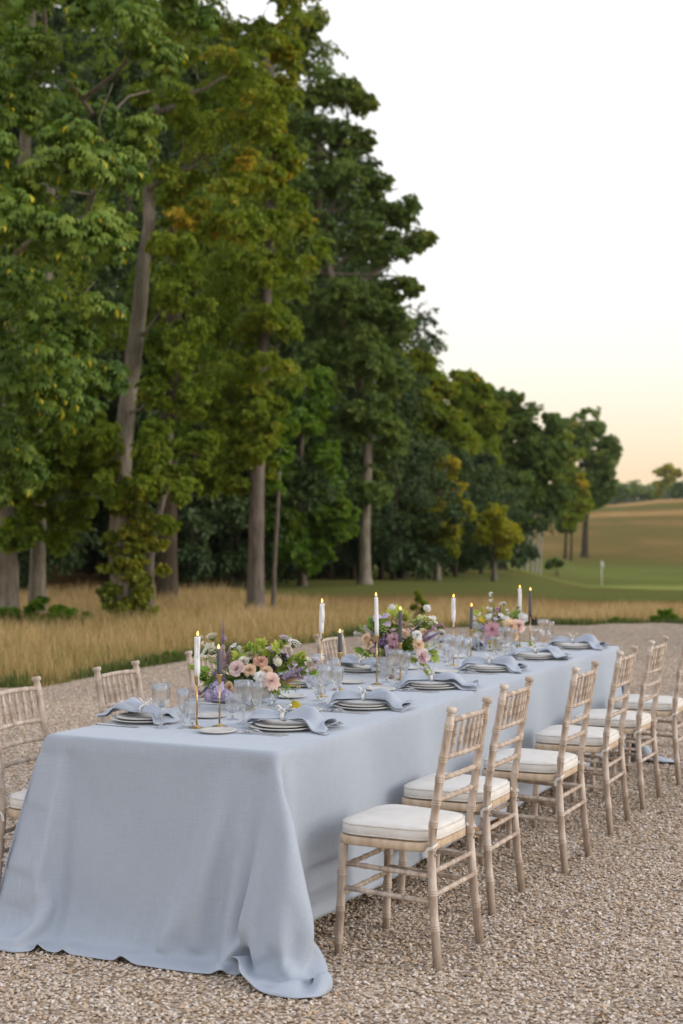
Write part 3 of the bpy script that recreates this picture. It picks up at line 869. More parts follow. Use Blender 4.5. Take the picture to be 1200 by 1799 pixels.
for px, d, s in [(340, 35, 1.0), (385, 37, 1.05), (420, 36.5, .95), (330, 41, 1.1), (365, 44, 1.2), (480, 42, 1.0), (505, 45, 1.1), (455, 39, .9), (580, 44, 1.0), (620, 46, 1.1), (670, 47, 1.1), (715, 51, 1.1), (690, 44, .9), (640, 53, 1.2), (755, 50, .9), (800, 54, 1), (845, 60, 1.0), (545, 48, 1.1), (880, 72, 1.0), (270, 40, 1.0), (240, 46, 1.1),
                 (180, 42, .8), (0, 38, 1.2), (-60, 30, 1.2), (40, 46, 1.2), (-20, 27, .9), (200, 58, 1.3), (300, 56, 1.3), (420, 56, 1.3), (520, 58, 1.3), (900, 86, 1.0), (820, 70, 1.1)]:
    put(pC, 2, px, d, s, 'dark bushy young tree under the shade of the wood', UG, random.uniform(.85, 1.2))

# --- low plants at the feet of the trees
def shrub(label, px, py0, d, lobes, mat=LI, leaf=.07, name='shrub'):
    b = ground(px, d)
    C, R, t = px_lobes(lobes, d)
    root = empty(name, b)
    tag(root, label, 'shrub')
    link('foliage', leaves_mesh('foliage', [(lambda V, t: (V - np.array(b), t))(*crown_np(rng, C, R, 4, 12, 22, leaf, tint0=t, wr=.7))], mat), root)
    m = MB()
    for q in range(6):
        a = random.uniform(0, 6.28)
        c = Vector(C[q % len(C)]) - b
        m.tube(wiggle((0, 0, -.05), c, 5, .3), [.014, .012, .01, .007, .004], 5)
    m.build('stem', BARK_DARK, root)
shrub('low green bush at the foot of the horse chestnut and the slim pale trunk', 40, 1090, 21.6, [(20, 1080, 22, .35), (55, 1085, 20, .4), (85, 1088, 16, .45), (70, 1060, 16, .45)], LM)
shrub('low spreading green bush in the dry grass between two trunk feet', 130, 1085, 21.2, [(125, 1080, 14, .4), (150, 1085, 12, .4), (105, 1075, 14, .45)], LM)
shrub('tall dark seeding weed in the meadow behind the middle flowers', 735, 1075, 22.6, [(735, 1050, 5, .4), (744, 1060, 6, .4), (727, 1066, 5, .35), (733, 1040, 4, .5), (740, 1072, 5, .4)], LG, .045, 'meadow_weed')
shrub('leafy green weed clump at the gravel edge beyond the last chairs', 1160, 1080, 22.6, [(1165, 1080, 9, .5), (1148, 1086, 6, .5), (1182, 1084, 7, .5), (1172, 1074, 5, .6)], LM, .06, 'verge_weed')
shrub('small dark weed clump at the gravel edge straight beyond the table end', 1085, 1090, 22.4, [(1085, 1089, 6, .5), (1072, 1090, 5, .5), (1098, 1090, 5, .5)], LM, .05, 'verge_weed')
shrub('dark green weed clump at the gravel edge behind the tree side chairs', 300, 1140, 16.3, [(290, 1152, 9, .3), (310, 1150, 8, .3), (275, 1158, 7, .35)], LM, .045, 'verge_weed')

shrub('low round dark bush on the slope at the end of the birches', 980, 990, 90, [(981, 986, 9, .3), (970, 989, 7, .3), (962, 992, 6, .3)], LO, .2)
# --- far trees across the course
def far_tree(label, px, d, lobes, lmat, leaf, r0=.3, top=None):
    row_tree('far_tree', label, px, d, r0, lobes, BARK_DARK, lmat, leaf, 5, 8, 16, top=top)
far_tree('far thin-leaved tree silhouetted on the skyline past the lone oak', 1172, 390, [(1160, 828, 11, .7), (1172, 822, 12, .7), (1185, 828, 11, .7), (1175, 840, 13, .6), (1168, 852, 10, .5), (1193, 834, 7, .7)], LY, .75, .5)
far_tree('far dark round bush on the sandy rise at the picture edge', 1195, 372, [(1192, 860, 14, .3), (1205, 855, 16, .3), (1215, 865, 16, .3), (1186, 868, 8, .3)], LO, .8)
far_tree('far round green tree right behind the lone oak on the skyline field', 1090, 400, [(1088, 858, 12, .5), (1100, 862, 10, .5), (1076, 864, 11, .45), (1090, 870, 12, .35)], LO, .8)
far_tree('far dark green tree between the two lightest far trees', 1118, 410, [(1115, 855, 11, .55), (1122, 865, 11, .45), (1108, 868, 10, .4)], LO, .8)
far_tree('far yellow-green pointed tree before the skyline wood', 1156, 400, [(1156, 850, 9, .8), (1157, 862, 10, .75), (1154, 872, 9, .65)], LG, .8)
far_tree('far low grey-green tree under the thin-leaved one', 1136, 405, [(1136, 864, 9, .6), (1143, 868, 9, .5), (1130, 870, 8, .5)], LO, .8)
far_tree('far low bush before the skyline wood beyond the picture edge trees', 1240, 420, [(1235, 858, 16, .5), (1260, 862, 16, .5)], LO, .9)
n = 60
C = []; R = []; t = []
g = np.random.default_rng(5)
for i in range(190):
    d = g.uniform(820, 960)
    px = g.uniform(820, 1560)
    z0 = tz((px - 600) / FPX * d, d)
    top = EYE + (77 + g.normal(0, 2.2)) / FPX * d
    C.append(((px - 600) / FPX * d, d, (z0 + top) / 2 - 1)); R.append((9, 8, max(2, (top - z0) / 2))); t.append(g.uniform(.3, .6))
V, tt = crown_np(g, C, R, 3, 5, 8, 3.2, tint0=t)
i = np.arange(len(V) * 4).reshape(-1, 4)
tag(link('far_wood', np_mesh('far_wood', V, quads=i, mat=LO, tint=np.repeat(tt, 4))), 'blue-green wood along the skyline', None, None, 'stuff')

# --- golf flag
b = ground(1057, 84)
fl = empty('golf_flag', b)
tag(fl, 'white golf flag on a white pole standing at the putting green', 'golf flag')
W_ = simple('white_paint', (.8, .8, .78), .5)
MB().tube([(0, 0, -.1), (0, 0, 1.5)], [.024, .02], 8).build('pole', W_, fl)
m = MB()
vs = []; fs = []
for i in range(5):
    x = .30 * i / 4
    for z in (1.48, 1.20):
        zz = z if i == 0 else z - .30 * i / 4 * .5
        vs.append((x * .34 + .02, .03 * math.sin(i * 1.4), zz))
for i in range(4):
    fs.append((2 * i, 2 * i + 2, 2 * i + 3, 2 * i + 1))
m.add(vs, fs)
fo = m.build('flag', W_, fl)
sd_ = fo.modifiers.new('thickness', 'SOLIDIFY'); sd_.thickness = .006
CLOTH_SHAPE = (88, 88, 3)
CLOTH_U = [-0.88, -0.853, -0.826, -0.799, -0.772, -0.745, -0.718, -0.691, -0.664, -0.637, -0.61, -0.583, -0.556, -0.529, -0.502, -0.475, -0.448, -0.421, -0.394, -0.367, -0.34, -0.313, -0.286, -0.259, -0.232, -0.205, -0.178, -0.151, -0.124, -0.097, -0.069, -0.042, -0.015, 0.012, 0.039, 0.066, 0.093, 0.12, 0.147, 0.174, 0.201, 0.228, 0.255, 0.282, 0.336, 0.39, 0.444, 0.498, 0.552, 0.741, 0.93, 1.119, 1.308, 1.497, 1.687, 1.876, 2.065, 2.254, 2.443, 2.632, 2.821, 3.01, 3.2, 3.389, 3.578, 3.767, 3.956, 4.145, 4.334, 4.523, 4.604, 4.685, 4.739, 4.794, 4.848, 4.902, 4.956, 5.01, 5.064, 5.118, 5.172, 5.226, 5.28, 5.334, 5.388, 5.442, 5.496, 5.55]
CLOTH_W = [-0.665, -0.638, -0.611, -0.584, -0.557, -0.53, -0.503, -0.476, -0.449, -0.422, -0.395, -0.368, -0.341, -0.314, -0.287, -0.26, -0.233, -0.206, -0.179, -0.152, -0.125, -0.098, -0.071, -0.044, -0.017, 0.01, 0.037, 0.064, 0.091, 0.118, 0.145, 0.172, 0.199, 0.226, 0.253, 0.28, 0.307, 0.334, 0.361, 0.388, 0.415, 0.442, 0.469, 0.496, 0.524, 0.551, 0.578, 0.605, 0.632, 0.659, 0.686, 0.713, 0.74, 0.767, 0.794, 0.821, 0.848, 0.875, 0.902, 0.929, 0.956, 0.983, 1.01, 1.037, 1.064, 1.091, 1.118, 1.145, 1.172, 1.199, 1.226, 1.253, 1.28, 1.307, 1.334, 1.361, 1.388, 1.415, 1.442, 1.469, 1.496, 1.523, 1.55, 1.577, 1.604, 1.631, 1.658, 1.685]
# steps between neighbouring points of the cloth (units of 0.4 mm): x, then y, then z
CLOTH = [
-459,-67,-68,-66,-50,-46,-27,-12,-4,-5,-7,-1,21,27,29,31,34,37,43,48,50,49,7,-17,-2,-14,-16,-41,-24,1,-8,-5,-6,-4,-5,-5,-4,-4,-4,-1,-1,2,6,8,-7,-2,-2,-1,-2,-1,-2,-1,-1,2,
-11,-14,-12,-5,-4,-15,-42,-42,-44,-6,8,21,21,20,21,21,21,21,21,21,21,22,21,23,29,32,33,44,44,44,44,44,44,44,0,1,6,16,21,18,2,-5,-1,-3,1,8,-4,-6,-5,-5,-1,1,0,1,-1,-5,15,
12,-4,-3,-10,8,8,-2,4,0,1,-1,0,1,-1,0,0,-1,1,-1,-1,-2,5,-1,1,-1,1,-1,1,0,0,-4,2,1,-1,-4,-5,-8,2,-2,6,1,7,1,0,1,-1,0,0,0,0,0,0,0,0,-1,-7,-4,2,-2,-1,0,0,0,1,0,0,5,9,18,19,
8,2,0,-3,-2,-1,4,1,-2,-2,-2,-2,-4,-3,-2,0,2,11,8,-4,-6,-6,2,8,5,4,0,0,0,0,0,0,0,0,0,-1,-2,1,1,1,1,-1,1,-1,1,-1,0,0,0,-1,0,-1,-3,-4,-7,-4,-4,6,7,6,1,1,0,1,-1,0,0,0,0,0,-1,
0,-4,-6,-6,3,1,1,0,0,0,-1,0,8,8,12,16,12,1,3,2,-3,-6,-1,1,4,2,1,-3,-6,-3,-1,-4,-1,1,5,5,-3,-5,-6,1,11,9,5,2,0,0,1,-1,0,-2,-1,-2,-5,1,3,3,3,0,0,0,0,0,1,-1,0,-2,1,-1,0,-3,
-8,-7,-5,0,8,10,2,1,0,1,0,1,0,-1,0,1,0,0,-3,-5,-3,-3,0,0,0,0,0,0,0,0,-25,49,16,9,3,-3,3,7,-5,-9,0,4,3,5,3,0,-6,-8,-11,-5,-3,-1,-2,2,0,-2,2,10,9,10,7,2,1,-1,-2,-1,-5,-6,
-5,2,2,7,5,-1,2,2,1,0,0,0,-1,0,-2,-2,0,1,-1,-5,-9,-5,-2,3,12,6,2,0,1,-1,1,0,0,1,1,-1,0,-3,-9,-6,5,1,-1,0,0,0,0,0,0,0,25,10,10,3,-7,-1,4,6,-1,-6,-3,5,5,4,2,1,-4,-16,-28,
-22,-7,-6,-6,6,7,-4,11,30,20,4,3,1,2,0,-4,-8,-11,-12,-4,11,19,14,0,-2,-1,2,0,0,0,-1,-1,-1,-2,-2,0,0,1,1,-2,-5,-1,5,12,4,0,-2,-5,-4,3,4,3,2,0,1,-2,-6,-11,2,3,2,1,0,0,0,0,
-1,-1,0,56,-20,10,-2,-12,10,9,-1,-6,-4,-13,-3,9,9,3,-2,-6,-12,-22,-28,-15,-8,-6,2,14,15,24,24,5,-12,-9,3,7,4,-1,-3,-3,-1,-6,-3,15,12,1,-2,-1,-1,0,0,0,0,0,-1,0,2,1,3,2,2,
1,-1,1,5,9,3,-4,-13,-16,-11,4,10,12,8,4,-2,-8,-5,3,5,-5,7,4,1,0,-1,-2,0,-1,2,-37,60,22,2,4,8,1,-14,-12,-1,-9,-17,-11,5,14,3,-5,-12,-5,-11,-21,-11,-1,0,21,30,24,9,-7,-14,
-13,1,7,2,-5,-8,-3,2,9,11,7,0,-3,-2,-2,-1,0,0,1,0,1,2,1,2,3,3,3,2,3,1,2,5,2,-3,-7,-17,-16,-5,1,6,8,10,0,-15,-14,8,25,11,1,7,2,-3,-2,0,0,-1,-9,-26,47,-11,5,12,5,-2,-10,
-10,-2,6,9,-11,-28,-20,-2,2,3,-2,17,6,-22,-14,3,-2,12,29,15,-4,-14,-8,-4,4,0,-3,-6,-6,-1,6,18,12,0,-9,-5,-2,-1,0,1,0,0,1,1,1,3,2,2,3,3,4,3,2,2,6,-5,-14,-5,-9,-6,-3,-2,4,
6,1,-12,-13,5,17,11,4,14,6,-1,-5,-1,1,4,-6,-26,-51,66,-11,-2,2,-8,-11,-5,8,3,1,12,0,-23,-37,-24,-6,7,20,27,6,-12,-18,-6,5,5,12,10,-3,-9,-4,4,4,-3,-5,-5,-3,2,12,15,5,-6,
-10,-5,-1,1,0,0,1,0,1,1,1,1,1,2,2,3,5,5,1,4,1,-22,-16,7,13,-3,-9,-2,2,1,-8,-15,6,23,4,-3,9,14,4,-1,3,-1,-1,-4,-19,-32,-22,53,3,2,-2,-2,-3,-2,-2,-8,-6,8,6,-6,-28,-36,-13,
6,24,21,9,-1,-14,-15,7,8,7,4,-6,-6,-1,6,0,-4,-5,-6,1,8,13,9,-1,-10,-7,-2,0,0,0,0,0,1,0,0,1,0,0,1,2,2,4,5,1,-2,-9,-20,-1,11,14,1,-7,-4,1,-3,-13,-2,21,13,-2,4,11,5,2,2,0,
-4,-5,-12,-28,-21,-7,51,-1,4,-3,3,-2,-5,-7,-5,-8,-10,5,8,-5,-18,-11,-2,9,8,10,5,-7,-10,0,1,2,2,-4,-3,2,4,-1,-4,-6,-3,3,10,11,3,-5,-8,-4,0,0,0,1,0,0,0,0,0,-1,0,1,0,0,1,1,
6,6,-3,-15,-9,6,2,7,1,-3,-1,-1,-9,-7,14,19,5,2,8,1,0,-1,2,-2,-5,-9,-20,-23,-11,-1,14,25,4,-7,4,-2,-3,-4,3,-2,-13,-2,7,5,-8,-9,-7,0,2,10,7,-1,-7,-4,-2,0,1,-2,0,3,2,-3,-4,
-6,-1,6,11,8,-2,-6,-6,-2,0,0,0,0,0,0,0,0,0,0,0,0,0,0,0,1,4,8,-5,-11,-1,9,4,-5,-4,2,-3,-3,-10,2,20,7,0,9,4,0,-5,-4,1,4,4,-16,-30,-17,-3,0,42,-5,-9,-9,1,-2,-2,1,7,9,-10,
-14,3,13,3,-10,-8,-4,1,8,8,1,-7,-5,-2,1,0,-1,1,2,1,-4,-5,-5,2,8,10,4,-4,-7,-3,-1,0,0,0,0,0,0,0,0,0,0,0,0,0,0,0,0,0,4,-3,-3,6,7,0,-7,-3,1,-3,-6,-5,13,13,1,5,6,0,-6,-3,-3,
2,4,-9,-24,-20,-5,0,1,43,-9,-13,-6,-5,0,-9,-7,2,23,7,-13,-7,14,10,-5,-11,-8,-1,7,8,3,-4,-6,-2,-1,0,0,1,1,0,-3,-5,-3,3,9,9,0,-5,-6,-2,0,0,0,0,0,0,0,0,0,0,0,0,0,0,0,0,0,0,
0,-1,1,7,6,-2,-9,-1,1,-3,-5,6,14,5,3,3,-1,-6,-4,1,6,-1,-12,-25,-19,-6,2,2,0,43,-17,-12,-1,-6,-5,-5,-8,0,19,20,-2,-9,0,10,2,-9,-12,-5,7,8,4,-2,-6,-3,0,0,-2,2,1,-2,-3,-5,
-1,6,10,4,-2,-5,-3,-2,0,0,0,0,0,0,0,0,0,0,0,0,0,0,0,0,0,0,-1,1,1,8,5,-5,-8,0,3,-2,-2,11,8,3,2,1,-4,-4,1,5,1,-15,-25,-23,-8,2,4,2,-1,46,-36,-7,1,-12,-12,-3,7,13,13,22,5,
-8,-13,1,7,-1,-10,-7,2,9,4,-1,-6,-3,-1,0,0,0,1,-1,-3,-4,-1,8,8,3,-4,-5,-3,0,0,0,0,0,0,0,0,0,0,0,0,0,0,0,0,0,0,0,0,-1,3,8,4,-6,-6,1,4,3,3,7,2,1,2,-3,-3,1,5,-1,-13,-26,-26,
-11,0,4,5,3,2,-38,16,7,3,-10,-6,10,25,19,7,5,5,-3,-10,-10,-3,1,-4,-7,1,6,6,0,-4,-5,0,-1,-1,1,1,-2,-3,-5,3,8,7,0,-4,-4,-2,0,0,0,0,0,0,0,0,0,0,0,0,0,0,0,0,0,0,0,-1,1,3,8,2,
-7,-4,2,5,6,4,4,1,1,-2,-5,0,5,0,-15,-26,-24,-13,-2,2,3,4,5,4,-43,9,6,3,0,6,23,29,11,-3,-6,4,5,-2,-8,-7,-4,-5,-8,-3,5,7,2,-5,-5,-1,0,-1,0,1,-2,-3,-3,4,8,5,-2,-4,-3,-1,0,0,
0,0,0,-1,0,1,0,0,0,0,0,0,0,0,0,0,0,-1,0,5,7,0,-6,-3,4,5,5,6,2,1,-1,-5,0,2,0,-14,-25,-25,-13,-3,0,0,1,3,11,34,-49,8,7,3,2,14,26,20,10,-6,-8,4,10,4,-3,-6,-7,-7,-11,-5,5,6,
3,-3,-5,-2,0,0,-1,1,-2,-5,-1,7,7,3,-3,-4,-3,0,0,0,0,0,0,0,0,-1,0,1,0,0,0,0,0,0,0,0,-1,0,1,5,7,0,-7,-2,3,6,7,5,1,-1,-3,-2,2,0,-15,-25,-24,-13,-5,-1,-1,0,0,3,4,-13,-53,6,8,
5,8,20,20,8,7,-6,-3,5,8,9,4,-4,-7,-8,-13,-9,2,10,4,-3,-6,-1,-1,-1,0,-1,-1,-3,0,6,7,0,-3,-4,-1,0,-1,0,0,0,0,0,0,1,0,0,0,0,0,0,0,0,0,0,0,-1,2,5,7,-3,-7,0,6,6,6,4,0,-2,-4,2,
-1,-14,-25,-25,-13,-5,-1,-1,0,-1,2,3,4,3,-58,5,6,8,17,24,11,-4,-2,2,4,6,7,9,8,3,-5,-8,-13,-13,0,6,7,-1,-5,-4,0,-1,0,0,-3,-4,3,8,5,-1,-4,-3,-2,-1,1,0,0,0,0,0,0,-1,1,0,0,0,
0,1,0,0,0,0,0,0,0,7,8,-5,-8,2,5,8,6,1,-1,-3,1,-1,-14,-26,-25,-13,-5,-1,1,-1,0,2,3,4,3,6,-58,3,1,11,27,19,1,-8,-1,4,7,7,7,8,9,7,2,-7,-11,-16,-7,6,7,1,-5,-3,-1,0,-1,-1,-2,
-3,5,6,3,-2,-4,-3,0,0,-1,0,0,0,0,0,0,0,1,0,0,-1,0,1,1,0,0,0,0,-1,2,8,3,-5,-4,2,8,6,5,1,-3,-1,-2,-14,-26,-25,-12,-4,-1,0,-1,2,1,4,2,3,2,1,23,-57,-12,14,23,4,-11,-4,1,5,8,
7,9,9,10,9,6,1,-9,-15,-14,1,9,3,-5,-4,-1,-1,0,-1,-3,-1,5,6,2,-4,-3,-2,-1,-1,1,0,0,0,0,0,0,0,0,1,-1,-2,-1,2,2,1,0,0,-1,0,3,6,4,-5,-3,4,6,7,3,-1,-1,-2,-14,-28,-25,-12,-4,
-1,0,1,1,1,4,3,3,1,1,-3,-1,-14,-14,-4,0,-4,-3,1,1,2,9,11,11,11,12,12,10,5,-2,-13,-17,-6,6,6,-3,-5,-1,-1,0,-1,-4,2,5,5,-1,-3,-4,-1,-1,1,-1,0,0,0,0,0,0,1,-1,0,0,0,-1,1,2,1,
0,0,0,-1,2,8,1,-5,0,4,8,6,1,-2,-2,-15,-28,-24,-13,-3,-1,1,1,1,3,4,3,4,4,4,5,1,-23,30,-5,-18,-17,-10,-4,0,1,2,2,7,10,12,13,15,15,11,4,-6,-15,-14,1,7,-2,-4,-3,0,0,-2,-2,2,
5,4,-1,-5,-3,-1,0,0,1,0,-1,0,0,0,0,0,0,0,0,0,-1,-1,2,2,1,0,0,-1,3,8,1,-5,-1,6,8,4,0,-2,-17,-28,-25,-12,-2,-1,2,1,3,3,5,6,7,7,9,12,12,14,57,-20,5,-7,-18,-18,-16,-13,-6,-3,
-2,-1,2,8,11,15,17,17,13,3,-11,-16,-7,5,2,-5,-2,-1,-1,-2,-1,3,6,1,-3,-3,-3,-1,1,0,0,0,0,0,0,0,0,0,0,-1,1,-1,0,-1,1,2,1,0,0,0,4,8,-2,-5,2,8,7,4,-3,-18,-28,-26,-11,-2,1,2,
2,5,5,9,9,10,13,12,13,9,9,21,-13,52,15,2,-3,-7,-12,-14,-15,-14,-12,-10,-5,-3,3,8,15,20,20,13,-1,-11,-13,-2,3,-3,-3,-1,-1,-2,0,4,4,1,-5,-4,-1,1,0,0,0,-1,1,0,0,0,0,-1,0,0,
0,1,-1,-2,0,3,2,1,-1,-1,7,7,-3,-6,3,9,8,-3,-18,-26,-25,-11,-1,2,3,6,7,9,13,12,13,14,10,8,3,-1,-4,-2,61,-8,-6,1,2,3,1,-3,-6,-11,-15,-15,-15,-12,-8,-3,2,12,20,21,13,-2,-9,
-8,2,-3,-3,-2,-1,-2,2,2,4,-1,-4,-3,-1,0,0,0,0,1,0,-1,0,0,0,0,0,0,0,1,0,-3,-2,2,3,2,0,0,7,7,-5,-5,7,10,-2,-19,-26,-22,-8,2,4,7,9,11,14,15,12,11,6,3,-2,-6,-8,-8,-7,-17,57,
-8,-4,0,-1,0,1,4,3,1,-2,-8,-12,-14,-16,-14,-10,-5,5,19,22,11,-2,-6,-4,-7,10,-10,-1,-2,0,-2,10,-1,-7,-2,0,0,0,1,-1,0,0,0,0,0,-1,0,0,-1,1,2,0,-3,-4,2,4,2,2,5,6,1,-7,1,10,6,
-16,-24,-18,-8,2,8,12,13,14,13,11,5,0,-4,-7,-7,-5,-3,-1,2,2,0,50,-4,-2,-1,1,-1,0,0,0,3,4,3,1,-3,-8,-13,-15,-15,-12,-2,17,18,6,-3,-12,9,-11,1,-6,0,6,2,2,-9,-2,-1,1,0,1,-1,
1,-1,0,0,0,0,0,0,-1,0,-1,1,3,1,-3,-4,0,0,2,11,11,-3,-2,7,5,-7,-17,-12,-9,3,14,16,13,9,3,0,-4,-8,-4,-2,0,1,2,3,3,3,4,5,51,-2,-1,-2,-1,1,0,-1,0,1,1,3,1,2,2,-1,-4,-10,-13,
-13,-7,8,14,8,-14,-6,-32,-3,9,11,10,6,-12,-5,0,1,1,0,-1,1,-1,1,-1,1,-1,0,0,0,0,0,0,-1,1,5,-1,-4,-8,-6,-4,13,16,-1,8,16,-3,-13,-2,-4,6,12,12,4,0,-5,-3,-2,0,3,3,3,4,1,2,1,
2,1,0,2,55,1,-1,-1,-1,-1,0,-1,-1,-2,-2,-2,1,0,1,3,3,2,-1,-7,-12,-17,16,-10,27,-55,-3,3,1,4,2,9,-5,0,1,2,0,1,2,0,1,0,1,1,1,0,1,0,1,0,0,0,0,-1,2,2,-4,-3,-1,0,-4,-12,0,23,
15,-7,1,8,6,3,-1,-1,-1,3,4,4,2,3,2,1,1,1,0,1,-1,1,1,2,64,-2,0,-1,0,0,-1,-1,-1,-1,-3,-1,-2,-1,-1,0,-1,1,2,2,1,10,-18,0,-21,23,2,2,1,1,1,0,0,0,1,-1,0,0,-1,0,0,0,0,0,0,0,0,
0,-1,0,0,0,1,0,0,-4,0,0,0,-3,-6,-8,-13,-4,15,6,-2,3,4,4,4,3,4,4,2,1,1,1,-1,0,0,0,0,0,1,1,0,0,67,-1,0,0,0,-1,0,0,0,-1,0,-1,-1,0,-1,-2,-1,-1,0,-1,0,-7,-2,20,9,5,-3,-2,-1,
-2,-1,-1,-1,0,-1,0,0,0,0,0,0,0,0,-1,0,1,0,0,0,0,0,0,-1,0,0,-3,1,2,5,2,0,-2,-7,-16,-2,6,1,3,3,1,-1,2,1,1,1,0,-1,0,0,0,1,0,0,1,0,-1,1,1,62,1,0,0,1,0,0,0,1,0,0,1,0,-1,0,0,0,
0,-1,1,0,4,1,-4,2,3,-2,-1,0,0,-1,1,0,0,0,0,0,0,0,0,0,0,0,0,0,-1,0,0,0,0,0,0,0,0,1,-1,0,2,2,2,0,1,2,-6,-11,0,1,2,2,1,-1,-1,0,0,0,0,1,1,1,0,-1,1,0,0,0,1,0,0,58,1,1,1,-1,1,
0,1,0,0,1,-1,1,1,0,1,0,1,0,0,1,0,0,-1,1,1,0,0,0,0,0,-1,0,0,0,0,0,0,0,1,-1,0,1,0,0,0,0,0,0,0,0,0,0,0,-1,1,0,-1,1,1,0,1,0,-2,-10,-4,0,0,2,1,2,1,1,1,1,1,0,0,0,0,1,0,1,0,1,0,
0,1,60,1,0,0,1,-1,1,0,0,1,0,0,0,0,1,0,1,-1,1,1,0,0,1,-1,2,1,-1,0,0,0,0,0,0,0,0,0,0,0,0,-1,1,0,-1,0,0,0,0,0,0,0,0,0,0,0,0,0,0,1,0,0,0,1,0,-3,-5,-3,-1,0,0,-1,0,1,0,1,1,1,1,
1,1,2,0,0,1,0,0,1,0,0,65,0,0,0,0,0,0,0,0,0,0,1,0,0,0,0,0,1,0,0,0,0,0,0,1,0,0,0,-1,1,0,0,0,0,0,0,0,0,0,0,0,0,0,0,0,0,0,0,0,0,0,0,0,0,0,0,0,0,0,0,0,0,0,-1,-1,-1,0,0,-1,0,0,
0,0,0,0,-1,1,0,1,-1,1,0,0,0,0,0,0,0,67,0,0,0,0,1,0,0,0,0,-1,0,0,0,0,0,0,0,0,0,0,1,0,0,-1,0,1,-1,1,-1,0,0,0,0,0,0,0,0,0,0,0,0,0,0,0,0,0,0,0,0,0,0,0,0,0,0,0,0,1,0,0,1,0,-1,
-1,0,0,0,0,0,0,-1,1,-1,0,1,-1,0,-1,0,0,0,-1,0,1,-1,0,-2,68,-1,0,0,0,0,0,0,0,0,1,0,0,0,0,0,0,0,0,0,0,-1,0,0,1,0,0,0,0,0,0,0,0,0,0,0,0,0,0,0,0,0,0,0,0,0,0,0,0,0,0,0,0,0,0,
0,0,0,-1,1,0,0,-1,1,0,-1,1,-1,1,0,-1,0,-1,1,-1,-1,0,0,0,1,-1,0,1,0,-1,1,0,2,68,0,0,0,0,0,0,0,0,0,0,0,0,-1,0,0,0,0,0,0,0,1,0,0,-1,1,0,0,-1,0,0,0,0,0,0,0,0,0,0,0,0,0,0,0,0,
0,0,0,0,0,0,0,0,0,0,0,0,0,1,-1,1,0,0,0,-1,1,-1,1,-1,0,0,1,0,-1,0,0,0,-1,0,-1,0,0,0,0,0,-1,0,-1,67,0,0,0,0,0,0,0,0,0,0,0,0,1,0,0,0,0,0,0,0,-1,0,0,1,0,-1,1,0,0,0,0,0,0,0,0,
0,0,0,0,0,0,0,0,0,0,0,0,0,0,0,0,0,0,0,0,0,0,-1,1,0,-1,1,-1,1,-1,1,-1,1,0,0,-1,0,0,0,0,0,0,0,0,0,0,-1,0,0,0,0,-1,68,0,0,0,0,0,0,0,0,0,0,0,0,0,0,-1,0,0,0,0,0,1,0,0,0,-1,1,
-1,1,-1,0,0,0,0,0,0,0,0,0,0,0,0,0,0,0,0,0,0,0,0,0,0,0,0,0,0,0,0,1,0,0,0,0,0,0,0,-1,1,-1,0,0,1,0,0,0,0,0,0,0,-1,0,0,0,0,0,0,0,1,135,0,0,0,0,0,0,0,0,0,0,0,0,0,0,1,-1,0,0,0,
0,0,0,0,0,1,-1,1,-1,0,0,0,0,0,0,0,0,0,0,0,0,0,0,0,0,0,0,0,0,0,0,0,0,0,0,0,0,0,0,0,0,1,0,0,-1,0,0,0,0,0,0,0,0,0,0,0,0,0,0,1,-1,0,0,0,0,0,0,0,135,0,0,0,0,0,0,0,0,0,0,0,0,0,
0,0,1,-1,0,0,0,0,0,0,0,0,1,-1,0,0,0,0,0,0,0,0,0,0,0,0,0,0,0,0,0,0,0,0,0,0,0,0,0,0,0,0,0,0,0,1,0,-1,0,0,0,0,1,-1,0,0,0,0,0,0,0,0,0,0,0,0,1,0,-1,0,0,0,0,0,135,0,0,0,0,0,0,
0,0,0,0,0,0,0,0,0,0,1,0,-1,0,0,0,0,0,0,0,0,0,1,0,0,0,0,0,0,0,0,0,0,0,0,0,0,0,0,0,0,0,0,0,0,0,0,0,0,0,0,-1,0,0,1,0,0,0,0,-1,0,0,0,1,-1,0,0,0,0,0,0,0,0,0,0,1,-1,0,0,0,0,
135,0,0,0,0,0,0,0,0,0,0,0,0,0,0,0,0,0,0,1,0,-1,0,0,0,0,0,0,0,0,0,0,0,0,0,0,0,0,0,0,0,0,0,0,0,0,0,0,0,0,0,0,0,0,0,0,0,0,0,0,1,-1,0,0,0,0,0,0,0,1,-1,0,0,0,0,0,0,0,0,0,0,0,
0,1,-1,0,0,0,135,0,0,0,0,0,0,0,0,0,0,0,0,0,0,0,0,0,0,0,0,1,0,0,0,0,0,0,0,-1,0,0,0,0,0,0,0,0,0,0,0,0,0,0,0,0,0,0,0,0,0,0,0,0,0,0,0,0,1,-1,0,1,0,0,0,0,0,0,0,-1,0,0,0,0,0,0,
0,0,0,0,0,0,0,0,1,0,-1,0,473,0,0,0,0,0,0,0,0,0,0,0,0,0,0,0,0,0,0,0,0,0,0,0,-1,0,1,-1,1,0,0,0,0,0,0,0,0,0,0,0,0,0,0,0,0,0,0,0,0,0,0,0,0,0,0,0,0,0,-1,1,0,0,0,0,0,0,0,0,0,0,
0,0,0,0,0,0,0,0,0,0,0,0,0,-1,0,0,1,0,472,0,0,0,0,0,0,0,0,0,0,0,0,0,0,0,0,0,0,0,0,0,0,0,1,0,-1,1,-1,0,0,0,0,0,0,0,0,0,0,0,0,0,0,0,0,0,0,0,0,0,0,0,0,0,0,0,0,0,1,0,0,0,0,0,
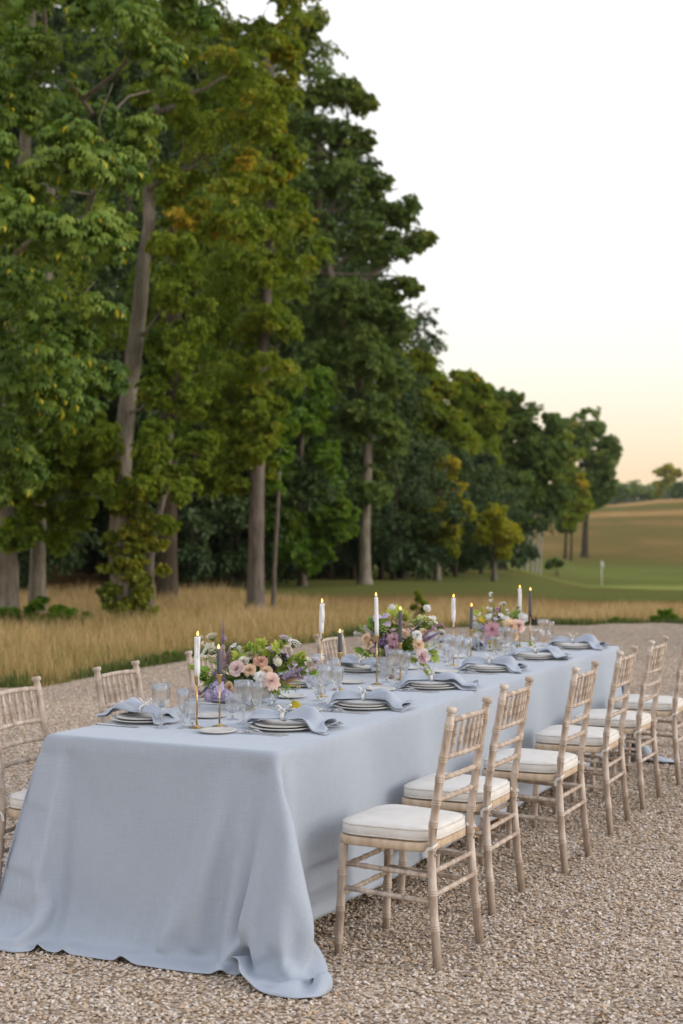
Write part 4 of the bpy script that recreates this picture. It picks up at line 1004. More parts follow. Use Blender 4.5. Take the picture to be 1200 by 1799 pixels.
0,0,0,0,0,0,0,0,0,0,0,0,0,0,0,0,-1,0,0,1,0,0,0,0,473,0,0,0,0,0,0,0,0,0,0,0,0,0,0,0,0,0,0,0,0,0,0,0,0,0,0,0,0,0,0,0,0,0,0,0,0,0,0,0,0,0,0,0,0,0,0,0,0,0,0,0,0,0,0,0,0,0,0,
0,0,0,0,0,0,0,0,0,0,0,0,0,0,0,0,0,-1,0,0,0,1,0,0,0,0,0,0,0,473,0,0,0,0,0,0,0,0,0,0,0,0,0,0,0,0,0,0,0,0,0,0,0,0,0,0,0,0,0,0,0,0,0,0,0,0,0,0,0,0,0,0,0,0,0,0,0,0,0,0,0,0,0,
0,0,0,0,0,0,0,0,0,0,0,0,0,0,0,0,0,0,-1,0,0,0,1,0,0,0,0,0,0,0,0,0,0,0,473,0,0,0,0,0,0,0,0,0,0,0,0,0,0,0,0,0,0,0,0,0,0,0,0,0,0,0,0,0,0,0,0,0,0,0,0,0,0,0,0,0,0,0,0,0,0,0,0,
0,0,0,0,0,0,0,0,0,0,0,0,0,0,0,0,0,0,-1,0,0,0,0,1,0,0,0,0,0,0,0,0,0,0,0,0,0,0,0,473,0,0,0,0,0,0,0,0,0,0,0,0,0,0,0,0,0,0,0,0,0,0,0,0,0,0,0,0,-1,0,0,0,0,0,0,0,0,0,0,0,0,0,0,
0,0,0,0,0,0,0,0,0,0,0,0,0,0,0,0,0,0,0,0,0,0,0,1,0,0,0,0,0,0,0,0,0,0,0,0,0,0,0,0,0,0,0,0,473,0,0,0,0,0,0,0,0,0,0,0,0,0,0,0,-1,0,0,0,0,0,0,0,0,0,0,0,0,1,0,0,0,0,0,0,0,0,0,
0,0,0,0,0,0,0,0,0,0,0,0,0,0,0,0,0,0,0,0,0,0,0,0,0,0,0,0,0,0,0,0,0,0,0,0,0,0,0,0,0,0,0,0,0,0,0,0,0,472,0,0,0,0,0,0,0,0,0,0,0,0,0,0,0,1,0,0,0,0,0,0,0,0,0,0,0,0,0,0,0,0,0,0,
0,0,0,0,0,0,0,0,0,0,0,0,0,0,0,0,0,0,0,0,0,0,0,0,0,0,0,0,0,0,0,0,0,0,0,0,0,0,0,0,0,0,0,0,0,0,0,0,0,0,0,0,0,473,0,0,0,0,0,0,0,0,0,0,0,0,0,0,0,0,0,0,0,0,0,0,0,0,0,0,0,0,0,0,
0,0,0,0,0,0,0,0,0,0,0,0,0,0,0,0,0,0,0,0,0,0,0,0,0,0,0,0,0,0,0,0,0,0,0,0,0,0,0,0,0,0,0,0,0,0,0,0,0,0,0,0,0,0,0,0,0,473,0,0,0,0,0,0,0,0,0,0,0,0,0,0,0,0,0,0,0,0,0,0,0,0,0,0,
0,0,0,0,0,0,0,0,0,0,0,0,0,0,0,0,0,0,0,0,0,0,0,0,0,0,0,0,0,0,0,0,0,0,0,0,0,0,0,0,0,0,0,0,0,0,0,0,0,0,0,0,0,0,0,0,0,0,0,0,0,473,0,0,0,0,0,0,0,0,0,0,0,0,0,0,0,0,0,0,0,0,0,0,
0,0,0,0,0,-1,0,0,0,0,0,0,0,0,0,0,0,0,0,0,0,0,0,0,0,0,0,0,0,0,0,0,0,0,0,0,0,0,0,0,0,0,0,0,0,0,0,0,0,0,0,0,0,0,0,0,0,0,0,0,0,0,0,0,0,473,0,0,0,0,0,0,0,0,0,0,0,0,0,0,0,0,0,
0,0,0,0,-1,0,0,0,0,0,1,0,0,0,0,0,0,0,0,0,0,0,0,0,0,0,0,0,0,0,0,0,0,0,0,0,0,0,0,0,0,0,0,0,0,0,0,0,0,0,0,0,0,0,0,0,0,0,0,0,0,0,0,0,0,0,0,0,0,0,473,0,0,0,0,0,0,0,0,0,0,0,0,
0,0,0,0,0,-1,0,0,0,1,0,0,0,0,0,0,0,0,0,0,0,0,0,0,0,0,0,0,0,0,0,0,0,0,0,0,0,0,0,0,0,0,0,0,0,0,0,0,0,0,0,0,0,0,0,0,0,0,0,0,0,0,0,0,0,0,0,0,0,0,0,0,0,0,0,473,0,0,0,0,0,0,0,
0,0,0,0,0,0,0,-1,0,0,1,0,0,0,0,0,0,0,0,0,0,0,0,0,0,0,0,0,0,0,0,0,0,0,0,0,0,0,0,0,0,0,0,0,0,0,0,0,0,0,0,0,0,0,0,0,0,0,0,0,0,0,0,0,0,0,0,0,0,0,0,0,0,0,0,0,0,0,0,0,473,0,0,
0,0,0,0,0,0,0,0,0,0,-1,0,1,0,0,0,0,0,0,0,0,0,0,0,0,0,0,0,0,0,0,0,0,0,0,0,0,0,0,0,0,0,0,0,0,0,0,0,0,0,0,0,0,0,0,0,0,0,0,0,0,0,0,0,0,0,0,0,0,0,0,0,0,0,0,0,0,0,0,0,0,0,0,0,
0,473,0,0,0,0,0,0,0,0,0,0,0,-1,1,0,0,0,0,0,0,0,0,0,0,0,0,0,0,-1,0,0,0,0,0,0,0,0,0,0,0,0,0,0,0,0,0,0,0,0,0,0,0,0,0,0,0,0,0,0,0,0,0,0,0,0,0,0,0,0,0,0,0,0,0,0,0,1,0,0,0,0,0,
0,0,0,0,0,0,473,0,0,0,0,0,0,0,0,0,0,-1,1,0,0,0,0,0,0,0,0,0,0,0,0,-1,0,0,1,0,0,0,0,0,0,0,0,0,0,0,0,0,0,0,0,0,0,0,0,0,0,0,0,0,0,0,0,0,0,0,0,0,0,0,0,0,0,0,0,0,0,0,0,0,0,0,
-1,0,0,0,0,0,0,0,0,0,1,0,473,0,0,0,0,0,0,0,0,0,-1,1,0,0,0,0,0,0,0,0,0,0,0,0,0,0,0,0,0,0,0,0,0,0,0,0,0,0,0,0,0,0,0,0,0,0,0,0,0,0,0,0,0,0,0,0,0,0,0,0,0,0,0,0,0,0,0,0,0,0,0,
0,0,0,0,0,0,0,0,0,0,0,0,0,0,0,-1,0,473,0,0,0,0,0,0,0,0,-1,1,0,0,0,0,0,0,0,0,0,0,0,0,0,0,1,-1,0,0,0,0,0,0,0,0,0,0,0,0,0,0,0,0,0,0,0,0,0,0,0,0,0,0,0,0,0,0,0,0,0,0,0,0,0,0,
0,0,0,0,0,0,0,0,0,0,0,0,0,0,0,0,0,0,0,0,0,0,0,473,0,0,0,0,0,-1,0,0,1,0,0,0,0,0,0,0,0,0,0,0,1,0,0,0,0,1,-1,0,-1,0,0,0,0,0,0,0,0,0,0,0,0,0,0,0,0,0,0,0,0,0,0,0,0,0,0,0,0,0,
0,0,0,0,0,0,0,0,0,0,0,0,-1,0,0,0,0,1,0,0,0,0,0,0,0,0,0,0,0,468,0,0,1,0,1,1,1,0,0,1,0,0,0,0,0,0,0,0,0,1,-1,1,0,0,0,0,0,-1,-1,0,0,0,0,0,0,0,0,0,0,0,0,0,0,0,0,0,0,0,0,0,0,0,
0,0,0,0,0,1,0,1,0,1,-1,-2,-1,-2,-1,-1,-1,-1,0,-1,-1,-2,-1,-2,-1,-1,-1,-2,-1,-1,-1,-2,-1,-1,0,190,-1,1,-1,1,-1,1,0,1,1,0,1,1,1,2,1,1,1,1,1,0,0,0,1,0,1,0,1,-1,-1,0,0,0,0,0,
0,0,0,0,0,0,0,0,0,0,0,0,0,0,0,0,0,0,0,0,0,0,0,-1,0,-1,-1,-1,1,1,0,0,-2,-1,-1,-1,0,-1,0,0,-1,0,-1,-1,0,0,-1,-1,0,0,-1,0,-2,168,5,1,2,1,1,1,1,1,1,2,1,1,2,0,1,1,1,0,0,0,3,1,
-1,8,3,1,-1,0,-2,0,0,0,0,0,0,0,0,0,0,0,0,0,0,0,0,0,0,0,0,0,0,0,0,0,0,0,0,0,0,-1,1,-1,-1,-1,0,0,1,1,0,1,-1,1,-1,0,1,-1,0,1,-1,0,1,0,-1,1,0,-1,0,116,-5,1,0,1,2,1,1,0,1,0,0,
1,-1,0,0,1,0,1,1,0,-3,-3,4,16,4,-1,0,-1,-1,-2,0,0,0,0,0,0,0,0,0,0,0,1,0,0,0,0,0,0,0,0,0,0,0,0,0,0,0,0,0,1,0,0,-3,0,0,1,0,0,0,0,1,-1,1,0,-1,1,0,-1,1,0,-1,1,0,-1,1,0,1,65,
11,2,2,2,2,2,2,3,2,2,4,3,3,4,3,2,3,2,2,1,11,1,-23,35,30,-14,38,-26,-24,-11,-2,-1,0,0,0,0,-1,0,0,0,0,-1,1,0,0,0,0,0,0,0,0,0,0,0,-1,0,2,1,1,1,1,-1,-4,-4,0,-2,-1,-2,1,1,1,2,
0,1,1,0,0,1,-1,1,0,-1,1,0,0,0,-1,121,-12,-2,0,-2,-2,-3,-3,-2,-3,-4,-4,-4,-2,-2,0,0,2,2,-2,-9,-18,8,29,-86,-35,59,-33,61,36,1,-5,-1,0,0,0,0,1,0,0,0,0,0,-1,-1,1,0,0,0,0,0,
0,0,1,0,-7,-4,-5,-4,-2,-2,1,12,18,2,-4,4,4,2,-3,-3,-3,-1,4,4,3,3,4,3,3,1,2,1,1,1,-1,1,5,49,8,0,-1,1,1,2,4,3,6,7,7,6,5,2,-3,-9,-18,-27,-24,-1,12,11,27,25,-25,-73,42,-56,
39,-38,-5,0,-1,1,2,2,3,3,2,2,1,1,1,2,0,0,1,0,1,0,1,3,3,-7,-7,-6,-2,1,1,6,14,0,20,18,-7,-23,-10,9,21,19,16,9,0,-5,-8,-9,-9,-7,-4,-1,1,4,6,5,4,4,2,77,5,6,6,5,7,5,3,2,-3,-7,
-14,-19,-27,-31,-33,-30,-19,5,32,45,39,13,-36,-29,-6,27,-14,37,-43,16,-12,-3,0,0,-2,0,-1,-1,0,-1,1,0,0,0,1,1,0,0,1,3,2,-2,-12,-6,7,8,5,3,2,9,13,-17,-16,18,22,8,-21,-41,
-36,-15,3,15,20,24,24,21,17,9,2,-4,-9,-13,-16,-13,-7,-4,-7,125,-4,-2,-3,-5,-10,-13,-18,-24,-29,-30,-29,-24,-18,-11,2,20,43,54,38,10,-7,-21,-27,-15,0,12,11,10,-13,-10,-5,
-2,1,-1,1,-2,0,-1,-1,1,-1,1,0,1,0,0,0,2,0,1,-1,-7,-4,5,6,2,0,-1,4,14,10,-1,-27,-4,18,19,18,6,-18,-40,-43,-30,-13,-1,6,10,13,17,20,20,19,17,14,9,2,-4,4,80,-12,-11,-14,-20,
-25,-27,-27,-21,-14,-9,-2,0,8,24,44,52,33,10,1,-2,-17,-28,-19,-4,6,9,4,4,-7,-3,-5,-1,0,0,-1,1,-2,0,0,0,0,0,0,0,-1,1,1,0,2,-1,-4,-4,2,5,2,0,0,0,5,13,6,6,-18,-23,7,17,14,
17,16,6,-15,-36,-43,-35,-18,-6,0,3,5,7,9,11,10,10,10,9,1,4,-10,-18,-25,-23,-16,-10,-3,-1,0,3,7,24,46,49,30,7,1,4,1,-14,-26,-21,-11,1,9,9,3,0,-3,-3,-5,-1,0,0,0,-2,1,-1,0,
0,0,-1,0,-1,0,0,0,2,1,-2,-4,1,4,1,0,0,0,3,6,9,6,8,-8,-26,-9,11,13,11,13,18,15,4,-12,-32,-42,-36,-21,-8,-2,-1,2,4,7,8,7,5,7,-36,-29,-20,-10,-2,0,1,0,2,10,26,47,47,21,2,1,
6,7,0,-10,-26,-23,-14,-2,3,8,10,2,-1,-2,-2,-5,-3,-1,0,0,1,-1,0,0,-2,0,0,0,-1,-1,0,1,1,-1,-1,0,1,3,1,0,0,0,2,10,6,3,10,-1,-22,-22,3,11,5,0,9,21,23,14,5,-10,-28,-38,-35,
-21,-5,-3,-2,-3,1,6,16,31,-66,-10,-9,-3,-2,1,6,18,34,48,43,15,-14,-2,10,7,2,-1,-8,-25,-25,-16,-6,0,6,10,6,2,-1,-4,-2,-3,-3,0,-1,0,0,0,1,-1,0,-1,-1,0,0,0,-1,0,0,0,-2,1,3,
1,1,-1,0,1,4,10,3,4,7,4,-9,-27,-13,8,7,-4,-9,4,19,26,22,15,5,-10,-25,-35,-29,-10,-2,2,1,7,21,20,-67,-3,-5,-3,12,25,36,39,37,17,-8,-19,5,9,3,1,0,-7,-21,-26,-18,-9,-3,2,9,
9,5,0,-2,-2,-3,-1,-3,-2,1,0,0,0,-1,0,0,0,0,-1,0,0,0,-1,-1,-1,0,1,2,1,0,1,0,1,7,7,3,1,8,6,-3,-21,-22,-2,10,8,-7,-17,-6,10,21,24,23,17,6,-10,-27,-31,-17,-2,6,9,7,3,-69,1,
14,44,53,25,17,8,-10,-14,-13,10,13,2,-1,-2,-4,-17,-27,-21,-10,-3,-1,3,9,9,5,0,-2,-4,-1,-3,-2,-1,0,0,0,0,0,0,0,0,0,0,0,0,-1,-1,-1,-2,1,2,1,1,0,0,0,3,7,7,0,2,5,8,0,-11,-25,
-12,6,11,7,-7,-20,-16,-3,9,17,18,23,25,20,-10,-27,-20,3,8,-13,-47,-70,29,55,47,16,14,9,-17,-29,-4,17,16,4,0,-3,-5,-16,-28,-24,-10,-4,-2,1,3,10,9,3,0,-3,-3,-1,-1,-5,0,-1,
0,0,0,0,0,0,0,0,0,0,0,0,0,-2,-1,1,1,1,0,0,0,1,4,8,4,2,1,4,8,1,-3,-20,-20,-2,8,8,8,-1,-14,-19,-15,-8,5,13,29,41,22,13,-6,-18,-4,13,38,-53,79,32,-2,-1,10,-5,-4,21,12,5,-2,
-2,-4,-6,-19,-36,-31,-9,4,7,-1,0,6,9,9,3,-1,-4,-2,-1,-2,-2,-2,0,0,0,0,0,0,0,0,0,0,0,0,0,-1,-1,0,0,1,1,0,0,0,2,5,7,3,0,1,5,7,3,-1,-11,-24,-12,5,6,5,5,4,5,8,11,15,13,0,-5,
21,14,9,-7,-20,-11,1,87,-5,1,2,-3,-13,3,24,14,0,-3,-4,-6,-18,-44,-50,-29,-1,11,15,10,4,2,7,9,7,1,-1,-2,-3,-1,-1,-4,-1,0,0,0,0,0,0,0,0,0,0,0,0,0,0,0,0,0,0,0,0,0,1,2,6,5,3,
1,0,3,8,3,0,-3,-18,-17,-7,3,9,17,25,25,17,12,5,3,4,-2,3,9,4,-2,-15,-28,-24,94,1,2,2,5,9,5,2,0,0,-2,-6,-13,-52,-52,-41,-9,12,7,7,22,5,-7,1,12,15,4,9,0,-13,-6,-8,-1,2,1,0,
0,0,0,0,0,0,0,0,0,0,0,0,0,0,0,0,0,0,0,1,2,2,8,5,0,3,14,10,-10,-1,1,-21,25,9,17,21,18,11,5,2,1,1,0,0,0,-2,1,1,3,-5,-14,-39,-802,2,2,17,44,49,61,66,68,68,66,67,63,60,59,57,
56,53,47,46,46,40,-25,-62,-26,66,65,-11,63,49,67,67,68,67,68,67,68,67,68,67,68,66,59,59,35,65,67,68,67,68,67,68,67,44,38,66,65,60,59,-11,51,53,52,66,67,64,65,64,64,64,65,
64,64,65,64,64,64,64,62,59,59,52,51,52,51,51,51,51,-9,11,15,14,-4,0,-5,-13,-6,-3,-4,-8,-5,0,3,1,0,-1,-4,-16,-13,-9,23,31,29,-19,-19,40,-13,-2,-8,-1,0,0,-1,1,-1,0,-1,-1,
-2,0,2,-8,11,-3,0,-1,1,-1,1,-1,-3,8,12,-4,0,2,-8,40,-9,-17,-17,-11,-9,-4,-2,0,0,0,0,0,0,-1,0,0,0,-3,-5,-4,-8,-1,0,-1,0,0,0,0,20,10,11,-2,-14,-3,-3,-12,-4,-3,-3,-5,-5,-4,
-6,-2,-2,3,2,-3,-12,-6,14,21,17,-2,-1,13,0,-4,-8,-2,-1,1,0,-1,0,0,0,-2,-1,-2,-2,-1,5,0,0,1,-1,1,-1,0,1,5,6,1,0,2,5,12,-12,-21,-6,-3,-5,-5,-2,0,0,0,0,0,0,0,0,0,-1,-2,-7,
-10,-3,0,0,0,0,0,0,1,61,-13,2,-7,-16,-7,-7,-7,-5,-10,-9,-1,2,0,-5,-6,1,-1,4,10,-9,-14,5,26,23,8,0,-1,-4,-2,-9,-4,0,-1,1,0,0,-1,-1,0,-4,-6,-5,5,6,3,0,-1,1,-1,1,0,1,4,5,2,
0,1,1,-3,-18,-11,6,-3,-4,-2,-1,-1,0,0,0,0,0,0,0,0,-1,-5,-5,-9,-2,-1,0,0,0,0,0,0,14,24,4,-10,-5,-10,-10,-5,-7,-16,-3,0,0,-2,1,3,-1,-4,-1,2,-5,-4,10,28,15,-1,-3,-5,-6,2,1,
0,-1,0,-1,0,-2,-2,-2,-5,-6,-4,2,7,8,1,1,0,-1,1,-1,0,1,5,4,0,1,-3,-6,-11,-12,4,9,-2,-5,-2,-2,-1,-1,0,-1,0,0,0,0,-1,-6,-7,-3,-5,-1,0,0,0,0,0,1,-2,48,-22,-10,-9,6,5,0,-11,
-12,-7,-5,-2,-6,-4,4,6,7,7,1,-7,-7,-2,13,16,-2,-10,-1,0,-9,1,12,4,0,0,0,-2,-3,-4,-4,-4,-2,2,6,5,2,1,-1,1,0,0,0,1,0,1,1,2,-1,1,-6,-16,-5,10,2,-3,0,0,1,-1,-2,-3,-2,-1,0,0,
-1,-3,-8,-2,-6,-3,-1,0,0,0,0,1,-2,0,32,-25,-16,-5,2,10,10,-5,-6,7,-5,-6,-4,-5,-6,2,3,3,0,5,14,5,5,-2,-16,-10,1,-2,3,8,4,0,0,-1,-1,0,0,2,2,2,-3,-4,1,0,0,1,0,0,0,0,0,0,0,0,
1,0,1,1,0,-9,-3,3,-3,0,7,7,4,1,-5,-7,-6,-5,-3,-1,-2,-4,-8,-6,-9,2,0,0,0,1,0,-1,0,-2,58,-34,-37,-14,12,13,9,7,-8,1,5,6,1,-8,-21,-8,-3,-6,-2,10,23,14,0,-10,-20,-3,0,-7,9,8,
3,0,-1,1,-2,-3,0,0,1,1,0,3,1,0,1,-1,1,-1,1,0,0,0,0,0,1,0,0,0,1,-4,0,7,1,3,3,2,0,1,0,-3,-8,-7,-3,-3,-3,-8,-11,-11,-4,5,0,0,0,-1,-1,-1,-5,-12,29,0,-23,-16,6,4,6,18,4,-6,-8,
-3,-3,-3,-11,-7,-7,-5,4,9,11,18,0,-4,-9,-16,-10,3,10,4,2,0,1,-2,-1,-3,-1,1,-1,-1,3,4,2,1,-1,1,-1,1,-1,0,1,-1,1,0,-1,1,1,1,0,-2,3,7,3,3,1,-1,-2,0,0,-3,-5,-5,-3,-4,-5,-17,
-17,-7,3,7,3,1,0,-2,-3,-4,-5,-1,28,0,-5,-10,-6,-4,4,14,6,-7,-10,-8,-10,-8,9,5,0,0,-6,-3,1,9,5,7,6,-20,-21,9,8,1,2,1,0,0,-3,-2,0,1,-3,-1,5,5,1,-1,1,-1,1,-1,1,-1,0,0,0,1,0,
0,0,1,3,7,2,6,2,1,-5,-2,0,-3,-1,-3,-3,0,0,-1,-16,-27,-11,0,6,1,3,0,-1,-4,-3,-4,-4,-3,34,-10,1,1,-10,-3,-3,-1,-14,-15,7,7,-1,-11,8,7,4,1,-10,-3,0,3,7,2,6,-5,-13,4,2,1,0,0,
0,-1,-2,1,1,-2,-2,1,5,2,0,1,-1,1,-1,1,-1,1,-1,1,-1,0,0,0,0,1,7,17,4,-6,-9,1,1,0,-2,-2,-1,-4,2,6,-2,-12,-26,-17,5,4,0,-3,-2,1,0,-7,-5,-5,-4,-2,15,5,7,7,-11,-9,-4,-4,-15,
-19,-1,3,8,2,1,0,3,0,-2,1,3,-2,3,-1,1,1,-1,3,2,-1,1,1,0,-2,-2,1,1,-1,-1,3,2,1,1,-1,1,-1,1,-1,1,-1,1,-1,1,-1,1,-1,1,0,6,17,10,-8,-12,-1,2,-2,-2,-1,1,-1,5,5,-5,-25,-22,0,
10,4,0,-1,-6,-2,-5,-11,-9,-5,-2,-1,12,16,11,4,-15,-19,-6,-6,-13,-11,-6,0,9,14,-4,-4,-1,2,2,1,3,-1,-1,1,1,1,3,3,-1,2,-1,1,-1,-1,-1,1,1,-2,1,3,1,1,-1,1,-1,1,-1,1,-1,1,-1,1,
-1,1,-1,1,-1,1,3,14,11,-10,-7,-3,-2,2,-1,2,1,3,5,-3,-18,-24,-5,15,8,5,6,3,-5,-10,-18,-15,-11,-6,-1,0,53,-4,3,4,-13,-27,-20,-8,-7,-5,-8,-3,5,13,3,-4,0,1,2,0,2,2,-3,2,2,2,
3,0,2,-1,1,-1,0,-2,1,2,-2,-1,3,2,1,-1,1,-1,1,-1,1,-1,1,-1,1,-1,1,-1,1,-1,1,-1,1,3,-1,-7,8,3,0,1,1,1,2,5,2,-11,-24,-12,10,15,7,5,5,2,-9,-25,-26,-9,-5,-1,-1,1,52,1,4,2,-3,
-18,-28,-16,2,-3,-16,-9,-2,9,11,-1,-4,2,4,-2,1,2,-1,1,2,3,2,1,0,1,-1,1,-1,-2,1,1,-1,1,2,1,0,1,-1,1,-1,1,-1,1,-1,1,-1,1,-1,1,-1,1,-1,1,0,-1,-2,0,9,0,0,1,1,2,3,4,-5,-18,
-15,2,14,10,8,6,-3,-14,-21,-24,-12,0,-1,-4,0,-2,52,4,3,0,1,-6,-17,-19,2,-5,-20,-16,-7,1,8,3,0,0,4,-2,0,0,1,0,4,2,2,1,0,0,1,0,-2,-1,2,1,-1,0,3,0,1,-1,1,-1,1,-1,1,-1,1,-1,
1,-1,1,-1,1,-1,1,-1,0,0,-2,3,6,-1,2,0,1,1,2,2,-11,-18,-5,13,12,8,5,-4,-12,-22,-20,-10,3,-1,-4,-4,-3,0,49,9,3,-1,-1,-3,-7,-8,-2,-6,-14,-20,-16,-8,1,4,1,1,4,-2,0,3,-1,1,3,
4,2,1,0,0,0,-1,-1,0,2,-1,0,2,1,1,-1,1,-1,1,-1,1,-1,1,-1,1,-1,1,-1,1,-1,1,-1,1,0,-2,-1,5,3,0,2,0,1,1,0,-4,-12,-12,5,14,11,5,-3,-11,-20,-21,-8,3,3,-2,-5,-7,-4,-1,53,5,3,-1,
-2,-2,-2,-5,-3,-2,-5,-17,-20,-16,-9,-1,1,3,3,1,0,1,1,1,4,3,2,0,0,0,1,-1,-1,1,2,-1,0,2,0,0,1,-1,1,-1,1,-1,1,-1,1,-1,1,-1,1,0,0,0,0,-1,0,0,-1,5,4,-1,2,0,1,0,-3,-6,-13,-2,
11,12,7,1,-10,-20,-20,-10,2,7,0,-3,-4,-5,-5,-9,49,5,3,1,-2,0,-5,-6,-1,3,1,-10,-18,-19,-13,-7,-3,0,5,2,-1,1,1,1,3,5,1,0,1,0,-1,0,-2,2,1,-1,1,2,1,0,0,0,0,0,0,0,0,0,0,0,0,0,
0,-1,1,-1,1,0,-1,0,1,4,2,0,2,-1,1,0,-3,-10,-10,5,14,10,2,-9,-19,-22,-11,4,9,3,1,-1,-2,-1,-10,-26,43,7,5,2,-1,0,-1,-4,-3,2,2,-4,-13,-17,-18,-13,-5,-3,2,3,0,1,1,0,5,4,1,1,
-1,1,0,-2,0,2,0,0,1,1,0,1,-1,1,-1,1,-1,1,-1,1,-1,1,-1,1,-1,1,-1,1,-1,1,0,-1,1,5,0,2,1,0,1,-1,-6,-10,-3,10,12,5,-8,-18,-23,-10,4,8,6,3,2,3,0,-5,-9,8,35,8,7,4,1,1,3,-2,-6,
3,1,-3,-6,-13,-18,-17,-12,-4,-1,4,-1,0,2,0,3,6,2,0,0,-1,0,0,0,2,-1,1,1,0,1,-1,1,-1,1,-1,1,-1,1,-1,1,-1,1,-1,1,-1,1,-1,1,-1,0,1,1,5,0,1,0,1,1,-2,-7,-9,4,12,7,-5,-18,-23,
-11,4,9,7,2,2,3,1,-1,-6,-11,-12,26,8,9,3,7,4,2,-1,-2,0,1,-2,-3,-8,-14,-18,-16,-11,-3,2,1,0,1,0,3,6,1,0,1,0,-1,-1,2,0,1,0,1,1,-1,1,-1,1,-1,1,-1,1,-1,1,-1,1,-1,1,-1,1,-1,1,
-1,1,0,-1,3,4,-2,3,0,1,0,-3,-8,-4,10,9,-3,-17,-22,-12,4,9,7,2,1,0,-1,-3,-6,-8,-3,-7,23,2,2,6,15,9,1,-1,-1,1,0,0,-3,-4,-8,-15,-18,-15,-10,-1,2,-1,1,2,2,5,3,0,-1,1,-1,-1,1,
2,-1,1,2,0,0,0,0,0,0,0,0,0,0,0,0,0,0,-1,1,-1,1,-1,1,-1,0,1,3,3,-1,3,-1,2,-1,-4,-6,1,9,1,-16,-22,-12,4,10,6,1,0,-1,0,-4,-6,-6,-4,-2,-2,41,-11,-3,11,12,2,-2,0,1,1,3,1,0,-2,
-5,-9,-16,-19,-14,-7,0,1,0,0,2,6,3,1,0,-1,0,0,2,0,0,1,0,0,1,-1,1,-1,1,-1,1,-1,1,-1,1,-1,1,0,0,0,-1,1,-1,0,1,0,4,3,0,0,1,0,-1,-5,-4,7,2,-13,-21,-13,5,9,5,2,-1,0,-2,-5,-7,
-5,-3,-1,-1,3,60,-11,-3,-1,-9,-5,1,4,1,2,6,6,4,1,-2,-6,-11,-16,-19,-13,-4,-1,1,1,2,5,3,1,0,0,-1,1,1,-1,1,1,1,0,0,0,0,0,0,0,0,0,0,0,0,0,0,0,-1,0,1,-1,1,0,-1,1,4,3,0,1,0,0,
-2,-5,0,3,-10,-20,-12,5,8,6,1,-2,-1,-4,-5,-7,-4,-4,-3,-1,-3,-4,-15,45,14,-5,-12,-4,1,3,3,3,3,5,6,5,2,-1,-6,-13,-18,-18,-12,-1,-1,2,0,5,4,1,1,-1,1,0,0,1,0,1,0,1,-1,1,-1,1,
-1,1,-1,1,-1,1,-1,1,-1,1,0,0,-1,0,0,0,0,1,4,2,1,1,0,0,-3,-4,0,-8,-18,-12,5,9,5,-1,-3,-3,-5,-6,-6,-4,-5,-2,-1,-1,2,-7,34,-31,10,11,8,5,0,-2,1,1,-2,0,3,5,6,4,-1,-6,-14,-21,
-17,-9,0,-1,2,5,5,1,0,0,-1,1,1,0,1,1,0,0,0,0,0,0,0,0,0,0,0,0,0,0,0,0,0,0,0,0,-1,1,0,0,5,1,0,0,1,0,-5,-5,-8,-16,-9,7,8,2,-3,-5,-4,-6,-6,-5,-4,-3,1,2,7,10,13,12,-54,25,7,7,
13,16,14,10,7,2,-1,-3,-3,-1,2,4,5,0,-6,-15,-19,-17,-9,1,1,3,6,2,-1,1,0,1,1,-1,1,0,1,-1,1,-1,1,-1,1,-1,1,-1,1,0,0,0,0,0,0,0,0,0,0,-1,0,0,5,0,2,1,1,-2,-7,-11,-15,-10,6,8,0,
-5,-6,-5,-6,-5,-3,0,3,8,10,14,16,16,17,23,-22,-8,-12,-1,6,9,13,15,17,15,10,5,0,-1,-3,-1,2,4,1,-5,-14,-21,-17,-8,1,4,6,2,0,-1,1,1,0,1,1,0,-1,1,-1,1,-1,1,0,0,0,0,0,-1,1,-1,
1,-1,1,0,0,0,-1,0,-1,1,4,-1,3,1,0,-5,-13,-15,-9,3,6,-4,-6,-6,-4,-3,0,4,8,12,15,17,16,14,10,9,4,7,-37,-5,-7,-1,0,1,3,8,10,15,17,16,15,8,5,0,-1,-1,1,-3,-8,-12,-17,-18,-4,6,
-1,6,1,0,0,1,0,1,0,1,0,0,0,0,0,0,-1,1,-1,1,0,0,0,0,0,0,0,0,1,-1,0,0,0,3,3,-3,0,-1,-8,-11,-14,-8,0,5,-4,-8,-4,1,5,10,14,17,18,16,12,8,6,3,2,0,-1,3,-45,-4,-1,-1,-1,0,1,0,2,
4,9,11,14,18,16,14,8,4,1,0,-9,-11,-16,-30,4,-3,11,1,0,0,2,0,-1,1,1,-1,1,-1,1,-1,1,-1,1,0,0,0,-1,1,0,0,0,1,-1,0,0,0,1,-1,2,3,0,0,-1,-8,-22,-12,-1,-1,1,-2,-4,4,11,16,18,17,
14,10,7,2,3,-1,-1,-1,-2,-2,0,-1,-44,-1,-2,-2,0,0,0,-1,1,0,1,4,5,8,11,14,16,16,12,8,3,-13,-37,53,-66,0,11,-1,0,1,0,0,2,1,-1,1,-1,1,-1,1,-1,1,0,-1,1,0,0,0,0,0,0,0,0,0,0,1,
0,0,-1,3,4,8,-1,-20,-24,-8,2,1,3,8,13,16,16,13,9,5,1,-1,-4,-3,-4,-2,-2,-2,0,-1,-1,1,-39,2,-1,-1,-1,-1,-1,-1,-2,-1,-2,-1,0,0,3,6,9,12,14,17,17,28,-5,-86,52,-33,10,1,0,1,0,
2,1,-1,1,-1,1,-1,1,0,0,0,-1,1,0,0,0,0,0,0,0,0,0,1,0,0,1,1,0,3,10,14,1,-21,-16,-3,-2,8,16,13,9,6,3,-1,-5,-6,-4,-4,-1,-1,-1,-2,0,-1,-1,-1,-3,-8,-22,2,-1,-1,-2,-1,-3,-1,-1,
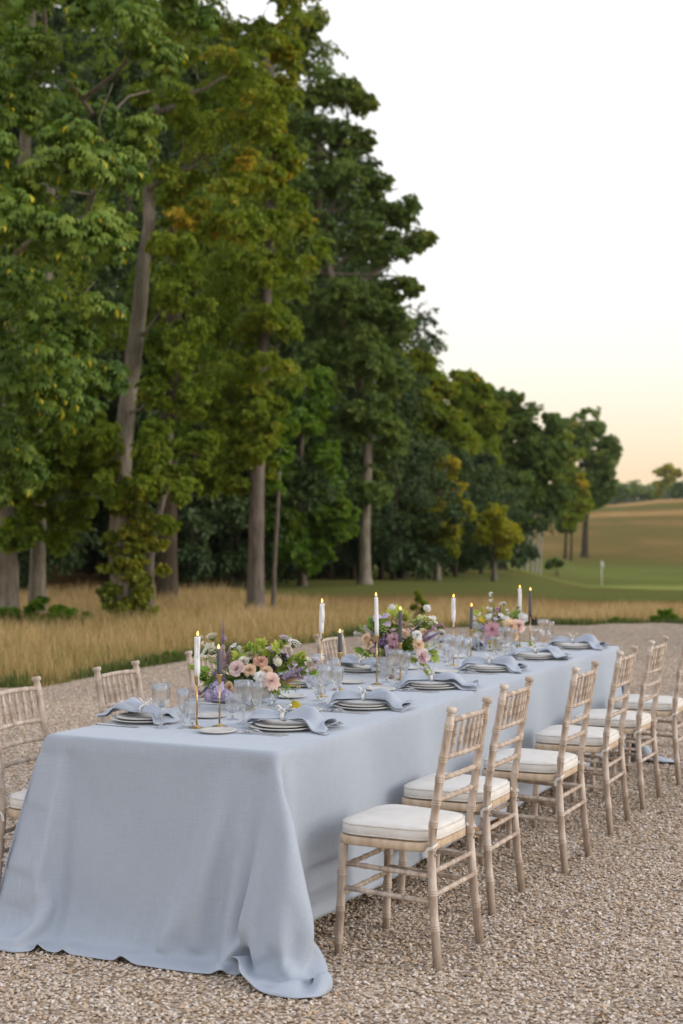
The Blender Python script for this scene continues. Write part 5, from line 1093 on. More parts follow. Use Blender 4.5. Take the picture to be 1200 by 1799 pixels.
-3,-3,-2,-2,-2,-1,-2,0,2,6,7,11,11,50,-6,-63,17,4,3,1,0,1,0,0,1,-1,1,0,0,0,-1,1,0,0,0,0,-1,1,0,0,0,0,0,0,0,0,1,0,1,2,1,3,6,13,6,-3,0,1,6,1,-1,-3,-4,-6,-6,-5,-2,0,2,2,1,0,
1,-1,-1,-3,-3,-3,-4,6,-4,-1,-2,-1,-2,-1,-1,-3,-1,-3,-3,-2,-3,-2,-2,-2,-3,-1,0,0,-16,-1,46,4,6,-5,-3,0,0,0,0,0,0,0,0,0,0,0,0,0,0,0,0,0,0,0,0,-1,1,0,0,0,0,0,0,0,1,0,1,-2,
-3,5,16,10,-5,-2,-4,-7,-5,-2,0,1,1,4,3,3,2,-1,-1,-1,-3,-3,-4,-3,-2,-2,-1,26,-3,-1,-2,-1,-1,-1,-2,-2,-2,-1,-1,-3,-1,-4,-1,-3,-1,-3,0,0,10,-2,-3,3,1,-1,0,0,0,-1,0,0,-1,1,0,
0,0,0,0,0,-1,1,0,0,0,0,0,0,0,0,-1,1,0,0,0,-1,-1,1,-1,0,-4,-3,11,10,-6,-4,1,3,2,4,2,2,2,0,-1,-3,-5,-5,-4,-4,-2,-3,-1,0,0,3,2,35,-4,-1,0,-1,-1,-1,-1,0,0,-1,-2,-1,-2,0,-3,
-1,-2,-2,-4,-2,-7,1,-1,4,0,-2,0,0,-1,1,-1,0,1,-1,0,-1,1,0,0,0,0,0,0,-1,1,-1,0,1,-1,0,1,-1,0,0,-1,1,0,-1,1,-1,-3,-1,7,12,3,0,0,0,0,-3,-2,-4,-4,-4,-4,-4,-4,-3,-2,1,1,2,2,3,
4,2,2,31,-2,-1,0,-1,0,0,-1,-1,-1,-1,0,-1,0,-1,-1,-1,-2,-1,-1,-3,3,-6,-12,5,1,-2,0,-1,1,-1,1,-1,0,0,0,1,-1,0,0,0,0,0,-1,1,-1,1,-1,0,0,0,-1,1,0,-1,1,0,-1,1,-1,1,1,-2,-4,-5,
-3,-1,-2,-1,-1,-1,-1,0,0,0,1,1,2,3,4,2,3,3,3,1,1,0,-2,19,-1,0,-1,0,-1,-1,0,0,-1,0,-2,0,-1,-1,0,-2,0,-1,-1,-2,-4,-2,0,3,0,-1,0,0,0,0,0,0,0,0,0,0,0,0,0,0,0,0,0,0,0,0,0,0,0,
0,0,0,0,0,0,-1,1,-1,1,-1,0,-1,-1,-3,-3,-2,-1,1,1,2,3,2,2,3,2,1,3,2,2,1,1,1,1,0,0,1,2,5,2,-1,0,-1,0,0,-1,0,-1,0,0,0,-1,0,-1,1,-1,0,-1,1,-1,0,-1,2,0,-1,0,0,0,0,0,0,0,0,0,0,
0,0,0,0,0,0,0,0,0,0,0,0,0,0,0,0,0,0,0,0,0,0,0,0,0,-1,0,0,0,-2,0,-2,-1,0,0,1,2,2,3,3,2,2,1,3,1,0,1,1,1,1,8,0,1,0,0,0,0,-1,1,-1,1,-1,1,-1,1,-1,1,-1,0,0,0,0,0,0,0,0,0,0,0,0,
0,0,0,0,0,0,0,0,0,0,0,0,0,0,0,0,0,0,0,0,0,0,0,0,0,0,0,0,0,0,0,0,0,0,0,1,-1,1,-1,-1,-1,-2,-2,-3,-1,-1,-1,0,1,1,2,0,1,2,0,2,0,1,0,0,0,0,0,0,0,0,0,0,0,0,0,0,0,0,0,0,0,0,0,0,
0,0,0,0,0,0,0,0,0,0,0,0,0,0,0,0,0,0,0,0,0,0,0,0,0,0,0,0,0,0,0,0,0,0,0,0,0,0,-1,1,-1,1,0,0,1,-1,0,0,0,-1,-1,0,-3,-2,-1,-2,-2,-1,-2,-1,-1,0,0,0,1,-1,-6,0,0,0,0,0,0,0,0,0,0,
0,0,0,0,0,0,0,0,0,0,0,0,0,0,0,0,0,0,0,0,0,0,0,0,0,0,0,0,0,0,0,0,0,0,0,0,0,0,0,0,0,0,0,0,0,0,0,0,0,1,-1,0,-1,1,1,0,0,-1,0,0,0,0,-1,1,-1,-1,0,-2,-1,-1,-1,-1,-2,-1,-2,-1,-1,
-2,0,0,0,0,0,0,0,0,0,0,0,0,0,0,0,0,0,0,0,0,0,0,0,0,0,0,0,0,0,0,0,0,0,0,0,0,0,0,0,0,0,0,0,0,0,0,0,0,0,0,0,0,0,0,0,0,0,0,0,0,0,0,0,-1,2,0,-1,1,-1,0,0,0,0,0,0,0,-1,1,-1,0,0,
-1,0,-1,0,-1,-1,1,0,0,0,0,0,0,0,0,0,0,0,0,0,0,0,0,0,0,0,0,0,0,0,0,0,0,0,0,0,0,0,0,0,0,0,0,0,0,0,0,0,0,0,0,0,0,0,0,0,0,0,0,0,0,0,0,0,0,0,0,0,0,0,0,1,0,0,-1,1,-1,0,0,0,0,0,
0,0,0,0,0,0,0,0,0,0,-1,1,0,0,0,0,0,0,0,0,0,0,0,0,0,0,0,0,0,0,0,0,0,0,0,0,0,0,0,0,0,0,0,0,0,0,0,0,0,0,0,0,0,0,0,0,0,0,0,0,0,0,0,0,0,0,0,0,0,0,0,0,0,0,1,-1,0,0,0,1,0,-1,0,
0,0,0,0,0,0,0,0,0,0,0,0,0,0,0,0,0,0,0,0,0,0,0,0,0,0,0,0,0,0,0,0,0,0,0,0,0,0,0,0,0,0,0,0,0,0,0,0,0,0,0,0,0,0,0,0,0,0,0,0,0,0,0,0,0,0,0,0,0,0,0,0,0,0,0,0,0,0,0,0,1,0,-1,0,
0,0,0,0,0,0,0,0,0,0,0,0,1,-1,0,0,0,0,0,0,0,0,0,0,0,0,0,0,0,0,0,0,0,0,0,0,0,0,0,0,0,0,0,0,0,0,0,0,0,0,0,0,0,0,0,0,0,0,0,0,0,0,0,0,0,0,0,0,0,0,0,0,0,0,0,0,0,0,0,0,0,0,0,0,
0,0,0,0,-1,1,0,0,0,0,0,0,0,0,0,0,0,0,0,0,0,0,0,0,0,0,0,0,0,0,0,0,0,0,0,0,0,0,0,0,0,0,0,0,0,0,0,0,0,0,0,0,0,0,0,0,0,0,0,0,0,0,0,0,0,0,0,0,0,0,0,0,0,0,0,0,0,0,0,0,0,0,0,0,
0,0,0,0,0,0,-1,0,1,-1,1,0,0,0,0,0,0,0,0,0,0,0,0,0,0,0,0,0,0,0,0,0,0,0,0,0,0,0,0,0,0,0,0,0,0,0,0,0,0,0,0,0,0,1,-1,-1,1,0,0,0,0,0,0,0,0,0,0,0,0,0,0,0,0,0,0,0,0,0,0,0,0,0,0,
0,0,0,0,0,0,0,0,0,0,0,0,0,0,0,0,0,0,0,0,0,0,0,1,-1,0,0,0,0,0,0,0,0,0,0,0,0,0,0,0,0,0,0,0,0,0,0,0,0,0,0,0,0,0,0,0,0,0,0,0,0,0,0,0,0,0,0,0,0,0,0,0,0,0,0,0,0,0,0,0,0,0,0,0,
0,0,0,0,0,0,0,0,0,0,0,0,0,0,0,0,0,0,0,0,0,0,0,0,0,1,-1,0,0,0,0,0,0,0,0,0,0,0,0,0,0,0,0,0,0,0,0,0,0,0,0,0,0,0,0,0,0,0,0,0,0,0,0,0,0,0,0,0,0,0,0,0,0,0,0,0,0,0,0,0,0,0,0,0,
0,0,0,0,0,0,0,0,0,0,0,0,0,0,0,0,0,0,0,0,0,0,0,0,0,0,0,1,-1,0,0,0,0,0,0,0,0,0,0,0,0,0,0,0,0,0,0,0,0,0,0,0,0,0,0,0,0,0,0,0,0,0,0,0,0,0,1,-1,0,0,0,0,0,0,0,0,0,0,0,0,0,0,0,0,
0,0,0,0,0,0,0,0,0,0,0,0,0,0,0,0,0,0,0,0,0,0,0,-1,0,1,0,0,0,0,0,0,0,0,0,0,0,0,0,0,0,0,0,0,0,0,0,0,0,0,0,0,0,0,0,0,0,0,0,0,0,0,0,0,0,0,0,0,0,1,-1,0,0,0,0,0,0,0,0,0,0,0,0,0,
0,0,0,0,0,0,0,0,0,0,0,0,0,0,0,0,0,0,0,0,0,0,0,0,0,0,0,0,0,-1,1,0,0,0,0,0,0,0,0,0,0,0,0,0,0,0,0,0,0,0,0,0,0,0,0,0,0,0,0,0,0,0,0,0,0,0,0,0,0,0,0,0,0,0,0,-1,1,0,0,0,0,0,0,0,
0,0,0,0,0,0,0,0,0,0,0,0,0,0,0,0,0,0,0,0,0,0,0,0,0,0,0,0,0,0,0,0,0,0,0,0,0,0,0,0,0,0,0,0,0,0,0,0,0,0,0,0,0,0,0,0,0,0,0,0,0,0,0,0,0,0,0,0,0,0,0,0,0,0,0,0,0,0,1,-1,0,0,0,0,
0,0,0,0,0,0,0,0,0,0,0,0,0,0,0,0,0,0,0,0,0,0,0,0,0,0,0,0,0,0,0,0,0,0,0,0,0,0,0,0,0,0,0,0,0,0,0,0,0,0,0,0,0,0,0,0,0,0,0,0,0,0,0,0,0,0,0,0,0,0,0,0,0,0,0,0,0,0,0,0,0,0,0,0,0,
0,0,0,0,0,0,0,0,0,0,0,0,0,0,0,0,0,0,0,0,0,0,0,0,0,0,0,0,0,0,0,0,0,0,0,0,0,0,1,0,0,-1,0,0,0,0,0,0,0,0,0,0,0,0,0,0,0,0,0,0,0,1,0,0,0,0,0,0,0,0,0,0,0,0,0,0,0,0,0,0,0,0,0,0,
0,0,0,0,0,0,0,0,0,0,0,0,0,0,0,0,0,0,0,0,0,0,0,0,0,0,0,0,0,0,0,0,0,0,0,0,0,0,0,0,0,0,0,0,0,0,0,0,0,0,0,0,0,0,0,0,0,0,0,0,0,0,0,0,0,0,0,0,0,0,0,0,0,0,0,0,0,0,0,0,0,0,0,0,0,
0,0,0,0,0,0,0,0,0,0,0,0,0,0,0,0,0,0,0,0,0,0,0,0,0,0,0,0,0,0,0,0,0,0,0,0,0,0,0,0,0,0,0,0,0,0,0,0,0,0,0,1,-1,0,0,0,0,0,0,0,0,0,0,0,0,0,0,0,0,0,0,0,0,0,0,0,0,0,0,0,0,0,0,0,
0,0,0,0,0,0,0,0,1,-1,0,0,0,0,0,0,0,0,0,0,0,0,0,0,0,0,0,0,0,0,0,0,0,0,0,0,0,0,0,0,0,0,0,0,0,0,0,0,0,0,0,0,0,0,0,0,0,0,0,0,0,0,0,0,0,0,0,0,0,0,0,0,0,0,0,0,0,0,0,0,0,0,0,0,
0,0,0,0,0,0,0,0,0,0,0,0,-1,1,0,0,0,0,0,0,0,0,0,0,0,0,0,0,0,0,0,0,0,0,0,0,0,0,0,0,0,0,0,0,0,0,0,0,0,0,0,0,0,0,0,0,0,0,0,0,0,0,0,0,0,0,0,0,0,0,0,0,0,0,0,0,0,0,0,0,0,0,0,0,
0,0,0,0,0,0,0,0,0,0,0,0,0,0,0,0,0,0,0,0,0,0,0,0,0,0,0,0,0,0,0,0,0,0,0,0,0,0,0,0,0,0,0,0,0,0,0,0,0,0,0,0,0,0,0,0,0,0,0,0,0,0,0,0,0,0,0,0,0,0,0,0,0,0,0,0,0,0,0,0,0,0,0,0,0,
0,0,0,0,0,0,0,0,0,0,0,0,0,0,0,0,0,0,0,0,0,0,0,0,0,0,0,0,0,0,0,0,0,0,0,0,0,0,0,0,0,0,0,0,0,0,0,0,0,0,0,0,0,0,0,0,0,0,0,0,1,0,-1,1,-1,0,0,0,0,0,0,0,0,0,0,0,0,0,0,0,0,0,0,0,
0,0,0,0,0,0,0,0,0,0,0,0,0,0,0,0,0,0,0,0,0,0,0,0,0,0,0,0,0,0,0,0,0,0,0,0,0,0,0,0,0,0,0,0,0,0,0,0,0,0,0,0,0,0,0,0,0,0,0,0,0,0,0,0,0,0,1,-1,0,0,0,0,0,0,0,0,0,0,0,0,0,0,0,0,
0,0,0,0,0,0,0,0,0,0,0,0,0,0,0,0,0,0,0,0,0,0,0,0,0,0,0,1,-1,0,0,0,0,0,0,0,0,0,0,0,0,0,0,0,0,0,0,0,0,0,0,0,0,0,0,0,0,0,0,0,0,0,0,0,0,0,0,0,1,0,-1,0,0,0,0,0,0,0,0,0,0,0,0,0,
0,0,0,0,0,0,0,-1,0,0,0,0,0,0,0,0,0,0,0,0,0,0,0,0,0,0,0,0,0,0,0,0,0,0,0,0,0,0,0,0,0,0,0,0,0,0,0,0,0,0,0,0,0,0,0,0,0,0,0,0,0,0,0,0,0,0,0,0,0,0,0,0,0,0,1,0,0,-1,0,0,-1,1,0,
0,0,0,0,0,0,0,0,0,0,0,0,0,0,0,0,0,0,0,0,0,0,0,0,0,0,0,0,0,0,0,0,0,0,0,0,-1,1,1,-1,0,0,0,0,0,0,0,0,0,0,0,0,0,0,0,0,0,0,0,0,0,0,0,0,0,0,0,0,0,0,0,0,0,0,0,0,0,0,1,-1,0,0,0,
0,0,0,0,0,0,0,0,0,0,0,0,0,0,0,0,0,0,0,0,0,0,0,0,0,0,0,0,0,0,0,0,0,0,0,0,0,0,0,0,-1,1,0,0,0,0,0,0,0,0,0,0,0,0,0,0,0,0,0,0,0,0,0,0,0,0,0,0,0,0,0,0,0,0,0,0,0,0,0,0,0,0,1,-1,
0,0,0,0,0,0,0,0,-1,1,0,0,0,0,0,0,0,0,0,0,0,0,-1,0,1,0,0,0,0,0,0,0,0,0,0,0,0,0,0,0,0,0,0,0,0,-2,3,-1,0,0,0,0,0,0,0,0,0,0,0,0,0,0,0,0,0,0,0,0,0,0,0,0,0,0,0,0,0,0,0,0,0,0,0,
0,0,0,0,0,1,-1,0,1,-1,0,0,0,0,0,0,0,0,0,0,0,0,0,0,0,0,0,-48,3,4,5,6,4,5,4,5,3,3,2,2,0,2,-1,1,0,0,0,0,0,0,1,-1,1,0,-1,1,-1,0,0,0,0,0,0,0,0,0,0,0,0,0,0,0,0,0,0,0,0,0,0,0,0,
0,0,0,0,0,0,1,4,5,-1,-9,5,9,5,3,4,4,4,3,2,2,2,1,2,1,2,1,1,1,2,0,2,1,4,-65,7,-2,-2,-2,-1,-1,1,0,2,4,4,5,7,6,8,6,8,5,5,2,2,2,2,-5,2,0,0,0,0,0,0,0,0,0,0,0,0,0,0,0,0,0,0,0,0,
0,0,0,0,0,0,0,0,0,0,0,0,0,1,2,4,7,-8,-11,7,0,-12,-10,-6,-4,-3,-3,-2,-1,-3,-1,-2,-1,-2,-1,-1,-1,-2,0,-2,-1,-4,110,-21,-4,-5,-4,-5,-6,-7,-6,-8,-8,-9,-9,-10,-10,-9,-7,-8,-5,
-2,-1,-10,7,7,26,0,2,2,0,0,0,0,0,0,0,0,0,0,0,0,0,0,0,0,0,0,0,0,0,0,0,0,0,0,0,0,0,0,1,-2,-2,-6,-8,8,12,-11,-10,8,8,2,1,-1,1,-1,0,0,0,0,0,1,-1,1,-1,1,-1,1,-1,1,-49,10,4,4,
4,4,5,4,4,5,4,6,5,4,5,4,2,2,1,-2,-2,5,31,-25,-38,-5,4,0,-1,-1,1,0,1,0,1,0,0,0,0,1,0,1,-1,1,0,1,0,0,0,1,-1,1,0,0,1,-1,1,0,0,1,1,2,3,-5,-5,3,5,3,0,0,-2,0,-1,0,-1,0,-1,1,-1,
0,0,-1,0,0,0,-1,0,-2,-118,14,3,3,2,3,4,4,4,5,5,4,6,8,7,7,9,10,10,12,13,9,-29,56,-48,-49,14,28,5,-5,1,0,1,0,0,0,1,0,0,0,0,0,1,0,0,0,-1,1,0,0,0,0,0,0,0,1,0,0,0,0,0,0,0,-2,
-9,-11,0,2,4,5,7,5,4,3,1,1,1,0,1,0,0,1,0,0,0,0,1,3,13,5,7,6,7,7,7,6,7,5,6,6,4,3,2,2,-1,-4,-7,-13,-19,-9,16,-26,28,69,-54,-36,-22,-4,-4,-2,-2,-1,0,-1,-1,1,0,-1,0,0,0,0,-1,
0,1,0,-1,0,1,0,-1,0,-1,0,-1,-1,-1,0,-2,-6,-7,14,34,0,-25,-25,-21,-19,-12,-6,-1,3,6,5,5,4,4,3,3,2,3,1,3,2,1,5,123,-7,0,1,0,-1,-2,-2,-5,-5,-9,-10,-13,-16,-19,-23,-24,-23,
-17,-12,-12,0,-15,10,97,-8,25,-16,13,-10,-20,0,1,0,0,0,0,0,-1,1,-1,0,0,-1,1,0,-1,0,1,-1,0,0,0,-1,0,-2,-1,0,0,0,-2,-8,-10,-1,26,50,39,9,-8,-13,-20,-25,-30,-30,-28,-24,-17,
-11,-6,-4,-1,1,0,2,0,1,1,-4,106,-8,-7,-9,-11,-13,-15,-17,-17,-20,-19,-21,-18,-14,-6,2,7,5,-4,-2,19,27,31,32,-12,-6,-2,-1,-5,8,-1,-7,-2,1,-1,1,-1,0,0,0,0,0,0,0,0,-1,1,-1,
0,1,-1,-1,1,-1,-1,1,1,1,0,-1,-6,-18,-8,1,-5,9,32,48,34,11,-1,-1,3,0,-4,-10,-18,-24,-29,-28,-29,-26,-21,-17,-10,-7,-5,-3,28,-20,-18,-18,-17,-16,-15,-12,-10,-3,2,9,14,13,7,
-2,-11,-7,15,32,28,19,11,-3,-9,-3,-2,-5,-3,3,-3,-3,-1,0,0,0,0,0,0,0,0,0,-1,1,-1,1,-1,1,0,-1,0,1,-2,1,0,1,0,0,0,-2,-8,-15,-2,-5,-5,-4,4,15,36,44,32,9,-4,-5,0,4,5,6,3,0,-4,
-10,-15,-21,-27,-29,-31,-44,-94,-5,-8,-5,-3,4,10,13,16,13,10,3,-4,-9,-13,-4,19,37,29,9,2,8,1,-9,-6,1,-2,-2,-2,-3,-2,-3,-1,0,0,0,0,0,0,0,0,0,0,0,0,0,0,0,-1,1,0,-1,1,-1,1,
0,0,0,0,-3,-11,-10,-2,-11,2,-5,-4,3,9,20,34,40,29,13,-3,-5,-3,0,3,3,5,5,4,3,1,-2,-2,9,-128,4,8,14,19,17,10,5,1,-2,-5,-7,-9,0,25,39,31,9,-8,-9,11,5,-7,-9,0,1,-3,-1,-2,-2,
-2,-4,-1,-1,1,-1,1,-1,1,-1,1,-1,1,-1,1,-1,1,-1,1,-1,1,0,-1,1,1,-1,1,-1,0,-4,-13,-5,-3,-8,-5,-1,-4,-1,1,6,13,22,32,34,28,14,1,-3,-4,-1,0,1,2,5,4,4,2,2,-122,27,21,11,3,-3,
-1,0,-3,-5,-7,3,29,46,32,6,-11,-17,-7,14,13,-2,-9,-4,2,0,-5,-2,0,-1,-1,-6,-1,0,0,0,0,0,0,0,0,0,0,0,0,0,0,0,0,0,-1,0,1,1,-1,1,-1,1,-2,-5,-11,-3,-1,1,-15,0,-4,-5,-1,-1,3,9,
17,25,31,31,26,13,5,0,-2,-2,-1,-2,1,3,5,8,-116,18,12,7,1,1,-4,-9,-7,2,28,47,39,9,-12,-13,-10,-3,16,20,2,-8,-7,-2,5,0,-7,0,-1,-2,-2,-3,-1,0,0,0,0,0,0,0,0,0,0,0,0,0,0,0,-1,
1,0,0,1,-1,1,-1,1,-1,-1,-8,-8,-2,-1,2,-14,-8,2,-4,-2,-1,-2,1,4,10,19,27,33,31,24,14,5,2,0,0,0,1,5,4,-118,6,10,8,-1,-11,-8,4,22,39,38,23,0,-9,-10,-10,-2,19,21,7,-5,-8,-5,
2,4,-1,-4,-3,0,-2,-3,-2,-1,0,0,0,0,0,0,0,0,0,0,0,0,0,0,0,0,0,0,1,-1,0,0,0,0,0,-2,-7,-6,-2,-1,3,-8,-16,0,-1,-3,1,-2,-3,0,1,4,11,18,30,35,33,26,11,5,0,1,0,0,3,-116,1,4,12,
11,0,8,19,32,25,11,-5,-8,0,3,1,6,15,9,-4,-7,-4,-2,3,4,-3,-6,-1,0,-2,-3,-2,-1,0,-1,1,-1,1,-1,1,-1,1,-1,1,-1,1,-1,1,0,0,0,0,0,1,-1,1,-1,0,-4,-7,-3,-2,-2,5,-1,-18,-10,3,-3,
0,1,0,-4,-1,0,1,4,8,18,31,37,34,25,14,2,-1,-1,4,-114,1,4,4,12,20,24,35,15,0,-9,-9,-2,0,0,5,23,15,-1,-4,-3,-3,-1,4,1,-4,-4,-2,1,-2,-3,-2,-1,0,0,0,0,0,0,0,0,0,0,0,0,0,0,0,
0,0,0,0,0,0,0,0,0,-1,-4,-6,-2,-2,-2,4,4,-14,-17,-3,1,-1,2,2,1,-2,-2,-1,1,1,2,1,2,21,42,48,35,8,-14,-29,-112,7,0,-2,7,26,31,10,1,0,1,0,-13,-12,11,35,22,-1,-4,4,4,-3,0,4,1,
-6,-4,0,0,-1,-2,-2,-1,-1,0,0,0,0,0,0,0,0,0,0,0,0,0,0,0,0,0,0,0,0,0,0,0,-2,-4,-6,-2,0,-3,3,4,-6,-20,-8,1,-1,0,1,2,1,2,2,1,2,1,3,8,9,4,16,37,44,21,4,-102,3,4,5,13,16,6,1,1,
2,2,0,-5,13,20,9,-4,1,7,8,7,4,2,4,0,-7,-4,1,1,-3,-1,-2,-2,-1,1,-1,1,-1,1,0,0,0,0,0,0,0,0,0,0,0,0,0,1,-1,1,-1,0,-2,-5,-4,-2,-1,-2,1,6,-1,-17,-16,-1,0,0,2,2,5,3,2,1,0,0,2,
8,6,2,4,10,28,51,38,-96,1,4,12,8,7,2,0,0,1,4,14,40,29,-11,-32,-3,7,4,3,13,12,-13,11,8,-12,-11,-3,14,0,-13,-6,4,2,0,0,0,0,0,-1,1,-1,1,-1,1,0,0,0,0,0,0,0,0,0,0,0,0,2,-1,-9,
-6,-7,-4,18,5,-13,-20,-15,8,4,3,1,3,1,1,0,0,0,1,0,0,4,8,6,2,7,26,55,19,0,-1,0,4,7,-9,-1,0,1,8,9,14,15,17,18,17,19,23,10,7,-21,-62,-18,-62,4,0,51,-2,-46,3,-5,-1,0,0,0,1,0,
3,-3,-1,12,32,32,-58,-18,0,0,0,0,0,1,5,52,-55,-2,12,31,33,-65,-12,0,-1,9,-2,-5,-1,0,0,0,0,0,0,0,0,1,2,3,1,0,-1,-3,-2,0,0,-1,0,0,67,-3,-4,-13,-26,-22,10,19,5,5,-6,-24,-25,
-8,-7,-11,-2,-2,0,17,14,15,21,-21,19,-2,26,-20,-7,6,-22,1,0,0,0,1,0,0,-1,8,-3,-8,-14,-12,30,2,-3,0,0,0,0,0,4,-31,33,-6,-6,-14,-17,38,6,12,22,-5,-16,-13,-6,-1,0,0,0,0,0,0,
1,0,0,1,12,-1,-12,-2,1,0,0,0,0,0,64,-10,-15,-22,-17,1,9,15,8,-1,-10,-8,-9,-4,-2,-15,-8,-8,-8,1,14,19,15,-4,9,6,4,-7,0,-2,-12,-3,0,0,0,1,2,-1,0,2,4,-3,-14,-4,7,5,1,0,0,0,
0,0,-2,-6,7,1,-5,-9,-4,22,18,14,7,-11,-12,-10,-6,-3,-1,0,0,0,0,0,-1,0,1,9,6,-13,-4,1,1,0,0,0,1,0,28,1,-8,-13,-4,7,6,5,0,-14,-13,3,4,-6,1,-7,-7,-10,-5,-8,3,19,23,10,8,-9,
-19,-13,14,15,-6,-4,0,0,0,-1,-2,2,3,4,12,-1,-16,-13,6,5,1,0,0,0,0,-1,-2,-5,5,4,0,-4,2,23,17,7,-8,-13,-8,-4,-5,-5,-3,-1,0,0,0,0,0,0,3,9,-2,-13,1,2,0,0,0,1,0,2,-61,49,11,1,
2,1,5,0,-10,-14,-5,2,10,0,2,8,5,-4,-7,-11,-6,11,26,23,10,-11,-24,-25,-7,19,10,0,-1,0,1,0,4,6,6,2,-3,-13,-9,-8,7,5,2,1,0,0,0,-1,-4,-6,9,7,5,6,7,12,4,-1,-11,-10,-5,-3,-5,
-5,-5,-2,-1,0,0,0,0,1,10,7,-14,-8,2,1,0,0,0,2,4,1,-23,-2,6,3,10,3,-9,-9,-9,2,14,15,10,-6,-9,10,7,14,8,-1,-5,-2,4,13,9,-7,-9,-10,-17,3,16,6,2,2,3,4,2,3,-3,-10,-18,-3,10,2,
6,1,-1,0,1,0,1,2,0,-1,5,1,0,0,0,2,3,-3,-13,-7,0,0,0,-2,-4,-5,-4,-2,-1,-2,0,9,14,-6,-22,-4,2,0,1,1,3,5,3,-3,-21,-5,9,1,-3,-2,-3,1,8,23,23,5,-6,-4,3,9,5,5,-4,-4,-1,-3,-10,
1,13,7,3,-2,-3,3,9,3,0,0,1,1,-1,-3,-2,-4,-5,2,5,2,1,0,1,-1,0,1,0,0,1,0,-1,-1,-1,-1,-3,1,-1,-6,-15,-3,7,11,6,2,0,-5,-5,-6,-5,-4,-1,6,1,-22,-18,5,1,2,1,4,6,3,-3,-8,12,-25,
3,7,-1,-2,2,5,19,19,8,-6,-1,8,5,4,0,-8,-10,4,0,-8,-9,-2,9,12,4,-1,6,4,5,2,1,0,0,0,-1,-1,-3,-3,0,3,2,1,1,0,0,0,0,0,-1,0,0,-2,0,-2,-1,-2,-1,-2,-1,-6,-6,3,6,8,5,1,0,0,-3,-2,
-3,-3,-3,-3,-20,-26,-7,14,2,4,5,4,2,-6,-18,-29,-41,9,1,18,20,4,-7,-16,10,20,10,1,15,12,4,0,-4,-10,2,6,-3,-6,4,1,-6,-2,4,6,10,2,2,1,0,0,0,-1,0,-1,-3,-4,2,4,2,0,0,1,-1,1,
-1,0,0,0,-1,0,-2,0,-2,-2,-3,-1,-3,-10,1,7,8,4,3,1,0,0,0,-2,-4,-3,-2,-17,-31,-17,5,13,13,7,5,0,-11,-18,-14,9,-1,-18,-5,22,33,10,-6,-23,-8,0,6,12,15,11,4,0,1,2,2,2,1,-2,3,
-1,-8,-4,0,11,6,2,-1,0,0,2,-1,0,0,-3,-4,-2,3,4,2,0,0,-1,1,-1,1,-1,0,0,-1,0,0,-1,-1,-2,-3,-3,-6,-13,6,12,6,-1,2,4,1,0,0,-2,-4,-3,-9,-23,-21,1,11,3,-1,-10,0,2,-11,-15,1,16,
-9,2,0,18,16,-1,1,4,0,-10,-3,13,6,5,4,2,2,9,3,0,0,0,0,2,-4,-3,0,6,4,-1,0,0,1,0,0,0,-1,-3,-3,1,4,2,0,0,0,0,0,0,-1,1,0,0,0,0,-1,0,0,-2,-4,-5,-3,-2,7,5,1,-1,0,3,1,0,0,-3,-3,
-4,-12,-15,-1,6,-1,-15,-13,-7,-3,-7,-9,1,11,7,43,-31,-3,8,7,6,9,10,0,-7,0,7,0,4,4,2,1,4,1,-2,-2,1,2,1,-1,-1,1,3,0,0,-1,0,1,0,1,-1,-1,-3,-2,2,3,0,1,0,0,0,0,0,0,0,0,-1,1,
-1,1,0,-1,0,-3,-7,-4,6,5,1,0,0,1,1,0,0,-2,-3,-2,-6,-10,-2,5,2,-2,-7,-8,-2,-12,-28,-11,10,11,3,-59,44,24,15,8,14,7,3,-5,-2,1,4,0,3,3,3,1,1,0,-2,-1,1,1,2,0,0,0,1,0,-1,0,1,
0,0,0,0,-3,-2,1,2,1,1,-1,1,0,0,0,0,0,0,0,0,0,0,0,0,0,0,-3,-8,-6,9,5,0,-1,2,2,-1,0,0,-3,-2,-5,-7,-2,4,3,1,2,0,-4,-7,-18,-22,-10,2,4,4,1,2,17,9,6,16,9,-3,-10,2,4,2,1,1,1,4,
2,1,0,-1,-2,0,1,2,1,0,1,-1,0,0,0,0,1,0,0,-1,-2,-1,1,2,1,0,0,0,0,0,0,0,0,0,0,0,0,0,0,-1,1,0,0,-3,-4,1,3,0,-1,2,1,0,0,-2,-1,-3,-5,-4,1,4,1,2,0,0,-6,-15,-21,-8,-2,-4,-3,-9,
0,13,13,3,3,10,12,4,-5,1,-1,2,0,0,1,3,4,2,1,-2,-1,-1,1,2,1,0,1,0,0,0,-1,1,0,1,-1,-1,-2,-1,3,1,0,0,0,0,0,0,0,0,0,0,0,0,0,0,0,0,0,0,0,0,-1,0,-1,-1,0,2,0,0,-1,-1,-2,-3,-3,
-2,2,1,2,0,0,-5,-9,-16,-12,1,-3,-8,-6,-1,-1,20,8,2,-1,-4,6,14,10,1,-2,1,2,2,-1,0,3,4,2,-1,-2,-1,2,1,1,1,-1,1,-1,0,1,0,0,0,0,-2,-2,2,1,1,0,0,0,0,0,0,-1,1,0,-1,1,0,0,0,0,0,
0,0,0,0,0,-1,-2,-1,2,1,1,-2,0,-1,-4,-4,-1,1,2,1,0,0,-5,-7,-10,-9,-2,-1,-4,-10,-9,2,6,15,5,-1,-10,-16,-4,17,26,7,0,5,5,2,2,-1,1,4,2,0,-1,-1,0,2,1,0,1,0,0,0,0,0,0,0,-1,-1,
-1,1,1,1,0,0,0,0,0,0,0,0,0,0,0,0,0,0,0,0,0,0,0,0,0,-1,-1,-2,1,2,0,-1,-1,-3,-3,-2,-1,2,1,2,-1,-4,-5,-9,-7,-3,-1,-1,-4,-9,-11,-8,17,3,2,-2,-12,-7,3,9,13,2,5,8,7,7,3,2,0,2,
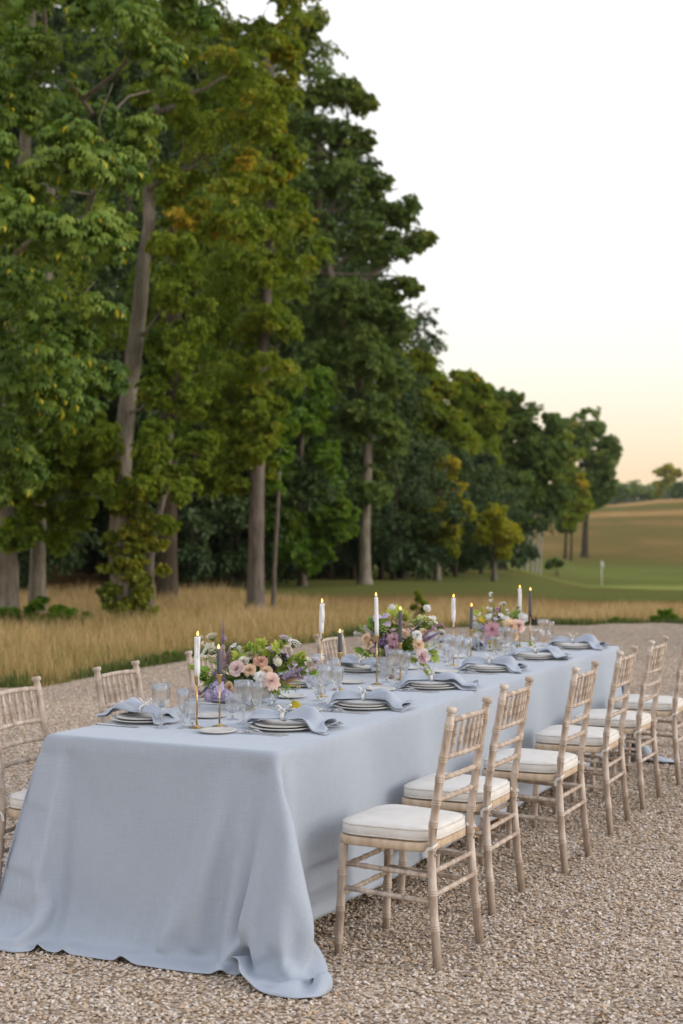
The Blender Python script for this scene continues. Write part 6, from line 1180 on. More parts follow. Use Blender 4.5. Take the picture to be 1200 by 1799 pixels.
3,0,-1,-1,-1,2,2,1,0,0,0,-1,0,1,1,-1,-1,-2,1,1,1,0,0,0,0,0,0,0,0,0,0,0,0,0,0,0,0,0,0,0,0,0,0,-1,-2,-1,2,2,-2,0,-2,-3,-2,-2,1,1,1,0,-2,-5,-8,-7,-3,-1,0,-2,-2,-5,-10,-11,
18,1,1,0,-1,3,2,-6,0,5,8,5,6,6,6,3,3,0,4,1,-1,-1,0,1,2,0,1,-1,1,0,0,0,0,0,-1,-1,0,1,1,0,0,0,0,0,0,0,0,0,0,0,0,0,0,0,0,0,0,-1,1,0,0,-1,-3,1,2,0,0,-2,-2,-3,-3,0,2,1,1,-3,
-5,-7,-7,-4,-1,1,-1,0,0,-2,-8,-25,19,0,-1,0,0,9,1,-9,-1,7,7,2,3,6,6,6,2,3,3,3,-2,-1,0,1,1,2,-1,1,-1,1,0,1,-1,0,-2,0,1,1,0,0,0,0,0,0,0,0,0,0,0,0,0,0,-1,1,0,0,0,0,0,0,0,-1,
-2,0,1,1,-1,-2,-2,-3,-1,1,1,1,-3,-4,-8,-7,-4,0,1,-1,1,0,-1,-2,-7,-6,21,-2,0,0,4,7,-4,-3,-1,7,3,1,2,3,6,6,5,4,4,2,0,-2,0,0,3,0,1,0,0,0,0,0,0,-1,0,-1,1,1,0,0,0,0,1,-1,0,0,
1,-1,0,0,0,0,0,0,0,0,0,0,0,0,-1,0,-2,0,2,0,-2,-1,-4,-2,0,1,1,-1,-5,-8,-7,-4,0,1,-1,1,1,0,-1,-2,-4,-4,24,-2,-3,1,7,1,-5,6,2,3,0,-1,0,1,4,6,7,5,4,4,2,-2,-1,1,1,2,0,0,0,0,0,
0,1,-2,-1,0,1,1,0,0,0,0,0,0,0,0,0,0,0,0,0,0,0,0,-1,1,0,0,0,0,0,-3,-1,2,1,0,-1,-3,-3,-1,0,1,-1,-5,-7,-8,-3,-1,1,-1,1,0,-1,0,0,-2,-1,0,25,-1,-3,-2,5,2,2,6,2,-1,0,-1,0,0,1,
4,6,7,6,5,2,0,-2,0,2,1,1,0,0,0,1,-1,0,-1,-1,1,1,0,0,0,0,1,-1,0,0,1,-1,0,0,0,0,0,1,-1,0,0,0,0,0,0,0,-2,-2,2,1,-1,-2,-2,-2,-1,1,-1,-4,-8,-8,-3,-1,1,-1,1,0,0,-1,-1,-1,0,-1,
0,50,-20,-4,-4,-5,3,11,6,1,-1,-1,-1,-1,0,1,1,5,5,8,7,4,0,-2,0,1,2,1,0,0,0,0,1,-2,0,-1,1,1,0,0,0,1,-1,0,0,1,-1,0,0,1,0,-1,1,-1,0,0,0,0,0,0,0,-1,-1,-1,1,1,-1,-2,-3,-2,0,0,
-4,-8,-8,-3,-1,1,0,0,0,-1,-1,0,-1,-1,0,0,0,31,-9,-2,2,4,4,7,1,0,-1,0,0,-2,0,-1,1,1,6,6,8,6,3,-1,-1,2,2,0,0,0,0,0,0,0,-1,0,1,0,0,0,1,-1,0,0,1,-1,0,0,1,-1,0,0,0,0,0,1,-1,0,
0,0,0,-1,-2,0,1,1,-2,-2,-3,-1,0,-4,-7,-8,-4,0,0,0,0,0,-1,0,-1,-2,-1,0,-1,0,1,56,-29,-8,4,8,3,2,1,0,1,0,0,-1,-1,-1,-1,1,3,5,8,8,5,1,-2,1,2,0,1,0,0,0,0,-1,-1,1,1,0,1,0,-1,
0,1,0,-1,0,1,0,-1,0,0,1,-1,1,0,-1,0,0,0,0,0,0,-2,0,1,0,-2,-3,-2,-1,-4,-7,-8,-4,0,0,0,0,-1,-1,-1,-1,-1,-1,-1,-2,-1,-3,-3,-7,23,-3,2,6,6,3,3,3,1,0,0,1,-1,-1,0,-1,0,4,6,9,7,
3,0,0,1,2,0,0,0,1,-1,-1,0,1,0,1,-1,0,0,1,-1,0,0,1,-1,0,0,0,1,-1,0,0,0,0,0,0,0,0,0,-1,-2,0,2,-1,-2,-3,-3,-3,-7,-9,-3,-1,1,-1,0,-1,-1,-1,-2,-2,-2,-2,-3,-2,-3,-3,-4,-37,30,
10,3,3,3,6,5,4,4,3,2,1,0,1,-1,-1,-1,0,4,7,10,7,1,0,2,1,0,0,0,0,0,-1,0,0,1,0,0,1,0,-1,0,1,0,-1,0,0,1,0,-1,0,1,-1,1,0,0,-1,0,0,0,-1,-2,1,1,0,-3,-5,-4,-9,-9,-2,0,1,-2,0,-2,
-2,-2,-2,-2,-3,-3,-3,-1,-3,0,-1,-1,-16,7,11,3,1,1,0,3,4,5,5,4,4,3,0,1,1,-1,0,-1,3,9,11,6,-1,2,1,1,0,0,0,-1,0,0,1,0,0,1,-1,0,0,1,-1,0,0,1,0,-1,0,0,1,-1,1,-1,0,0,0,0,0,-1,
-2,-1,2,1,-3,-4,-8,-10,-8,-1,1,0,-2,-1,-3,-2,-3,-3,-3,-3,-2,-1,0,-1,2,-1,2,1,-4,4,4,2,-1,1,0,0,1,2,2,4,4,4,5,4,2,2,0,1,1,1,9,12,4,3,-2,2,0,0,0,1,-2,0,1,1,0,-1,0,1,0,-1,0,
1,0,-1,0,1,0,0,-1,0,0,1,0,0,-1,1,-2,-1,-1,-1,2,-1,-10,-8,-10,-7,2,2,-2,-4,-3,-3,-4,-3,-2,-2,0,0,1,0,1,0,-1,0,-1,1,3,1,2,0,1,-1,1,-1,0,0,0,1,1,4,3,4,5,4,3,3,2,2,4,21,2,-2,
4,0,0,1,-1,-1,0,2,0,-1,0,1,0,-1,0,1,0,-1,0,1,0,-1,0,0,1,0,-1,0,0,0,1,-2,-3,-4,0,2,-1,-10,-16,-7,0,2,1,-4,-7,-4,-4,-2,0,0,0,2,0,0,-1,0,-1,-1,0,-1,0,-1,5,0,0,0,0,0,0,1,0,0,
0,-1,1,0,2,1,3,4,5,4,5,6,7,-23,43,1,4,-1,2,-5,0,2,1,1,0,0,0,-1,1,0,0,-1,1,0,0,-1,1,0,0,0,-1,0,1,-1,1,-1,-1,-2,-7,-4,0,1,-12,-9,-7,-5,3,1,-7,-7,-2,-2,1,2,0,0,0,-2,-1,-1,
-1,0,-1,0,0,0,-1,1,4,0,1,0,0,0,0,0,1,0,0,1,0,0,-1,1,0,1,1,4,5,12,-5,31,-27,47,-1,-1,-2,3,-2,-5,1,-1,0,0,0,0,-1,0,0,0,-1,0,0,0,-1,0,1,0,0,0,-1,1,-1,-5,1,-2,-4,-1,5,2,-14,
-18,1,2,-6,-9,-6,-2,0,1,0,-2,-1,-2,-1,-1,-1,0,0,-1,0,1,-1,0,0,-2,3,0,-1,1,0,0,1,0,-1,1,1,0,0,0,1,0,0,0,1,0,1,-2,15,-2,38,-3,-4,-2,-2,-4,-2,1,0,0,0,0,0,0,0,0,0,0,0,1,0,0,
0,0,-1,0,1,0,0,-1,0,-4,0,4,7,2,0,7,3,-19,-11,-3,-7,-7,-3,-1,-2,-2,-1,-2,-1,0,-1,1,0,0,1,0,0,-1,0,0,-1,0,1,0,1,-1,0,1,-1,1,0,0,0,0,1,0,0,1,0,0,0,0,1,1,-1,-1,0,-4,1,-1,-2,
0,-1,-1,-1,0,0,0,0,0,0,0,1,0,0,-1,0,0,0,0,0,0,0,0,0,0,0,10,0,2,8,5,-2,2,15,6,-11,-15,-9,-3,-1,-1,0,0,-1,0,1,0,1,0,0,0,-1,0,-1,0,0,-1,1,-1,0,0,-1,1,0,0,0,0,0,0,1,0,0,0,0,
0,0,1,0,0,0,-1,1,-1,3,-5,-1,2,2,-1,0,0,1,0,0,0,0,0,0,0,-1,0,0,0,0,0,0,0,0,0,-1,0,0,0,0,0,0,-1,0,2,-1,0,8,11,-4,-10,-3,-1,0,0,1,0,1,0,-1,1,-1,-1,-1,0,-1,0,1,-1,0,0,0,1,-1,
0,1,-1,1,-1,1,0,0,0,-1,1,-1,1,0,0,0,0,0,1,0,1,0,6,-6,-2,-1,0,-1,2,0,0,0,0,0,0,0,0,0,0,0,0,0,0,0,0,0,0,0,0,0,0,0,0,0,0,0,0,0,-2,0,-1,2,6,3,-3,-1,0,-1,0,-1,0,-1,0,0,-2,0,0,
0,0,0,0,-1,1,0,1,0,0,-1,1,-1,1,-1,1,-1,0,1,-1,1,-1,1,-1,1,0,0,0,0,0,0,0,0,2,-1,-1,-1,0,0,0,1,0,0,0,0,0,0,0,0,0,0,0,0,0,0,0,0,0,0,0,0,0,0,0,0,0,0,0,-1,1,-1,0,0,1,-1,-1,0,
0,0,1,0,0,-1,0,0,1,0,-1,1,0,1,0,1,0,0,0,0,-1,0,0,0,0,0,0,0,0,-1,1,0,0,0,0,0,-1,1,0,0,0,0,0,0,1,-2,1,-1,1,0,0,0,0,0,0,0,0,0,0,0,0,0,0,0,0,0,0,0,0,0,0,0,0,0,0,0,0,0,0,0,-1,
0,0,1,0,-1,0,-1,1,0,-1,1,0,2,0,0,0,0,1,0,0,0,0,0,0,0,0,0,1,0,-1,1,0,0,0,0,0,0,0,0,0,0,0,0,0,0,0,0,0,0,0,1,-1,0,0,0,0,0,0,0,0,0,0,0,0,0,0,0,0,0,0,0,0,0,0,0,0,0,0,0,0,0,0,
0,0,0,0,0,0,0,0,-1,0,1,0,0,-1,0,1,-1,1,-1,1,0,1,0,0,1,0,0,0,0,0,0,0,1,1,0,0,0,0,0,0,0,0,0,0,0,0,0,0,0,0,0,0,0,0,0,0,0,0,0,0,0,0,0,0,0,0,0,0,0,0,0,0,0,0,0,0,0,0,0,0,0,0,0,
0,0,0,0,0,0,0,0,0,0,0,0,-1,1,0,1,-1,0,0,0,-1,0,0,0,-1,0,0,0,1,-1,0,1,0,0,1,0,0,-1,0,0,0,0,0,0,0,0,0,0,0,0,0,0,0,0,0,0,0,0,0,1,-1,0,0,0,0,0,0,0,0,0,0,0,0,0,0,0,0,0,0,0,0,
0,0,0,0,0,0,0,0,0,0,0,0,0,0,0,0,0,0,0,0,0,0,0,1,-1,0,0,0,0,-1,0,0,0,-1,1,-1,0,0,-1,0,1,-1,0,1,0,-1,0,0,0,0,0,0,0,0,0,0,0,0,0,0,0,0,0,0,0,0,0,0,0,0,0,0,0,0,0,0,0,0,0,0,0,
0,0,0,0,0,0,0,0,0,0,0,0,0,0,0,0,0,0,0,0,0,0,0,0,0,0,0,0,0,0,0,1,-1,0,0,0,0,0,0,0,0,-1,0,0,0,0,0,-1,0,0,0,0,-1,0,0,0,0,0,0,0,0,0,0,0,0,0,0,0,1,-1,0,0,0,0,0,0,0,0,0,0,0,0,
0,0,0,0,0,0,0,0,0,0,0,0,0,0,0,0,0,0,0,0,0,0,0,0,0,0,0,0,0,0,0,0,0,0,0,0,0,0,0,0,0,0,0,0,0,0,0,0,0,0,0,0,0,0,0,0,-1,0,1,0,0,0,0,0,0,0,0,0,0,0,0,0,0,0,0,0,0,0,0,0,0,0,0,0,
0,0,0,0,0,0,0,0,0,0,0,0,0,0,0,0,0,0,0,0,0,0,0,0,0,0,0,0,0,0,0,0,0,0,0,0,0,0,0,0,0,0,0,0,0,0,0,0,0,0,0,0,0,0,0,0,0,0,0,0,0,0,0,0,0,0,0,0,0,0,0,0,0,0,0,0,0,0,0,0,0,0,0,0,0,
0,0,0,0,0,0,0,0,0,0,0,0,0,0,0,0,0,0,0,0,0,0,0,0,0,0,0,0,0,0,0,0,0,0,0,0,0,0,0,0,0,0,0,0,-1,1,0,0,0,0,0,0,0,0,0,0,0,0,-1,0,0,0,0,0,0,0,0,1,-1,0,0,0,0,0,0,0,0,0,0,0,0,0,0,
0,0,0,-1,1,0,0,0,0,0,0,0,0,0,0,0,0,0,0,0,0,0,0,0,0,0,0,0,0,0,0,0,0,0,0,0,0,0,0,0,0,0,0,-1,1,0,0,0,-1,1,0,0,0,0,0,0,0,0,-1,0,0,0,0,1,0,0,0,0,0,0,0,0,0,0,0,0,0,0,0,0,0,0,0,
0,0,0,0,0,0,0,0,0,0,0,0,0,0,0,0,0,0,0,0,0,0,0,0,0,0,0,0,0,0,0,0,0,0,0,0,0,0,0,0,0,0,0,0,0,0,0,0,0,0,0,0,-1,1,0,0,0,0,0,-1,0,0,0,1,0,0,0,0,0,0,0,0,0,0,0,0,0,-1,1,0,0,0,0,
0,0,0,0,0,0,0,0,-1,1,0,0,0,0,0,0,-1,1,0,0,0,0,0,0,0,0,0,0,0,0,0,0,0,0,0,0,0,0,0,0,0,0,0,0,0,0,0,0,0,0,0,0,0,0,0,0,-1,1,0,0,0,0,-1,0,1,0,0,0,0,0,0,0,0,0,0,0,0,0,0,0,0,0,0,
0,0,0,0,0,0,0,0,0,0,0,0,0,0,0,0,0,0,0,0,-1,1,0,0,0,0,0,0,0,0,0,0,0,0,0,0,0,0,0,0,0,0,0,0,0,0,0,0,0,0,0,0,0,0,0,0,0,0,0,-1,1,0,0,0,-1,0,0,1,0,0,0,0,0,0,0,0,0,0,0,0,0,0,0,
0,0,0,0,0,0,-1,1,0,0,0,0,0,-1,1,0,0,0,0,0,-1,1,0,0,0,0,0,0,0,0,0,0,0,0,0,0,0,0,0,0,0,0,0,0,0,0,0,0,0,0,0,0,0,0,0,0,0,0,0,0,0,0,0,0,0,0,0,-1,0,1,0,0,0,0,0,0,-1,0,0,0,0,0,
0,0,0,0,0,0,0,0,0,0,0,0,0,0,-1,1,0,0,0,0,0,-1,1,0,0,0,0,0,0,0,0,0,0,0,0,0,0,0,0,0,0,0,0,0,0,0,0,0,0,0,0,0,0,0,0,0,0,0,0,0,0,0,0,0,0,0,0,0,0,0,0,0,0,0,0,0,0,-1,0,0,0,0,1,
0,0,0,0,0,0,0,0,0,0,0,0,0,0,0,0,0,0,0,0,0,0,0,0,0,0,0,0,0,0,0,0,0,-1,1,0,0,0,0,0,0,0,0,0,0,0,0,0,0,0,0,0,0,0,0,0,0,0,0,0,0,0,0,0,0,0,0,0,0,0,0,0,0,0,0,0,0,0,0,0,0,-1,1,0,
0,0,0,0,0,0,0,0,0,0,0,0,0,0,0,0,0,0,0,0,0,0,0,0,0,0,0,0,0,0,0,0,0,0,0,0,0,0,0,0,0,0,0,0,0,0,0,0,0,0,0,0,0,0,0,0,0,0,0,0,0,0,0,0,0,0,0,0,0,0,0,0,0,0,0,0,0,0,0,0,0,0,0,0,
-1,1,0,0,0,0,0,0,0,0,0,0,0,0,0,0,0,0,0,0,0,0,0,0,0,0,0,0,0,0,0,0,0,0,0,0,0,0,0,0,0,0,0,0,0,0,0,0,0,0,0,0,0,0,0,0,0,0,0,0,0,0,0,0,0,0,0,0,0,0,0,0,0,0,0,0,0,0,0,0,0,0,0,0,
0,0,0,0,0,0,0,0,0,0,0,0,0,0,0,0,0,0,0,0,0,0,0,0,0,0,0,0,0,0,0,0,0,0,0,0,0,0,0,0,0,0,0,0,0,0,0,0,0,0,0,0,0,0,0,0,0,0,0,0,0,0,0,0,0,0,0,0,0,0,0,0,0,0,0,0,0,0,0,0,0,0,0,0,0,
0,0,0,0,0,0,0,0,0,0,0,0,0,0,0,0,0,0,0,0,0,0,0,0,0,0,0,0,0,0,0,0,0,0,0,0,0,0,0,0,0,0,0,0,0,0,0,0,0,0,0,0,0,0,0,0,0,0,0,0,0,0,0,0,0,0,0,0,0,0,0,0,0,0,0,0,0,0,0,0,0,0,0,0,0,
0,0,0,0,0,0,0,0,0,0,0,0,0,0,0,0,0,0,0,0,0,0,0,0,0,0,0,-1,0,0,0,0,0,0,0,0,0,0,0,0,0,0,0,0,0,0,0,0,0,0,0,0,0,0,0,0,0,0,0,0,0,0,0,0,0,0,0,0,0,0,0,0,0,0,0,0,0,0,0,0,0,0,0,0,
0,0,0,0,0,0,0,0,0,0,0,0,0,0,0,0,0,0,0,0,0,0,0,0,0,0,0,0,0,0,-1,1,0,0,0,0,0,0,0,0,0,0,0,0,0,0,0,0,0,0,0,0,0,0,0,0,0,0,0,0,0,0,0,0,0,0,0,0,0,0,0,0,0,0,0,0,0,0,0,0,0,0,0,0,
0,0,0,0,0,0,0,0,0,0,0,0,0,0,0,0,0,0,0,0,0,0,0,0,0,0,0,0,0,0,0,0,0,-1,1,0,0,0,0,0,0,0,0,0,0,0,0,0,0,0,0,0,0,0,0,0,0,0,0,1,-1,0,0,0,0,0,0,0,0,0,0,0,0,0,0,0,0,0,0,0,0,0,0,0,
0,0,0,0,0,0,0,0,0,0,0,0,0,0,0,0,0,0,0,0,0,0,0,0,0,0,0,0,0,0,0,0,0,0,0,0,0,0,0,0,0,0,0,0,0,0,0,0,0,0,0,0,0,0,0,0,0,0,0,0,0,0,0,0,0,0,0,0,0,0,0,0,0,0,0,0,0,0,0,0,0,0,0,0,0,
0,0,0,0,0,0,0,0,0,0,0,0,0,0,0,0,0,0,0,0,0,0,0,0,0,0,0,0,0,0,0,0,0,0,0,0,0,0,0,0,1,-1,0,0,0,0,0,0,0,0,0,0,1,-1,0,0,0,0,0,1,-1,0,0,0,0,0,0,0,0,0,0,0,0,0,0,0,0,0,0,0,0,0,0,
0,0,0,0,0,0,0,0,0,0,0,0,0,0,0,0,0,0,0,0,0,0,0,0,0,0,0,0,0,0,0,0,0,0,0,0,0,0,0,0,0,0,0,0,0,0,1,0,-1,0,1,0,0,0,0,1,-1,0,0,0,0,0,0,0,0,0,0,0,0,0,0,0,0,0,0,0,0,0,0,0,0,0,0,0,
0,0,0,0,0,0,0,0,0,0,0,0,0,0,0,0,0,0,0,0,0,0,0,0,0,0,0,0,0,0,0,0,0,0,1,-1,0,0,0,0,0,0,0,0,0,0,0,0,0,0,0,0,1,0,-1,0,0,1,-1,0,0,0,0,0,1,-1,1,-1,0,0,0,0,0,1,-1,0,0,0,0,0,0,0,
0,0,0,0,0,0,0,0,0,0,0,0,0,0,0,0,0,0,0,0,0,0,0,0,0,0,0,0,0,0,0,0,0,0,0,0,0,0,0,0,0,0,0,0,0,0,0,0,0,0,0,0,0,0,0,0,0,0,0,0,0,0,0,0,0,0,0,0,1,-1,0,0,0,0,0,1,-1,1,-1,0,0,0,1,
-1,1,-1,1,-1,0,0,0,0,0,0,0,0,0,0,0,0,0,0,0,0,0,0,0,0,0,0,0,0,0,0,0,0,0,0,0,0,0,0,0,0,0,0,0,0,0,1,-1,0,0,0,0,0,0,0,0,0,0,0,0,0,0,0,0,0,0,0,1,-1,1,-1,1,-1,0,0,0,1,-1,1,-1,
0,0,0,1,-1,1,-1,0,0,0,1,-1,0,0,0,0,0,0,0,0,0,0,0,0,0,0,0,0,0,0,0,0,0,0,0,0,0,0,0,0,0,0,0,0,0,0,0,0,0,0,0,1,-1,0,0,1,-1,0,0,0,0,0,0,0,0,0,0,0,0,0,0,0,0,0,0,0,0,0,1,-1,1,
-1,1,-1,0,0,0,1,-1,1,-1,0,0,0,1,-1,1,-1,0,0,0,0,0,0,0,0,0,0,0,0,0,0,0,0,0,0,0,0,0,0,0,0,0,0,0,0,0,0,0,0,0,0,0,0,0,0,0,0,0,0,1,-1,0,0,1,0,0,-1,0,0,0,0,0,0,0,0,0,0,0,0,0,0,
0,0,1,0,-1,1,-1,1,-1,1,-1,1,0,-1,1,-1,1,-1,1,0,-1,1,-1,1,0,-1,0,0,0,0,0,0,0,0,0,0,0,0,0,0,0,0,0,0,0,0,0,0,0,0,0,0,0,0,0,0,0,0,0,0,0,0,1,-1,0,0,0,1,-1,0,0,0,0,1,0,0,0,0,0,
0,-1,0,0,0,0,0,0,0,0,1,0,-1,1,-1,1,-1,1,-1,1,0,-1,1,-1,1,-1,1,0,-1,1,-1,1,-1,0,1,-1,1,-1,0,0,0,0,0,0,0,0,0,0,0,0,0,0,0,0,0,0,0,0,0,0,0,0,0,0,0,0,0,0,0,0,0,0,0,0,0,0,0,1,
-1,0,0,0,0,0,0,0,0,0,0,1,0,0,0,0,0,0,0,0,3,-1,1,-1,0,0,0,-1,1,-1,0,0,0,0,0,0,0,-1,1,0,0,0,0,0,-1,1,-1,0,0,0,0,0,0,0,0,0,0,0,0,0,0,0,0,0,0,0,0,0,0,0,0,0,0,0,0,0,0,0,0,1,4,
3,-9,-3,-3,4,3,1,2,0,1,0,0,0,0,1,0,0,0,0,1,0,0,0,0,0,1,0,4,0,0,0,1,-1,0,1,-1,0,0,0,-1,0,-1,0,-1,1,-1,-1,0,-1,1,0,1,-1,1,0,-1,0,0,0,0,0,0,0,0,0,0,0,0,0,0,0,0,0,0,0,0,0,0,
0,0,0,0,0,0,0,0,0,1,0,-14,-13,5,10,3,0,-1,0,-1,0,0,0,0,-1,0,0,0,0,-1,0,0,0,0,0,-1,0,-2,0,0,0,0,0,1,-1,1,0,0,0,1,0,1,1,0,0,1,0,1,1,0,-1,-4,0,1,0,0,-1,0,0,0,0,0,0,0,0,0,0,
0,0,0,0,0,0,0,0,0,0,0,0,0,0,0,0,0,0,0,0,-4,-2,20,8,-5,-13,-6,-2,0,0,0,0,0,0,-1,0,0,0,0,0,0,0,0,0,0,0,0,0,-1,0,0,0,0,0,-1,1,-1,1,-1,1,-1,1,-1,0,0,0,-1,1,0,0,-18,7,3,11,5,
-4,1,-1,-1,-1,0,0,0,0,0,0,0,0,0,0,0,0,0,0,0,0,0,0,0,0,0,0,0,0,0,0,1,0,1,-1,-11,-2,4,4,1,1,0,0,0,0,-1,0,1,0,0,0,0,0,0,0,0,-1,0,0,0,0,3,-1,-1,0,0,0,0,-1,0,-2,0,-1,0,-1,0,
-1,0,-2,0,-2,-1,0,12,-54,-18,46,-3,-13,8,51,-12,1,1,0,0,0,0,0,0,0,0,-1,0,0,0,0,0,1,0,0,0,0,0,0,0,-10,-1,0,-2,-1,-1,-2,2,-2,-3,0,2,1,1,1,1,1,2,0,0,0,0,0,0,0,0,0,0,1,0,0,0,
0,-12,-1,-1,-1,-1,-1,-1,-1,-1,0,-1,-1,0,-1,-1,-1,-1,1,-1,-2,-10,-18,-26,35,-10,-79,17,19,4,-12,13,-1,-2,0,1,0,0,1,0,0,0,1,0,0,0,0,0,-1,-1,0,0,0,0,0,0,8,-1,-2,-1,-4,-3,-2,
11,30,26,8,3,1,1,1,0,1,1,2,2,1,1,1,1,1,0,0,1,0,0,0,1,1,-28,2,0,0,-1,0,1,0,0,1,0,1,-1,0,0,-1,-2,-5,-7,-10,-7,0,14,-10,-21,-13,-15,8,-17,-22,-1,1,1,0,-1,0,-1,-1,0,0,0,0,0,
0,-1,0,0,0,1,0,0,0,0,0,-1,3,2,3,2,3,1,0,-6,6,18,26,19,13,5,3,4,3,1,2,1,1,1,1,1,0,1,1,0,1,1,0,0,-1,-25,0,0,1,0,1,-1,0,0,-1,-1,-3,-4,-5,-7,-7,-6,-5,-3,-2,-5,-12,-19,-24,-9,
1,4,-3,9,-9,1,-1,0,0,-1,0,1,0,0,0,0,0,-1,0,1,0,0,0,0,0,0,0,0,0,1,-1,1,-1,0,1,3,5,-1,-3,4,7,16,19,17,9,3,1,3,2,2,4,3,2,3,3,3,2,2,1,1,1,0,1,-22,-1,-1,-1,-1,-2,-2,-3,-4,-6,
-7,-7,-5,-5,-2,-1,-2,-5,-10,-13,-9,-6,-8,-8,-3,-1,1,2,4,-4,-3,0,-1,0,1,0,0,0,0,0,0,-1,1,0,0,0,0,0,0,0,0,0,0,0,0,0,0,0,0,0,3,4,3,-3,-1,3,4,7,14,18,14,9,2,1,0,0,1,2,1,1,2,
2,2,3,3,4,5,6,-32,-2,-1,-2,-3,-5,-7,-7,-6,-5,-2,0,0,1,-1,-5,-11,-13,-9,-2,-2,-6,-8,-5,-2,1,1,0,0,-1,0,-1,0,0,0,0,0,0,0,0,-1,1,0,0,0,0,0,0,0,0,0,0,0,0,0,0,0,0,0,1,2,3,3,0,
-3,1,2,4,4,7,14,14,14,8,4,1,0,-1,0,1,0,1,0,1,0,0,-1,-1,-41,-1,-5,-7,-7,-7,-3,-1,0,1,1,0,-1,-7,-12,-13,-8,-2,1,-1,-5,-9,-5,-3,0,1,1,0,0,0,-1,-1,0,0,0,0,0,0,0,-1,1,0,0,0,0,
0,0,0,0,0,0,0,0,0,0,0,0,0,0,2,2,1,3,1,-1,-2,2,1,2,4,5,9,12,13,13,8,4,1,0,0,-1,0,1,0,0,0,1,-1,-44,-12,-9,-5,-1,1,1,0,0,1,1,-5,-15,-14,-9,-2,0,1,-1,-4,-9,-5,-4,-1,1,0,0,1,
-1,0,0,-1,0,0,0,0,0,0,0,0,0,0,0,0,0,0,0,0,0,0,0,0,0,0,0,0,0,0,1,0,2,1,4,1,-1,-2,0,1,2,1,2,4,6,11,12,14,12,8,3,0,0,0,-1,0,0,1,5,17,-20,-24,-13,-6,-2,0,2,5,5,0,-13,-21,-19,
-6,0,1,2,0,-4,-9,-7,-5,-1,1,0,1,0,0,0,-1,-1,0,0,0,0,0,0,0,0,0,0,0,0,0,0,0,0,0,0,0,0,0,0,0,0,0,0,0,0,2,2,0,2,2,1,-1,-2,1,0,1,1,1,2,3,8,12,15,16,12,7,2,-1,1,-1,1,4,17,28,
-1,-21,-20,-12,0,7,7,1,-11,-21,-25,-18,0,3,3,1,0,-5,-8,-8,-5,-1,0,-1,1,0,1,0,-1,0,0,0,-1,0,0,0,0,0,0,1,-1,0,0,0,0,0,0,0,0,0,0,0,0,0,0,0,0,0,1,2,0,1,2,2,1,-1,-1,-1,1,1,0,
2,1,0,0,3,7,14,19,20,14,4,-1,1,3,14,31,11,-7,0,0,-4,-13,-8,-7,-15,-30,-25,-11,5,7,1,0,1,-4,-8,-9,-5,-2,0,-1,1,1,0,0,0,0,-1,0,-1,0,0,0,0,0,0,0,0,0,0,0,0,0,0,0,0,0,0,0,0,0,
0,0,0,0,0,1,1,1,0,2,2,0,2,-1,-1,0,0,1,0,2,2,1,-1,0,2,9,18,29,18,10,3,7,15,16,-23,5,15,1,-24,-10,-5,-24,-41,-30,-7,9,7,2,0,1,-3,-11,-10,-6,-3,0,-1,1,0,0,1,0,-1,0,0,-1,0,1,
-1,0,0,0,0,0,0,0,0,0,0,0,0,0,0,0,0,0,0,0,0,0,0,0,1,1,1,0,1,0,2,1,2,0,-2,0,0,0,0,0,2,2,3,2,3,1,4,11,23,31,32,11,-6,-14,21,34,-31,-12,20,-3,-51,-48,-17,11,7,0,-1,7,9,-10,
-23,-16,-6,-2,-1,-1,0,-1,1,1,0,0,0,0,-1,0,0,-1,0,0,0,0,0,0,0,1,-1,0,0,0,0,0,0,0,0,0,0,0,0,0,1,-1,1,1,1,0,0,2,1,1,1,2,-1,-2,0,0,0,1,-1,2,3,6,8,8,1,0,26,23,18,39,15,-18,-3,
-19,2,5,-4,-32,-18,7,11,1,-5,-8,-8,1,-13,-27,-11,-1,-4,-5,-4,-2,-1,1,0,1,0,0,0,-1,-1,1,-1,0,0,0,0,0,0,0,0,0,1,-1,0,0,0,0,0,0,0,0,0,0,0,1,-1,0,1,1,0,1,0,1,2,1,0,2,1,-1,-1,
2,2,4,10,12,13,11,7,7,9,6,0,21,14,2,24,6,-21,-14,9,-12,-21,5,21,8,1,-2,-6,-9,-16,-43,-28,-1,-4,-5,-5,-3,-3,-3,-1,-3,1,0,1,0,1,0,-1,-2,0,0,0,0,0,0,0,0,0,0,0,1,-1,0,0,0,0,
0,0,0,0,0,0,0,0,1,-1,1,2,0,1,4,2,-4,1,4,0,12,17,18,21,17,11,8,5,4,3,3,5,5,-2,-16,-7,4,-5,16,8,
]
# ================================================================ table, cloth, chairs
def wood(name, c0, c1, c2, c3, sc=1.0):
    k = NT(name)
    f = k.noise(k.coord('Object', (38 * sc, 38 * sc, 5 * sc)), 1.0, 6, .65)
    g = k.noise(k.coord('Object', (9, 9, 6)), 1.0, 5, .7)
    c = k.ramp(f, [(.25, c0), (.42, c1), (.58, c2), (.78, c3)])
    c = k.mix(.8, c, k.ramp(g, [(.30, (.70, .60, .52)), (.5, (1, .98, .96)), (.70, (1.2, 1.2, 1.2))]), 'MULTIPLY')
    k.bump(f, .35, .004)
    return k.base(c, .62, .3)
LIMED = wood('limed_wood', (.25, .18, .132), (.43, .342, .275), (.555, .472, .402), (.73, .68, .62))
LIMED2 = wood('limed_seat_wood', (.44, .32, .21), (.57, .44, .315), (.63, .505, .38), (.70, .60, .49))
PINE = wood('pine_wood', (.40, .20, .06), (.52, .28, .10), (.56, .32, .12), (.62, .40, .18))
RING = simple('limed_ring', (.60, .50, .41), .6)

